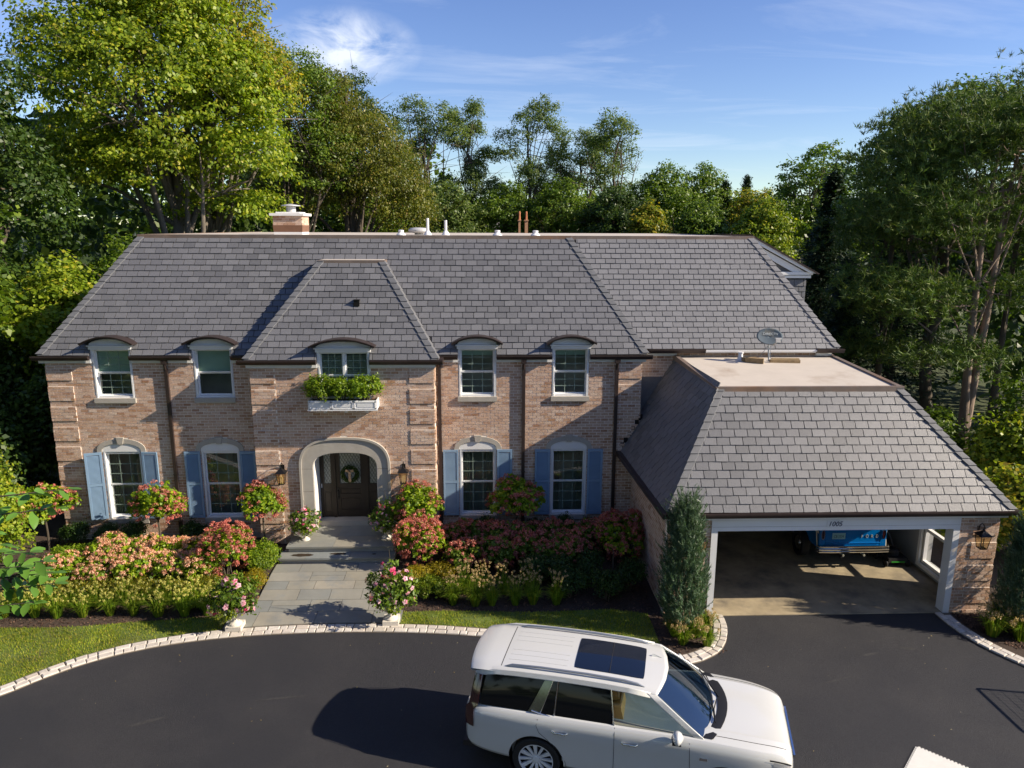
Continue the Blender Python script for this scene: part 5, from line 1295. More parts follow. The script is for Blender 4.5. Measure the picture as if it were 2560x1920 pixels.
mb = MB(); mb.box(-.06, .06, .18, .42, .95, .99); part('saddle', mb, m_plastic, bk)
# ============================================================ fixtures on the house
def lantern(x, y, z, label, group='black wall lanterns', s=1.0):
    t = root('wall_lantern', (x, y, z), label, 'lantern', group); t.scale = (s, s, s)
    mb = MB(); mb.box(-.045, .045, -.02, .0, .04, .28); part('back_plate', mb, m_black, t)
    mb = MB(); mb.tube([(0, -.01, .12), (0, -.05, .30), (0, -.12, .37), (0, -.19, .34), (0, -.20, .24)], .011, 6); part('scroll_arm', mb, m_black, t)
    mb = MB(); c = -.20; w0, w1 = .075, .115; zt, zb_ = .12, -.20
    tp = [(-w1, c-w1, zt), (w1, c-w1, zt), (w1, c+w1, zt), (-w1, c+w1, zt)]; bt = [(-w0, c-w0, zb_), (w0, c-w0, zb_), (w0, c+w0, zb_), (-w0, c+w0, zb_)]
    for a, b in zip(tp, bt): mb.tube([a, b], .007, 4)
    for q in (tp, bt): 
        for i in range(4): mb.tube([q[i], q[(i+1) % 4]], .008, 4)
    mb.box(-w0, w0, c-w0, c+w0, zb_-.012, zb_); part('cage', mb, m_black, t)
    mb = MB(); w2 = w1+.03; q = [(-w2, c-w2, zt), (w2, c-w2, zt), (w2, c+w2, zt), (-w2, c+w2, zt)]; r_ = [(-.03, c-.03, zt+.10), (.03, c-.03, zt+.10), (.03, c+.03, zt+.10), (-.03, c+.03, zt+.10)]
    mb.add(q+r_, [(0, 1, 5, 4), (1, 2, 6, 5), (2, 3, 7, 6), (3, 0, 4, 7), (0, 3, 2, 1), (4, 5, 6, 7)]); mb.lathe([(.03, 0), (.03, .03), (.01, .05)], 8, (0, c, zt+.10)); part('hood', mb, m_black, t)
    for i in range(4):
        a, b = tp[i], tp[(i+1) % 4]; d, e = bt[i], bt[(i+1) % 4]; mb = MB(); mb.add([d, e, b, a], [(0, 1, 2, 3)]); part('glass_pane', mb, m_lglass, t)
    for dx, dy in ((-.03, 0), (.03, 0), (0, .03)):
        mb = MB(); mb.lathe([(.010, 0), (.010, .17), (.004, .20)], 6, (dx, c+dy, zb_)); part('candle', mb, m_candle, t)
    return t
lantern(-5.57, -.5, 2.24, 'black wall lantern on the brick left of the arched front door')
lantern(-2.28, -.5, 2.24, 'black wall lantern on the brick right of the arched front door')
lantern(11.32, GY, 1.93, 'black wall lantern on the brick pier right of the garage opening')
lantern(4.82, GY, 1.90, 'black wall lantern half hidden behind the tall green juniper left of the garage')
# wreath on the door
wr_ = root('door_wreath', (DCX, .13, 2.02), 'round green wreath with burlap bow hanging on the dark front door', 'wreath')
# ============================================================ FOLIAGE TOOLS
def unit(a): return a/np.maximum(1e-9, np.linalg.norm(a, axis=1, keepdims=True))
def leafmesh(name, C, Nn, size, m, asp=.55, dirs=None, tip=.6):
    """one kite-shaped leaf per centre; Nn = leaf normals"""
    n = len(C); Nn = unit(Nn)
    if dirs is None: dirs = RNG.normal(size=(n, 3))
    t = unit(dirs-Nn*(dirs*Nn).sum(1, keepdims=True)); b = np.cross(Nn, t)
    s = (np.ones(n)*size)[:, None]
    V = np.stack([C-t*s*(1-tip), C-b*s*asp*.5, C+t*s*tip, C+b*s*asp*.5], 1).reshape(-1, 3)
    return npmesh(name, V, np.arange(4*n).reshape(n, 4), m)
def lobes_cloud(lobes, nclump, per, cr, up=.5, flat=.55, inner=.55, seed=0):
    """clumps of leaves spread through overlapping ellipsoid lobes"""
    rg = np.random.default_rng(seed); L_ = np.array(lobes, float); w = (L_[:, 3]*L_[:, 4]*L_[:, 5])**(2/3); w /= w.sum()
    k = rg.choice(len(L_), nclump, p=w); d = unit(rg.normal(size=(nclump, 3))); d[:, 2] = np.where(d[:, 2] < -.35, -d[:, 2]*.6, d[:, 2]); d = unit(d)
    r = inner+(1-inner)*rg.random(nclump)**.55; r *= 1+.10*rg.normal(size=nclump)
    cc = L_[k, :3]+d*r[:, None]*L_[k, 3:6]
    # leaves
    sz = cr*(.55+.8*rg.random(nclump))
    o = rg.normal(size=(nclump, per, 3)); o /= np.maximum(1e-6, np.linalg.norm(o, axis=2, keepdims=True)); o *= (rg.random((nclump, per, 1))**.5); o[:, :, 2] *= flat
    C = (cc[:, None]+o*sz[:, None, None]).reshape(-1, 3)
    Nn = (d[:, None]*.55+np.array([0, 0, up])+rg.normal(size=(nclump, per, 3))*.55+o*.5).reshape(-1, 3)
    return C, Nn, cc
def place(name, me, parent): return link(name, me, parent)
def limbs(mb, base, top, r0, r1, targets, seed=0, nb=3, thin=.35):
    rg = random.Random(seed); base, top = Vector(base), Vector(top); n = 7; pts = []; rs = []
    for i in range(n+1):
        t = i/n; p = base.lerp(top, t)+Vector((rg.uniform(-1, 1), rg.uniform(-1, 1), 0))*.03*(top-base).length*(0 < i < n); pts.append(p); rs.append(r0*(1-t)**.8+r1*t**1)
    pts_ = pts; mb.tube(pts, rs, 9, False)
    for tg in targets:
        tg = Vector(tg); i = rg.randint(2, n-1); a = pts_[i]
        mid = a.lerp(tg, .5)+Vector((rg.uniform(-.1, .1), rg.uniform(-.1, .1), .06))*(tg-a).length; r = rs[i]*.5
        mb.tube([a, a.lerp(mid, .5)+Vector((0, 0, .02)), mid, mid.lerp(tg, .55)+Vector((rg.uniform(-.1, .1), rg.uniform(-.1, .1), .1)), tg], [r, r*.8, r*.6, r*.42, r*.15], 6, False)
        for q in range(nb):
            t2 = mid.lerp(tg, rg.uniform(0, .6)); e = t2+Vector((rg.uniform(-1, 1), rg.uniform(-1, 1), rg.uniform(-.1, .8))).normalized()*(tg-a).length*thin
            mb.tube([t2, t2.lerp(e, .5)+Vector((0, 0, .04)), e], [r*.35, r*.25, r*.06], 5, False)
    return mb
def tree(name, loc, label, cat, group, lobes, nclump, per, cr, leaf, m, bark=None, trunk=None, r0=.25, asp=.6, seed=1, up=.5, flat=.55, inner=.55, nb=2, droop=False, targets=None, nlimb=16):
    """loc = foot of the trunk; lobes in coordinates relative to it"""
    t = root(name, loc, label, cat, group)
    C, Nn, cc = lobes_cloud(lobes, nclump, per, cr, up, flat, inner, seed)
    rg = np.random.default_rng(seed+9); sz = leaf*(.65+.7*rg.random(len(C)))
    dirs = None
    if droop: dirs = rg.normal(size=C.shape)*.5+np.array([0, 0, -1.])
    place('crown', leafmesh('crown', C, Nn, sz, m, asp, dirs), t)
    if trunk is None: trunk = max(l[2] for l in lobes)
    mb = MB(); tg = targets or [l[:3] for l in lobes]
    sel = [tuple(cc[i]) for i in rg.integers(0, len(cc), min(nlimb, len(cc)))]
    tx, ty = (trunk[0], trunk[1]) if isinstance(trunk, tuple) else (0, 0); tz = trunk[2] if isinstance(trunk, tuple) else trunk
    limbs(mb, (0, 0, -.1), (tx, ty, tz), r0, r0*.25, list(tg)+sel, seed, nb); part('trunk', mb, bark or m_bark, t, 60)
    return t
# ============================================================ GARDEN
def flowerheads(cc, r, per, leaf, seed=0, cone=1.1):
    rg = np.random.default_rng(seed); n = len(cc); o = rg.normal(size=(n, per, 3)); o /= np.linalg.norm(o, axis=2, keepdims=True); o[:, :, 2] = np.abs(o[:, :, 2])*cone
    rr = r*(.6+.6*rg.random((n, 1, 1)))
    C = (cc[:, None]+o*rr*(.55+.45*rg.random((n, per, 1)))).reshape(-1, 3); Nn = (o+rg.normal(size=(n, per, 3))*.45).reshape(-1, 3)
    return C, Nn, leaf*(.7+.6*rg.random(len(C)))
_sh = {}
def shrub_parts(key, lobes, nclump, per, cr, leaf, m, fl=None, stem=None, seed=1, asp=.6, up=.45, inner=.6):
    """build (or reuse) the meshes of one kind of shrub: list of (part name, mesh)"""
    if key in _sh: return _sh[key]
    C, Nn, cc = lobes_cloud(lobes, nclump, per, cr, up, .8, inner, seed); rg = np.random.default_rng(seed+3)
    out = [('foliage', leafmesh('foliage', C, Nn, leaf*(.65+.7*rg.random(len(C))), m, asp))]
    if fl:
        nf, fr, fper, fleaf, fm = fl[:5]; L_ = np.array(lobes, float); k = rg.integers(0, len(L_), nf); d = unit(rg.normal(size=(nf, 3))+np.array([0, -.25, .45])); c = L_[k, :3]+d*L_[k, 3:6]*(1.0+.10*rg.random((nf, 1)))
        ok = np.array([all(((p-l[:3])/l[3:6]@((p-l[:3])/l[3:6])) > .72 for l in L_) for p in c]); c = c[ok]
        Cf, Nf, sf = flowerheads(c, fr, fper, fleaf, seed+5); out.append(('blooms', leafmesh('blooms', Cf, Nf, sf, fm, .8)))
    if stem: out.append(('stem', stem.mesh('stem', m_bark, 50)))
    else:
        mb = MB()
        for a in range(5): q = a*1.3+seed; mb.tube([(0.03*math.cos(q), .03*math.sin(q), -.03), (lobes[0][3]*.35*math.cos(q), lobes[0][4]*.35*math.sin(q), lobes[0][2])], [.014, .006], 5, False)
        out.append(('stem', mb.mesh('stem', m_bark)))
    _sh[key] = out; return out
def shrub(name, x, y, label, cat, group, parts, rz=0, sc=1., z=None):
    t = root(name, (x, y, gz(x, y) if z is None else z), label, cat, group, rz); t.scale = (sc, sc, sc)
    for n_, me in parts:
        o = link(n_, me, t)
        if n_ in ('blooms', 'stalks', 'seed_heads', 'leaves'): o['kind'] = 'stuff'
    return t
def std_parts(key, h, r, rz, m=m_hyd, flm=m_pink, seed=1, nf=70, trunk_r=.03, dens=1.):
    mb = MB(); mb.tube([(0, 0, -.05), (.015, 0, h*.4), (0, .01, h-rz*.6)], [trunk_r, trunk_r*.9, trunk_r*.8], 7, False)
    rg = random.Random(seed); lobes = [(0, 0, h, r*.8, r*.8, rz*.85)]
    for k in range(6):
        a = k*1.05+rg.random(); lobes.append((r*.5*math.cos(a), r*.5*math.sin(a), h+rg.uniform(-.35, .5)*rz, r*.48, r*.48, rz*.45))
        mb.tube([(0, 0, h-rz*.65), (r*.5*math.cos(a), r*.5*math.sin(a), h)], [.015, .005], 5, False)
    return shrub_parts(key, lobes, int(210*dens), 19, .115, .098, m, (nf*2, .085, 36, .038, flm), mb, seed)
HYG = 'hydrangeas trained as small standard trees'
A1 = std_parts('std1', 1.22, .74, .62, seed=3, nf=75); A2 = std_parts('std2', 1.30, .68, .66, seed=4, nf=85); A3 = std_parts('std3', 1.36, .60, .56, seed=8, nf=90)
shrub('hydrangea_tree', -11.95, -.75, 'small pink hydrangea tree at the far left corner of the brick wall', 'hydrangea', HYG, A1, .3, 1.05)
shrub('hydrangea_tree', -8.85, -.95, 'pink hydrangea tree standing before the leftmost ground floor window', 'hydrangea', HYG, A2, 1.1, 1.05)
shrub('hydrangea_tree', -6.05, -.95, 'slim pink hydrangea tree with pale trunk left of the front steps under the lantern', 'hydrangea', HYG, A3, 2.2, 1.0)
shrub('hydrangea_tree', -1.88, -.95, 'round pink hydrangea tree under the right hand lantern beside the front door', 'hydrangea', HYG, A2, 4.0, 1.0)
shrub('hydrangea_tree', .80, -.75, 'shaded dark red hydrangea tree standing between the two right ground floor windows', 'hydrangea', HYG, A1, 5.0, 1.08)
mb = MB(); mb.tube([(0, 0, -.05), (.01, 0, .5), (0, 0, 1.0)], [.018, .015, .012], 6, False)
thin = shrub_parts('thin', [(0, 0, 1.02, .26, .2, .14), (.2, 0, .92, .18, .14, .1)], 16, 14, .08, .07, m_hyd, (16, .07, 34, .034, m_pink), mb, 6)
shrub('hydrangea_tree', 3.12, -3.0, 'tiny young hydrangea tree with a few coral blooms on a bare stem', 'hydrangea', None, thin, 0, 1.0)
def bush_parts(key, r, h, flm, seed, nf=120, m=m_hyd, fr=.075, leaf=.08, dens=1.):
    rg = random.Random(seed); lobes = [(0, 0, h*.5, r*.8, r*.8, h*.48)]
    for k in range(6): a = k*1.05+rg.random(); lobes.append((r*.5*math.cos(a), r*.5*math.sin(a), h*.55+rg.uniform(-.15, .2)*h, r*.5, r*.5, h*.36))
    return shrub_parts(key, lobes, int(170*dens), 18, .115, leaf*1.1, m, (int(nf*1.7), fr, 34, .037, flm) if nf else None, None, seed)
BH = bush_parts('bigpink', .66, 1.25, m_pink, 12, 260)
shrub('hydrangea_bush', -1.80, -1.95, 'tall rounded pink hydrangea bush right of the entrance steps', 'hydrangea', None, BH, .4, 1.0)
shrub('hydrangea_bush', -6.62, -2.35, 'tall rounded pink hydrangea bush left of the walkway near the steps', 'hydrangea', None, BH, 2.0, 1.04)
shrub('hydrangea_bush', 3.55, -1.75, 'tall dark pink hydrangea bush shaded beside the garage side wall', 'hydrangea', None, BH, 3.3, 1.02)
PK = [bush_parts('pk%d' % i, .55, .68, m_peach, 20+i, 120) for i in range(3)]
i = 0
names = ['at the far left end', 'second from the left', 'in the middle', 'fourth from the left', 'nearest the walkway']
for row, (yy, xs_) in enumerate([(-1.75, [-9.7, -8.9, -8.1, -7.35]), (-2.55, [-10.6, -9.7, -8.8, -7.9, -7.3])]):
    for j, x in enumerate(xs_):
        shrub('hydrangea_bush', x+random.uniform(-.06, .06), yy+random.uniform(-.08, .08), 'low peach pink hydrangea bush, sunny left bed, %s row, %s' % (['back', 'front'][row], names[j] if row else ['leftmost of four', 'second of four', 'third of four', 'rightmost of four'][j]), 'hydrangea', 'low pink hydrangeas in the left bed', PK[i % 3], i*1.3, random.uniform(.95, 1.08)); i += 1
i = 0
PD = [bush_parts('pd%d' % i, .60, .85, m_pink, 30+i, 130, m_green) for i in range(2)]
for row, (yy, xs_) in enumerate([(-1.35, [-.75, .15, 1.05, 1.95, 2.8]), (-2.15, [-.55, .35, 1.25, 2.15])]):
    for j, x in enumerate(xs_):
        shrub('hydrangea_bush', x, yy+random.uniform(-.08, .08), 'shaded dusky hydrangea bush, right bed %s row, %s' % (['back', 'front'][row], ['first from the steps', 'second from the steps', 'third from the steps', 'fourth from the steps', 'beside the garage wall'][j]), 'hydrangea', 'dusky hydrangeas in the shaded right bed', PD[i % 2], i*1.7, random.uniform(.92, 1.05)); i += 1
# boxwoods along the foundation
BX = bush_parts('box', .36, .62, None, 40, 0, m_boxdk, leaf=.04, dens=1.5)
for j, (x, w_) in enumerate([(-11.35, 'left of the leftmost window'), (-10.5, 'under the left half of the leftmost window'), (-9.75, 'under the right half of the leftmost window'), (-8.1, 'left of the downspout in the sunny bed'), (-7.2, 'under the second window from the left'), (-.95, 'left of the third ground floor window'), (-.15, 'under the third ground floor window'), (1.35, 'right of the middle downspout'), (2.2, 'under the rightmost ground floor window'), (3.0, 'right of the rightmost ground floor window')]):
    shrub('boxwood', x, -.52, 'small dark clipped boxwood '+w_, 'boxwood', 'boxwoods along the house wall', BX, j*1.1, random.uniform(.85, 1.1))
# golden and lime low shrubs
GD = bush_parts('gold', .34, .42, None, 50, 0, m_gold, leaf=.035, dens=1.6); LM = bush_parts('lime', .40, .38, None, 51, 0, m_lime, leaf=.05, dens=1.4); GN = bush_parts('green', .42, .45, None, 52, 0, m_box, leaf=.045, dens=1.5)
for x, y, p, l in [(-5.75, -2.95, GD, 'golden dwarf shrub at the left edge of the walkway'), (-1.10, -2.62, GD, 'golden dwarf shrub right of the walkway beside the tall seed heads'), (-1.78, -2.85, GD, 'golden dwarf shrub just behind the right hand flower urn'),
                   (-5.85, -2.05, GN, 'bright green dwarf boxwood left of the lower step'), (-6.0, -1.5, GN, 'bright green boxwood at the corner of the landing'), (-1.45, -3.3, LM, 'lime green leafy perennial right of the curbside urn'), (-1.0, -3.35, LM, 'low lime perennial between curbside urn and strappy clumps'), (-6.15, -3.35, LM, 'lime green leafy perennial behind the left curbside urn'), (-6.55, -3.65, LM, 'bushy lime perennial left of the left curbside urn'),
                   (-11.0, -1.6, GN, 'low green shrub at the far left of the flower bed'), (-10.4, -1.5, GN, 'low green shrub beside the mulch at the left of the bed')]:
    shrub('low_shrub', x, y, l, 'shrub', None, p, random.uniform(0, 6), random.uniform(.95, 1.1))
LR = bush_parts('lowrow', .42, .36, None, 53, 0, leafmat('yellow_green_leaf', [(0, (.06, .10, .008)), (.5, (.16, .17, .012)), (1, (.30, .24, .02))], .4), leaf=.04, dens=1.5)
for j, x in enumerate(np.linspace(-11.0, -6.9, 7)):
    shrub('low_shrub', x, -3.15+random.uniform(-.06, .06), 'low yellow green shrub behind the left seed heads, %s' % ['far left', 'second', 'third', 'fourth', 'fifth', 'sixth', 'nearest the walkway'][j], 'shrub', 'yellow green shrubs in the left bed', LR, j*1.2, 1.05)
for j, (x, y) in enumerate([(1.7, -2.9), (2.5, -2.8), (2.0, -3.45), (2.9, -3.6), (1.2, -2.85), (3.5, -3.2)]):
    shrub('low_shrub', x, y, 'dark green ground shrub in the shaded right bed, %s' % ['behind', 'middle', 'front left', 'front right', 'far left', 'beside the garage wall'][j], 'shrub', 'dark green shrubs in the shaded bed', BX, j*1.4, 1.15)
# alliums: strappy clumps with round seed heads
def allium_parts(key, h, nst, seed, fm, head=.034, leafh=.42, nl=250):
    if key in _sh: return _sh[key]
    rg = np.random.default_rng(seed); a = rg.uniform(0, 2*PI, nl); r = rg.uniform(0, .09, nl); base = np.stack([r*np.cos(a), r*np.sin(a), 0*a], 1); d = np.stack([np.cos(a), np.sin(a), 0*a], 1); e = np.stack([-np.sin(a), np.cos(a), 0*a], 1)*.006
    h_ = leafh*(.6+.6*rg.random(nl))[:, None]; o = (.15+.55*rg.random(nl))[:, None]
    p1 = base+d*h_*o*.5+np.array([0, 0, 1.])*h_*.8; p2 = base+d*h_*o*1.15+np.array([0, 0, 1.])*h_*(1-.35*o)
    V = np.stack([base-e, base+e, p1+e, p1-e], 1).reshape(-1, 3); V2 = np.stack([p1-e, p1+e, p2+e*.2, p2-e*.2], 1).reshape(-1, 3)
    V = np.concatenate([V, V2]); out = [('leaves', npmesh('leaves', V, np.arange(len(V)).reshape(-1, 4), m_strap))]
    mb = MB(); hc = []
    for k in range(nst):
        q = rg.uniform(0, 2*PI); l = rg.uniform(.02, .24); hh = h*rg.uniform(.72, 1.08); p = (l*math.cos(q)*1.2, l*math.sin(q)*1.2, hh); hc.append(p); mb.tube([(l*.3*math.cos(q), l*.3*math.sin(q), 0), (l*.7*math.cos(q), l*.7*math.sin(q), hh*.55), p], .0035, 3, False)
    out.append(('stalks', mb.mesh('stalks', m_strap)))
    hc = np.array(hc); Cf, Nf, sf = flowerheads(hc, head, 30, .020, seed, 1.0); Cf = Cf.copy(); z = np.repeat(hc[:, 2], 30); flip = rg.random(len(Cf)) < .45; Cf[flip, 2] = 2*z[flip]-Cf[flip, 2]
    out.append(('seed_heads', leafmesh('seed_heads', Cf, Nf, sf, fm, .8))); _sh[key] = out; return out
AL = [allium_parts('al%d' % i, .58, 24, 60+i, m_seed) for i in range(3)]; AR = [allium_parts('ar%d' % i, .80, 26, 70+i, m_seed2) for i in range(3)]
ORD = ['leftmost', 'second from the left', 'third from the left', 'fourth from the left', 'fifth from the left', 'sixth from the left', 'seventh from the left', 'eighth from the left', 'ninth from the left', 'rightmost']
for row in range(2):
    for j, x in enumerate(np.linspace(-11.1+.2*row, -6.5, 9)):
        lab = 'green strappy clump with buff seed heads, left bed %s row, %s' % (['front', 'rear'][row], ORD[j] if j < 8 else 'rightmost')
        shrub('allium_clump', x+random.uniform(-.08, .08), -3.98+.42*row+random.uniform(-.05, .05), lab, 'allium', 'allium clumps along the left bed', AL[(j+row) % 3], j*2.1, random.uniform(.9, 1.1))
for row in range(2):
    xs_ = [(-.85, -.35, .15, .65, 1.15, 1.65), (-.55, -.05, .45, .95)][row]
    for j, x in enumerate(xs_):
        shrub('allium_clump', x+random.uniform(-.06, .06), -3.72+.45*row+random.uniform(-.05, .05), 'tall clump of tan seed heads, right bed %s row, %s' % (['front', 'rear'][row], ORD[j] if j < len(xs_)-1 else 'rightmost'), 'allium', 'tall allium clumps right of the walkway', AR[(j+row) % 3], j*2.3, random.uniform(.9, 1.05))
AG = [allium_parts('ag%d' % i, .42, 22, 80+i, m_seed2, .045, .34, 230) for i in range(2)]
for j, (x, y, l) in enumerate([(4.25, -5.50, 'nearest the parked suv'), (4.62, -5.22, 'in the middle under the juniper'), (4.95, -4.92, 'beside the garage pier'), (4.15, -5.15, 'at the lawn edge under the juniper'), (4.75, -5.6, 'at the curb corner')]):
    shrub('fountain_grass', x, y, 'tuft of green grass with tan plumes '+l, 'ornamental grass', 'grass tufts around the left juniper', AG[j % 2], j*1.3, 1.0, 0.02)
for j, (x, y, l) in enumerate([(11.25, -5.35, 'nearest the right curb'), (11.75, -5.55, 'at the concrete pad'), (12.2, -5.4, 'at the right edge below the juniper'), (11.65, -4.9, 'at the foot of the right pier')]):
    shrub('fountain_grass', x, y, 'tuft of ornamental grass '+l, 'ornamental grass', 'grass tufts by the right pier', AG[j % 2], j*1.9, 1.35, 0.02)
# junipers
def juniper(x, y, h, r, label, seed):
    t = root('juniper', (x, y, 0.0), label, 'juniper', 'upright junipers flanking the garage'); rg = np.random.default_rng(seed)
    n = 1150; z = h*rg.random(n)**.9; prof = np.interp(z/h, [0, .12, .35, .65, .88, 1], [.55, .9, 1, .8, .45, .08])*r
    a = rg.uniform(0, 2*PI, n); q = (.30+.70*rg.random(n)**.55)*(1+.12*np.sin(3*a+z*3)); c = np.stack([prof*q*np.cos(a), prof*q*np.sin(a), z], 1)
    per = 30; out = np.stack([np.cos(a), np.sin(a), 0*a], 1)
    ln = (.16+.16*rg.random(n))*np.where(z > h*.8, 1.35, 1.)
    dr = unit(out*.34+np.array([0, 0, 1.])+rg.normal(size=(n, 3))*.17)
    u = rg.random((n, per, 1)); C = c[:, None]+dr[:, None]*u*ln[:, None, None]*1.5+rg.normal(size=(n, per, 3))*.022*(1.2-u)
    D = (dr[:, None]+rg.normal(size=(n, per, 3))*.22).reshape(-1, 3); Nn = rg.normal(size=(n*per, 3))+np.repeat(out, per, 0)*.5
    link('foliage', leafmesh('foliage', C.reshape(-1, 3), Nn, .115*(.6+.8*rg.random(n*per)), m_jun, .11, D), t)
    mb = MB(); mb.tube([(0, 0, -.1), (0, 0, h*.85)], [.06, .015], 7, False)
    for k in range(14): a_ = k*2.4; zz_ = .2+h*.6*k/14; mb.tube([(0, 0, zz_), (r*.6*math.cos(a_), r*.6*math.sin(a_), zz_+.45)], [.02, .006], 5, False)
    part('trunk', mb, m_bark, t)
juniper(4.36, -4.86, 2.85, .46, 'tall blue green juniper at the left corner of the garage', 91)
juniper(12.08, -5.10, 2.40, .50, 'dark upright juniper right of the garage pier at the right edge', 92)
# urns
def urn(x, y, z, label, plant_label, sc=1., pot=True, seed=1, plinth=True, hpl=.75):
    t = root('stone_urn', (x, y, z), label, 'urn', 'pale stone urns beside the walkway and steps'); t.scale = (sc,)*3; b = 0
    if plinth: mb = MB(); mb.box(-.17, .17, -.17, .17, 0, .10); part('plinth', mb, m_urn, t); b = .10
    mb = MB(); mb.lathe([(.15, b), (.14, b+.03), (.075, b+.07), (.055, b+.13), (.08, b+.16), (.16, b+.20), (.23, b+.27), (.255, b+.36), (.25, b+.40), (.29, b+.43), (.295, b+.46), (.25, b+.455), (.22, b+.38)], 26); part('bowl', mb, m_urn, t, 30)
    mb = MB(); mb.lathe([(.0, b+.42), (.24, b+.42)], 16); part('potting_soil', mb, m_mulch_g, t)
    p = root('potted_mandevilla', (x, y, z+(b+.42)*sc), plant_label, 'potted flowers', 'flowering plants in the stone urns'); p.scale = (sc*1.38,)*3; rg = np.random.default_rng(seed)
    lobes = [(0, 0, .16, .36, .36, .2), (.10, 0, .28, .27, .27, .2), (-.12, .05, .26, .25, .25, .18), (0, 0, hpl*.62, .14, .14, .14), (.15, -.1, .05, .22, .2, .16), (-.18, -.08, .05, .18, .18, .15)]
    C, Nn, cc = lobes_cloud(lobes, 110, 17, .10, .4, .8, .6, seed); link('foliage', leafmesh('foliage', C, Nn, .075*(.6+.7*rg.random(len(C))), m_mand, .42), p)
    C, Nn, cc = lobes_cloud([(0, -.1, .02, .30, .24, .10), (.05, -.05, -.05, .28, .28, .1)], 40, 16, .08, .5, .8, .5, seed+1); link('trailing_foliage', leafmesh('trailing_foliage', C, Nn, .045, m_lime, .7), p)
    for nm, k, mm, s_ in (('pink_blooms', 40, m_petal, .044), ('magenta_blooms', 9, m_petalr, .036)):
        L_ = np.array(lobes); q = rg.integers(0, len(L_), k); d = unit(rg.normal(size=(k, 3))+np.array([.1, -.75, .35])); c = L_[q, :3]+d*L_[q, 3:6]*1.1
        V = []; D = []; Nn = []
        for i in range(k):
            a = unit(d[i:i+1]+rg.normal(size=(1, 3))*.3)[0]; u = unit(np.cross(a, [[.1, .2, 1.]]))[0]; v = np.cross(a, u)
            for f in range(5): q_ = 2*PI*f/5; dd = u*math.cos(q_)+v*math.sin(q_); V.append(c[i]+dd*s_*.55); D.append(dd); Nn.append(a+dd*.25)
        o = link(nm, leafmesh(nm, np.array(V), np.array(Nn), s_, mm, .95, np.array(D), .55), p); o['kind'] = 'stuff'
    mb = MB(); mb.tube([(0, 0, 0), (.02, 0, .4), (0, 0, hpl)], [.012, .01, .004], 5, False); part('stem', mb, m_bark, p)
urn(-5.66, -4.62, .05, 'stone urn at the curb on the left of the walkway', 'pink mandevilla filling the urn at the left curb of the walkway', 1.0, seed=5)
urn(-2.19, -4.48, .05, 'stone urn on a square plinth at the curb right of the walkway', 'pink mandevilla filling the urn at the right curb of the walkway', 1.05, seed=6, hpl=.85)
urn(-4.92, -1.05, .565, 'small stone urn on the left of the landing', 'pink flowers spilling from the small urn left of the front door', .78, seed=7, plinth=False)
urn(-2.76, -.95, .565, 'stone urn in shade on the right of the landing', 'dark magenta flowers in the urn right of the front door', .82, seed=8, plinth=False, hpl=.9)
# window box with three clipped shrubs
wbx = root('window_box', (-3.79, -.5, 4.13), 'white panelled window box under the window above the front door', 'window box')
mb = MB(); a, b = -.90, .90
mb.box(a, b, -.43, -.40, 0, .27); mb.box(a, a+.03, -.40, 0, 0, .27); mb.box(b-.03, b, -.40, 0, 0, .27); mb.box(a, b, -.40, 0, 0, .02); mb.box(a-.015, b+.015, -.445, -.42, .0, .03)
part('box', mb, m_white, wbx)
mb = MB()
for k in range(3):
    x0 = a+.03+k*.585; x1 = x0+.57; 
    for q in ((x0, x0+.03, .045, .25), (x1-.03, x1, .045, .25), (x0, x1, .045, .07), (x0, x1, .225, .25)): mb.box(q[0], q[1], -.446, -.431, q[2], q[3])
    mb.box(x0+.08, x1-.08, -.44, -.431, .10, .195)
part('panel_moulding', mb, m_white, wbx)
mb = MB()
for x in (-.5, .05, .6): mb.box(x-.035, x+.035, -.25, 0, -.10, -.002)
part('bracket', mb, m_white, wbx)
mb = MB(); mb.box(a+.035, b-.035, -.395, -.005, .025, .22); part('potting_soil', mb, m_mulch_g, wbx)
WBX = shrub_parts('wbx', [(0, 0, .26, .30, .24, .27), (.14, 0, .30, .2, .2, .22), (-.14, .02, .26, .2, .2, .22), (0, -.05, .14, .26, .2, .16)], 190, 16, .075, .042, m_box, None, None, 44)
for k, (x, l) in enumerate([(-.62, 'left'), (-.02, 'middle'), (.60, 'right')]):
    shrub('window_box_boxwood', -3.79+x, -.72, 'round bright green boxwood in the window box above the door, %s of three' % l, 'boxwood', 'boxwoods in the window box', WBX, k*2.0, [1.36, 1.22, 1.40][k], 4.33)
# wreath leaves and bow
rg = np.random.default_rng(3); n = 1500; a = rg.uniform(0, 2*PI, n); q = rg.uniform(0, 2*PI, n); rr = .205+.06*np.cos(q)*rg.random(n)**.4; C = np.stack([rr*np.cos(a), -.02+.045*np.sin(q), rr*np.sin(a)], 1)
link('wreath_ring', leafmesh('wreath_ring', C, rg.normal(size=(n, 3))+np.array([0, -1, .3]), .04, m_wreath, .5), wr_)
mb = MB()
for s in (-1, 1): mb.add([(0, -.07, .10), (s*.05, -.10, .15), (s*.11, -.08, .16), (s*.12, -.08, .09), (s*.05, -.07, .07)], [(0, 1, 2, 3, 4)])
mb.add([(-.03, -.08, .10), (.03, -.08, .10), (.045, -.075, -.20), (.0, -.075, -.23), (-.04, -.075, -.18)], [(0, 1, 2, 3, 4)]); mb.lathe([(.0, -.03), (.035, 0), (.0, .03)], 8, (0, -.09, .10)); part('bow', mb, m_ribbon, wr_)
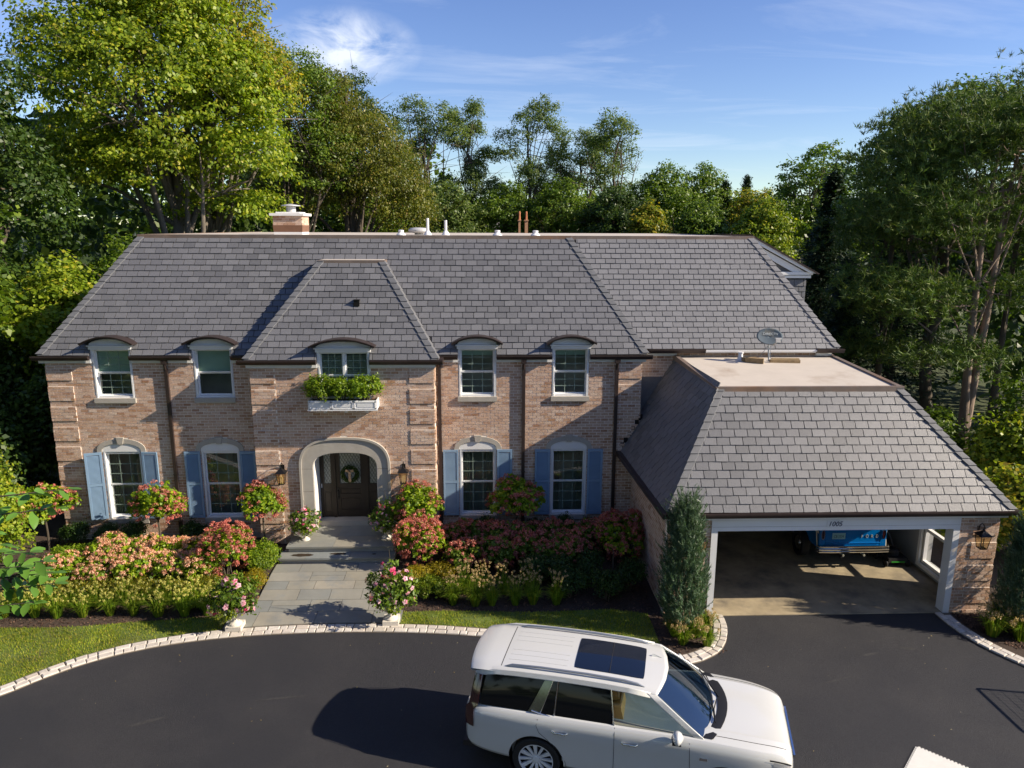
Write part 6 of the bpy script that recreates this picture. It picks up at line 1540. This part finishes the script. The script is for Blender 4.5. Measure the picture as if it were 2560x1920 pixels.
# satellite dish on the garage's flat roof, weighed down with old timbers
fzr = lambda x, y: 5.16+.18*(y+2.98)/3.43
ds = root('satellite_dish', (7.72, -.35, fzr(7.7, -.35)), 'grey satellite dish standing on the flat roof over the garage', 'satellite dish')
Td = Matrix.Translation((-.06, -.02, .70)) @ Matrix.Rotation(R(-8), 4, 'Z') @ Matrix.Rotation(R(62), 4, 'X')
vs = []; fs = []; nr_, na = 7, 32
for i in range(nr_+1):
    for j in range(na): q = 2*PI*j/na; r_ = i/nr_; vs.append(Td @ Vector((.345*r_*math.cos(q), .235*r_*math.sin(q), .05*r_*r_)))
for i in range(nr_):
    for j in range(na): fs.append((i*na+j, (i+1)*na+j, (i+1)*na+(j+1) % na, i*na+(j+1) % na))
mb = MB(); mb.add(vs, fs); dp = part('reflector', mb, m_dish, ds, 60); md = dp.modifiers.new('solid', 'SOLIDIFY'); md.thickness = .012
dt = text_mesh('DIRECTV', .10, 'reflector_lettering', mat('faded_letter', (.42, .47, .50), .6), dp, (0, 0, 0), (0, 0, 0), .001, 0, .95)
dt.matrix_local = Td @ Matrix.Translation((.03, .07, .03)) @ Matrix.Rotation(R(-4), 4, 'X')
mb = MB(); mb.tube([(-.02, .0, .02), (-.02, .06, .30), (-.04, .06, .55), (-.05, .05, .68)], .022, 8); part('mast', mb, m_steel, ds, 50)
mb = MB(); mb.tube([(-.04, .02, .50), (.02, -.12, .48), (.06, -.30, .62)], .014, 6); mb.box(.0, .12, -.36, -.28, .60, .69); mb.box(-.01, .16, -.34, -.27, .68, .71); part('feed_arm', mb, m_vent, ds)
mb = MB(); mb.tube([(-.04, .05, .45), (-.30, .10, .05)], .008, 5); mb.tube([(.02, .05, .45), (.02, -.05, .02)], .006, 5); part('brace', mb, m_steel, ds)
def timber(x, y, L_, w, rz, lab, dz=0):
    t = root('timber_block', (x, y, fzr(x, y)+dz), lab, 'timber', None, rz); mb = MB(); mb.box(-L_/2, L_/2, -w/2, w/2, .0, w*.9); part('beam', mb, m_woodold, t)
timber(7.28, -.42, .48, .15, R(-25), 'short weathered timber block left of the satellite dish'); timber(7.22, -.22, .42, .12, R(8), 'weathered timber block lying behind the left block by the satellite dish', .0)
timber(8.12, -.42, .80, .09, R(-6), 'long weathered plank right of the satellite dish'); timber(8.2, -.25, .75, .09, R(-2), 'second plank lying behind the long plank by the dish')
# foam mat and sports goal on the driveway
fm_ = root('foam_mat', (7.5, -8.84, .008), 'pale grey interlocking foam mat lying on the asphalt at the bottom edge', 'mat', None, R(-44))
def puzzle(L_, n):
    pts = []; 
    def edge(a, b):
        a, b = Vector(a), Vector(b); d = (b-a).normalized(); nn = Vector((d.y, -d.x)); k = int((b-a).length/.055); s_ = (b-a).length/k
        for i in range(k):
            p = a+d*s_*i; pts.extend([p, p+d*s_*.30, p+d*s_*.22+nn*.028, p+d*s_*.78+nn*.028, p+d*s_*.70])
    edge((0, -L_), (L_*.95, -L_)); edge((L_*.95, -L_), (L_*.95, 0)); edge((L_*.95, 0), (0, 0)); edge((0, 0), (0, -L_)); return [(p.x, p.y) for p in pts]
mb = MB(); pz = puzzle(1.3, 1); mb.prism(pz, lambda u, v, d: (u, v, d), 0, .018); part('mat', mb, m_mat, fm_)
gl2 = root('sports_goal', (11.35, -8.1, .006), 'portable net goal standing just outside the right edge whose shadow falls on the asphalt', 'goal', None, R(0))
mb = MB(); f = [(.05, .55, 0), (-.1, .50, .95), (.0, .45, 1.02), (.0, -.75, 1.02), (-.1, -.8, .95), (.05, -.85, 0)]
mb.tube(f, .022, 8); mb.tube([(.05, .55, .01), (.75, .5, .01), (.75, -.8, .01), (.05, -.85, .01)], .02, 6); mb.tube([(.75, .5, .01), (.0, .46, 1.0)], .014, 6); mb.tube([(.75, -.8, .01), (.0, -.76, 1.0)], .014, 6); part('frame', mb, m_black, gl2)
mb = MB()
for i in range(15): y = .5-1.28*i/14; mb.tube([(0, y, 1.01), (.75, y, .01)], .004, 3, False)
for i in range(13): t_ = i/12; mb.tube([(.75*t_, .5, 1.01-t_), (.75*t_, -.8, 1.01-t_)], .004, 3, False)
o = part('net', mb, m_net, gl2); o['kind'] = 'stuff'
# ============================================================ TREES
BGT = 'trees behind the house'
def L3(*a): return a
# big sunny maple behind the left half of the house (foot at -14.7, 15)
tree('maple_tree', (-14.4, 15.5, 0), 'huge sunlit yellow green maple towering behind the left half of the roof', 'tree', BGT,
     [(-.2, 0, 13.5, 4.9, 4.6, 5.2), (-3.0, -.5, 15.5, 2.9, 3, 3.4), (.2, 0, 17.2, 2.8, 3, 3.0), (2.8, 0, 14.0, 2.4, 2.8, 2.8), (3.7, -.5, 11.6, 1.9, 2.4, 2.2), (-3.6, 0, 11.5, 2.6, 2.8, 2.6), (-.8, -1, 11.2, 3.0, 2.6, 2.0), (2.2, 1, 9.6, 2.8, 2.2, 1.2), (-1.5, 0, 18.6, 2.0, 2, 1.8)],
     1900, 40, .70, .165, m_maple, m_barkgrey, (.6, -.2, 15.5), .42, .75, 101, .55, .5, .62, 3, True, [(0, 0, 13.5), (3.6, 0, 13), (-3.6, 0, 12), (1, 0, 17), (4, -.5, 11)])
tree('maple_tree', (-13.6, 17.6, 0), 'gold tinged crown rising at the top of the big maple', 'tree', BGT,
     [(.8, 0, 17.4, 2.8, 2.4, 3.2), (-1.0, 0, 18.8, 2.6, 2.4, 2.4), (2.6, 0, 15.2, 2.0, 2.2, 2.6)], 640, 38, .66, .16, m_maple2, m_barkgrey, None, .35, .7, 102, .55, .5, .6, 3, True)
tree('dark_tree', (-8.1, 26, 0), 'broad dark olive tree with sweeping limbs behind the chimney', 'tree', BGT,
     [(0, 0, 12.0, 4.0, 4, 3.9), (-2.6, 0, 15.2, 2.8, 3, 2.6), (2.2, 0, 10.4, 2.7, 3, 3.0), (-1.6, 0, 16.6, 1.9, 2, 1.4), (3.4, 0, 9.0, 1.8, 2.4, 2.2), (.4, 0, 14.2, 2.0, 2, 2.0), (-3.5, 0, 10.5, 2.8, 3, 2.6)],
     1600, 38, .66, .155, m_olive, m_bark, None, .45, .5, 103, .35, .6, .6, 4, True)
tree('dark_tree', (-9.2, 34, 0), 'slender blue green treetop poking out above the olive tree', 'tree', BGT, [(0, 0, 15.8, 1.9, 1.9, 3.2), (.2, 0, 18.0, .9, .9, 1.6), (2.0, 0, 15, 1.8, 1.8, 2.2)], 240, 40, .6, .17, m_dkleaf, m_bark, None, .25, .5, 104)
tree('dark_tree', (-11.0, 24, 0), 'dark green tree between the maple and the olive tree', 'tree', BGT, [(0, 0, 15.6, 2.8, 2.6, 3.0), (1.2, 0, 12, 2.6, 2.4, 3.6)], 420, 42, .7, .18, m_green, m_bark, None, .3, .5, 105)
# dark oaks and near maple at the left edge
tree('oak_tree', (-20.2, 9, 0), 'dark oak filling the left edge of the picture beside the big maple', 'tree', BGT, [(0, 0, 12.5, 3.2, 3, 4.0), (1.8, 0, 9.2, 2.8, 2.6, 2.8), (-1.2, 0, 16, 2.6, 2.4, 2.8), (.8, -.5, 6.2, 2.6, 2.4, 2.2), (-1.0, 0, 12.5, 3, 2.6, 3)], 900, 44, .75, .18, m_dkleaf, m_bark, None, .4, .6, 106, .5, .55, .55)
tree('oak_tree', (-17.3, 2.5, 0), 'near dark leafed tree at the upper left corner', 'tree', None, [(0, 0, 14.2, 1.5, 1.5, 2.2), (-.6, 0, 16.0, 1.6, 1.5, 1.6), (-1.2, 0, 12, 1.6, 1.6, 1.8)], 300, 34, .6, .16, m_dkleaf, m_bark, None, .25, .6, 107, .5, .55, .5)
tree('maple_tree', (-16.2, 1.5, 0), 'near broad leafed maple on the left edge level with the roof', 'tree', None, [(0, 0, 8.6, 1.7, 1.9, 2.6), (.9, -.3, 6.6, 1.6, 1.7, 1.8), (-1, 0, 10.6, 1.6, 1.6, 1.6), (-.3, 0, 5.0, 1.6, 1.6, 1.6)], 520, 36, .6, .19, m_green, m_bark, None, .25, .8, 108, .6, .5, .55)
# undergrowth left of the house
for j, (x, y, h, r, mm, l) in enumerate([(-14.2, 4.8, 7.6, 1.7, m_maple, 'sunny understory tree rising left of the roof hip'), (-13.5, 8.4, 8.2, 1.9, m_green, 'mid green understory tree behind the left roof hip'), (-15.6, 7.8, 7.0, 1.8, m_maple, 'leafy understory tree at the left of the roof under the big maple'),
        (-17.6, 5.0, 5.6, 1.9, m_green, 'bushy understory tree low at the left edge'), (-14.6, .5, 3.6, 1.4, m_dkleaf, 'dark shrub in the shade beside the left house wall'), (-16.8, -.6, 3.2, 1.5, m_dkleaf, 'dark shrub at the left edge in the house shadow'), (-13.2, 2.6, 4.6, 1.1, m_dkleaf, 'narrow dark shrub beside the left house corner'), (-15.8, 3.4, 5.0, 1.5, m_dkleaf, 'dark bush between the near maple and the house wall'),
        (-18.5, 1.2, 5.2, 1.8, m_dkleaf, 'large dark bush far left behind the near maple')]):
    tree('understory_tree', (x, y, 0), l, 'tree', 'undergrowth left of the house', [(0, 0, h*.62, r, r, h*.36), (.3, 0, h*.84, r*.6, r*.6, h*.2), (-.4*r, 0, h*.36, r*.8, r*.8, h*.3)], 330, 38, .5, .15, mm, m_bark, None, .12, .7, 120+j, .5, .6, .55, 2)
tree('understory_tree', (-11.75, -4.0, 0), 'bright green columnar shrub at the left edge in front of the house corner', 'tree', None, [(0, 0, 2.9, .95, .95, 2.0), (.45, 0, 2.2, .8, .8, 1.5), (0, 0, 4.2, .6, .6, .9)], 420, 36, .28, .085, m_maple, m_bark, None, .08, .7, 131, .5, .7, .6, 2)
tree('understory_tree', (-13.0, -2.6, 0), 'low bright shrub under the columnar shrub at the left edge', 'tree', None, [(0, 0, .9, .8, .8, .8)], 130, 34, .25, .085, m_hyd, m_bark, None, .05, .7, 132, .5, .7, .6, 2)
# tall airy trees in the middle distance
def airy(x, y, h, r, label, seed, lean=0):
    r *= 1.15; rg = random.Random(seed); lobes = []
    n = 16
    for k in range(n):
        t = k/(n-1); z = h*(.40+.54*t); a = rg.uniform(0, 6.28); rr = r*(.5+.5*math.sin(PI*min(1, t*.9+.1)))*rg.uniform(.45, 1.05)
        lobes.append((lean*t+rr*math.cos(a), rr*.6*math.sin(a), z, r*rg.uniform(.34, .52), r*.42, h*.055*rg.uniform(.9, 1.5)))
    tree('airy_tree', (x, y, 0), label, 'tree', 'tall airy trees beyond the roof', lobes, 640, 36, .60, .20, m_willow, m_bark, (lean, 0, h*.9), .22, .42, seed, .35, .7, .35, 3, False)
airy(-5.3, 48, 20.2, 3.0, 'tall airy tree with feathery crown, leftmost of the far row', 141)
airy(-1.2, 50, 20.0, 2.3, 'tall narrow airy tree second from left in the far row', 142)
airy(3.4, 48, 19.8, 3.2, 'tall airy tree with spreading forked crown in the middle of the far row', 143, .3)
airy(7.4, 50, 17.4, 2.9, 'leaning airy tree with bare curved stems right of the middle', 144, 1.2)
airy(10.6, 46, 18.4, 3.0, 'airy tree leaning right, last of the far row', 145, 1.0)
# rounded and conical trees of the middle distance
for j, (x, y, h, r, mm, l) in enumerate([(14.6, 42, 14.0, 3.0, m_green, 'rounded bright green maple beyond the wing roof'), (18.8, 45, 14.2, 2.6, m_green, 'green tree with an orange patch right of the rounded maple'), (22.4, 43, 12.0, 2.8, m_maple2, 'yellow green tree low beyond the right roof edge'), (25.2, 36, 15.2, 3.6, m_green, 'tall bright broadleaf tree left of the dark conifers'),
        (-9.0, 40, 13.2, 3.2, m_green, 'mid green tree beyond the chimney'), (-3.2, 42, 12.6, 3.0, m_willow, 'soft green tree beneath the airy trees, left'), (1.8, 44, 12.4, 2.8, m_green, 'bushy tree beneath the airy trees, middle'), (6.2, 42, 12.6, 2.9, m_green, 'bushy tree beneath the leaning airy tree'), (10.4, 40, 12.2, 2.8, m_dkleaf, 'dark bushy tree right of the brick chimneys'), (12.2, 36, 10.6, 1.5, m_maple2, 'small yellow tinged tree peeping over the wing roof'), (16.2, 36, 11.0, 2.2, m_green, 'bushy green tree just over the wing roof'), (20.2, 34, 10.9, 2.2, m_lime if 0 else m_maple, 'lime green tree behind the far grey roof')]):
    tree('broadleaf_tree', (x, y, 0), l, 'tree', 'rounded trees of the middle distance', [(0, 0, h*.72, r, r, h*.26), (r*.4, 0, h*.62, r*.7, r*.7, h*.22), (-r*.45, 0, h*.66, r*.7, r*.7, h*.22), (0, 0, h*.88, r*.55, r*.55, h*.12), (.3, -r*.3, h*.5, r*.9, r*.8, h*.2)], 480, 40, .62, .20, mm, m_bark, None, .25, .65, 150+j, .55, .55, .6, 2)
def conifer(name, x, y, h, r, label, seed, m=m_spruce, z0=.5, group='dark conifers', n=420, leaf=.26):
    t = root(name, (x, y, 0), label, 'tree', group); rg = np.random.default_rng(seed)
    V = []; cs = []; ds = []; mb = MB(); mb.tube([(0, 0, -.1), (0, 0, h)], [r*.09, .02], 7, False)
    for k in range(n):
        z = z0+(h-z0)*rg.random()**.9; R_ = r*(1-(z-z0)/(h-z0))**.8*(.75+.3*rg.random()); a = rg.uniform(0, 2*PI); d = np.array([math.cos(a), math.sin(a), -.25])
        q = 10; u = rg.random(q)**.6; cs.append(np.array([0, 0, z])+d*R_*u[:, None]+rg.normal(size=(q, 3))*.10*r/2); ds.append(np.repeat(d[None], q, 0))
    C = np.concatenate(cs); D = np.concatenate(ds); k = 3; C = np.repeat(C, k, 0)+rg.normal(size=(len(C)*k, 3))*.10; D = np.repeat(D, k, 0)+rg.normal(size=(len(C), 3))*.5
    link('crown', leafmesh('crown', C, np.array([0, 0, 1.])+rg.normal(size=C.shape)*.5, leaf*(.6+.8*rg.random(len(C))), m, .35, D), t); part('trunk', mb, m_bark, t)
conifer('spruce_tree', 18.6, 20, 11.6, 3.0, 'dark spruce just right of the wing roof', 170, n=700); conifer('spruce_tree', 21.0, 17, 12.8, 3.2, 'dark spruce behind the big pine', 171, n=700)
conifer('spruce_tree', 27.8, 60, 14.2, 2.6, 'small far spruce tip beyond the yellow green tree', 172, n=380); conifer('spruce_tree', 20.4, 44, 12.6, 2.6, 'dark spruce beside the green tree with the orange patch', 173, n=420)
conifer('spruce_tree', 14.0, 8.5, 7.6, 1.9, 'short dark spruce below the rear dormer', 174, n=420, leaf=.18); conifer('spruce_tree', 14.9, 12.5, 9.2, 2.4, 'dark spruce beside the far grey roof', 175, n=520, leaf=.2)
# the big pine right of the garage, twin bare trunk low down
def pine(x, y, lobes, label, seed, nc, h, targets=None, trunks=((0, 0),), r0=.2, group='tall pines right of the garage'):
    t = root('pine_tree', (x, y, 0), label, 'tree', group); rg = np.random.default_rng(seed)
    C, Nn, cc = lobes_cloud(lobes, nc, 1, .1, .5, .5, .35, seed)
    per, nd = 7, 10
    tc_ = cc[:, None]+rg.normal(size=(nc, per, 3))*np.array([.46, .46, .09]); tc_ = tc_.reshape(-1, 3); n = len(tc_)
    out = unit(tc_-np.array([0, 0, h*.6]))*.35+np.array([0, 0, .45]); D = (out[:, None]+rg.normal(size=(n, nd, 3))*np.array([.6, .6, .38])); Dn = D/np.linalg.norm(D, axis=2, keepdims=True)
    Cc = (tc_[:, None]+Dn*.09).reshape(-1, 3); D = Dn.reshape(-1, 3)
    link('crown', leafmesh('crown', Cc, rg.normal(size=Cc.shape), .30*(.7+.5*rg.random(len(Cc))), m_pine, .105, D), t)
    mb = MB(); rr = random.Random(seed)
    for i, (dx, dy) in enumerate(trunks):
        pts = [Vector((0, 0, -.1)), Vector((.02, 0, 1.6)), Vector((dx*.4, dy*.4, 3.2)), Vector((dx*.8, dy*.8, 6)), Vector((dx, dy, 9)), Vector((dx*1.1+.3, dy, h*.93))]
        mb.tube(pts, [r0, r0*.9, r0*.62, r0*.5, r0*.36, .04], 9, False)
        for k in range(13):
            i_ = rr.choice((2, 3, 3, 4)); a = pts[i_].lerp(pts[i_+1] if i_ < 5 else pts[5], rr.random()); e = Vector(tuple(cc[rr.randrange(len(cc))])) if k > 4 else a+Vector((rr.uniform(-2.2, .6), rr.uniform(-1.8, .6), rr.uniform(-.3, .7)))
            m_ = a.lerp(e, .5)+Vector((0, 0, -.15)); mb.tube([a, m_, e], [.045, .03, .010], 5, False)
            for q in range(3): s0 = m_.lerp(e, rr.random()*.6); mb.tube([s0, s0+Vector((rr.uniform(-.6, .6), rr.uniform(-.6, .6), rr.uniform(-.2, .5)))], [.02, .005], 4, False)
    part('trunk', mb, m_barkpale if len(trunks) > 1 else m_bark, t, 60); return t
pine(17.5, 5.6, [(-.6, 0, 11.0, 3.0, 2.8, 2.6), (1.6, 0, 11.8, 3.0, 2.6, 1.8), (-2.6, 0, 9.0, 2.4, 2.4, 2.0), (-2.0, .4, 12.0, 2.0, 2.2, 1.4), (-3.0, -.2, 6.4, 2.0, 2.0, 1.5), (-1.6, -1.2, 4.4, 1.7, 1.5, .9), (2.2, 0, 9.0, 2.2, 2.2, 1.8), (1.6, -1, 6.6, 1.6, 1.5, 1.0), (-3.4, .2, 10.6, 1.6, 1.8, 1.2)],
     'tall sunlit pine with pale forked bare trunk right of the garage', 180, 980, 13.6, trunks=((-.25, 0), (.45, .1)), r0=.23)
pine(20.6, 8.5, [(0, 0, 12.0, 3.0, 2.6, 3.2), (1.5, 0, 8.0, 2.6, 2.4, 2.6), (-1.8, 0, 9.4, 2.2, 2.2, 2.4), (2, 0, 14.0, 2.4, 2.2, 1.6)], 'second pine behind the forked pine at the right edge', 181, 520, 14.8)
pine(15.2, 7.6, [(0, 0, 8.4, 1.9, 1.9, 1.8), (.3, 0, 6.0, 1.9, 1.9, 1.4), (-.6, 0, 4.2, 1.5, 1.6, 1.0)], 'smaller shaded pine left of the forked trunk', 182, 320, 9.6, r0=.2)
tree('broadleaf_tree', (22.0, 15, 0), 'dark green broadleaf treetop behind the pines at the top right', 'tree', None, [(0, 0, 12.8, 3.2, 3, 2.6), (-2.4, 0, 12.0, 2.0, 2, 2.0), (2.6, 0, 13.2, 2.4, 2.2, 2.0), (-2.8, 0, 9.5, 2.4, 2.4, 3)], 560, 42, .7, .18, m_green, m_bark, None, .3, .6, 183)
for j, (x, y, h, r, mm, l) in enumerate([(16.2, 1.2, 3.2, 1.3, m_maple, 'sunny leafy shrub below the forked pine trunk'), (18.4, 2.6, 4.4, 1.8, m_green, 'large shrub right of the forked pine trunk'), (14.6, 3.2, 2.8, 1.2, m_green, 'shrub between the garage roof and the pine trunk'), (14.6, -1.4, 2.4, 1.1, m_maple2, 'yellow green shrub right of the garage roof corner'), (16.4, -2.6, 2.6, 1.3, m_green, 'shrub at the right edge behind the upright juniper'), (14.0, -.9, 1.7, .8, m_maple, 'small bright shrub beside the right garage wall'), (19.6, .2, 4.6, 1.9, m_maple, 'tall bright shrub at the right edge below the pines')]):
    tree('understory_tree', (x, y, 0), l, 'tree', 'undergrowth right of the garage', [(0, 0, h*.6, r, r, h*.42), (.2, -.2, h*.84, r*.55, r*.55, h*.22), (-.4*r, 0, h*.36, r*.8, r*.8, h*.3)], 260, 38, .42, .13, mm, m_bark, None, .08, .7, 190+j, .5, .6, .55, 2)
# woods that close the view, plus one unseen light blocker (one mass each)
def woods(name, label, pts, h0, h1, n, leaf, m, seed, depth=8):
    rg = np.random.default_rng(seed); pts = np.array(pts, float); seg = rg.integers(0, len(pts)-1, n//40); t = rg.random((n//40, 1)); base = pts[seg]*(1-t)+pts[seg+1]*t
    top = h0+(h1-h0)*(.5+.5*np.sin(base[:, 0]*.33+seed)*np.cos(base[:, 1]*.27+seed*2)); z = top*(.08+.92*rg.random(len(base))**.75)
    c = np.stack([base[:, 0]+rg.normal(size=len(base))*depth*.35, base[:, 1]+rg.normal(size=len(base))*depth*.35, z], 1)
    C = (c[:, None]+rg.normal(size=(len(c), 40, 3))*np.array([.8, .8, .5])).reshape(-1, 3); o = link(name, leafmesh(name, C, rg.normal(size=C.shape)+np.array([0, 0, .5]), leaf*(.6+.8*rg.random(len(C))), m, .7)); o['kind'] = 'stuff'; o['label'] = label; return o
woods('distant_woodland', 'band of woodland closing the view beyond the roofline', [(-60, 62), (-25, 72), (0, 76), (25, 72), (45, 62), (70, 50)], 10.8, 13.2, 30000, .70, m_green, 1)
woods('left_woodland', 'woodland left of the house seen through the nearer trees', [(-24, 2), (-26, 14), (-24, 28), (-18, 36), (-12, 44)], 12, 17, 20000, .52, m_dkleaf, 2)
woods('rear_left_woodland', 'woodland behind the big maple closing the gaps beneath its crown', [(-44, 34), (-22, 46), (-6, 56)], 13, 17, 15000, .6, m_green, 7)
woods('right_woodland', 'woodland right of the house behind the pines', [(28, 5), (28, 16), (30, 28), (34, 42)], 9, 13, 12000, .5, m_dkleaf, 3)
woods('added_unseen_woodland', 'unseen trees added behind the viewer to dim the low sky and darken reflections', [(36, -36), (12, -35), (-12, -35), (-28, -30), (-34, -16), (-30, -5)], 18, 24, 17000, 1.15, m_green, 4, 6)  # added out of view: blocks low sky light, gives dark green reflections
# neighbouring houses glimpsed through the trees
nb = root('neighbour_house', (-1.2, 60, 0), 'grey roofed house glimpsed through trees beyond the ridge', 'house')
mb = MB(); mb.box(-3.2, 3.2, 0, 6, 0, 8.3); part('wall', mb, m_farwall, nb)
mb = MB(); mb.add([(-3.6, -.4, 8.2), (3.6, -.4, 8.2), (3.0, 3, 10.0), (-3.0, 3, 10.0), (-3.6, 6.4, 8.2), (3.6, 6.4, 8.2)], [(0, 1, 2, 3), (3, 2, 5, 4), (0, 3, 4), (1, 5, 2)]); part('roof', mb, m_farroof, nb)
mb = MB(); mb.box(-3.5, 3.4, .55, .75, 8.85, 8.92); part('roof_trim', mb, m_white, nb)
for k in range(4):
    mb = MB(); mb.box(-2.45+.16*k, -2.39+.16*k, 1.15, 1.25, 9.2-.02*(k % 2), 9.55); part('vent_pipe', mb, m_pvc, nb)
nc2 = root('neighbour_house', (22.0, 38, 0), 'far house with low grey hipped roof and red brick chimney beyond the right roof corner', 'house')
mb = MB(); mb.box(-3.4, 2.4, 0, 6, 0, 6.6); part('wall', mb, m_farwall, nc2)
mb = MB(); mb.add([(-4.2, -.6, 6.5), (3.6, -.6, 6.3), (.9, 3, 8.6), (-2.6, 3, 8.6), (-4.2, 6.6, 6.5), (3.6, 6.6, 6.3)], [(0, 1, 2, 3), (3, 2, 5, 4), (0, 3, 4), (1, 5, 2)]); part('roof', mb, m_farroof, nc2)
mb = MB(); mb.box(1.0, 1.55, 0, .6, 6.2, 8.75); cst_ = part('chimney', mb, m_redbrick, nc2); mb = MB(); mb.box(.93, 1.62, -.07, .67, 8.75, 8.87); part('chimney_cap', mb, m_conc2, cst_)
mb = MB(); mb.lathe([(.10, 8.87), (.08, 9.15)], 10, (1.28, .3, 0)); part('chimney_pot', mb, m_terra, cst_)
nd_ = root('brick_chimneys', (3.05, 39, 0), 'pair of orange brick chimneys with clay pots showing between the far trees', 'chimney')
for x, w, h in ((-.42, .16, 9.35), (.12, .24, 9.35)):
    mb = MB(); mb.box(x-w/2, x+w/2, 0, .4, 0, h); mb.box(x-w/2-.05, x+w/2+.05, -.05, .45, h, h+.10); part('stack', mb, mat('orange_brick', (.50, .27, .15), .85, var=.25, vs=8), nd_)
    mb = MB(); mb.lathe([(.09, h+.1), (.075, h+.55), (.09, h+.6), (.06, h+.75)], 10, (x, .2, 0)); part('chimney_pot', mb, m_terra, nd_, 30)
# near branch of glossy leaves reaching in at the left edge
ct = root('cherry_tree', (-5.9, -14.3, 0), 'near branches with long glossy green leaves reaching in at the left edge', 'tree')
rg = np.random.default_rng(55); mb = MB(); mb.tube([(0, 0, 0), (.1, 0, 2.5), (.05, .1, 5), (.2, .2, 7)], [.10, .08, .06, .02], 8, False)
tips = [(2.62, .1, 6.86), (2.5, .1, 6.7), (2.42, 0, 6.3), (2.45, .05, 6.18), (2.42, .1, 6.06), (2.3, 0, 5.95)]+[(rg.uniform(1.95, 2.3), rg.uniform(-.3, .3), rg.uniform(5.95, 6.75)) for _ in range(11)]
def bigleaf(c, d, nn, L_):
    d = Vector(d).normalized(); nn = (Vector(nn)-d*Vector(nn).dot(d)).normalized(); b = d.cross(nn); w = L_*.25; V = []; F = []
    prof = [(0, 0), (.18, .62), (.45, 1), (.72, .78), (.92, .28), (1, 0)]
    for t, k in prof:
        bend = -.16*L_*t*t
        V.extend([d*L_*t+b*w*k+nn*(bend+.10*w*k), d*L_*t+nn*(bend-.04*w), d*L_*t-b*w*k+nn*(bend+.10*w*k)])
    for i in range(5): F.extend([(3*i, 3*i+3, 3*i+4, 3*i+1), (3*i+1, 3*i+4, 3*i+5, 3*i+2)])
    m_ = MB(); m_.v = [tuple(v) for v in V]; m_.f = F; o = part('leaf', m_, m_cherry, ct, 60); o.location = c
for tp in tips:
    tp = Vector(tp); st = Vector((.1, .1, tp.z-.9)); mid = st.lerp(tp, .55)+Vector((0, 0, .22)); pts = [st, st.lerp(mid, .5)+Vector((0, 0, .05)), mid, mid.lerp(tp, .5)+Vector((0, 0, .03)), tp]; mb.tube(pts, [.022, .016, .011, .007, .003], 5, False)
    for k in range(13):
        t = 2.7+1.3*k/12; i = min(3, int(t)); p = pts[i].lerp(pts[i+1], t-i); dr = (pts[i+1]-pts[i]).normalized(); s = 1 if k % 2 else -1
        sd = dr.cross(Vector((0, 0, 1))).normalized()*s; d = dr*.55+sd*.8+Vector(tuple(rg.normal(size=3)*.22))+Vector((0, 0, -.25)); bigleaf(p, d, Vector((0, 0, 1))+Vector(tuple(rg.normal(size=3)*.35)), rg.uniform(.11, .16))
    bigleaf(tp, (tp-pts[3]), (0, 0, 1), .11)
part('branch', mb, m_bark, ct, 60)
C, Nn, cc = lobes_cloud([(-.2, 0, 6.0, 1.0, 1.2, 1.4), (.4, 0, 5.2, .9, 1.0, 1.0)], 160, 26, .25, .5, .7, .4, 57); link('inner_foliage', leafmesh('inner_foliage', C, Nn, .10, m_cherry, .42), ct)
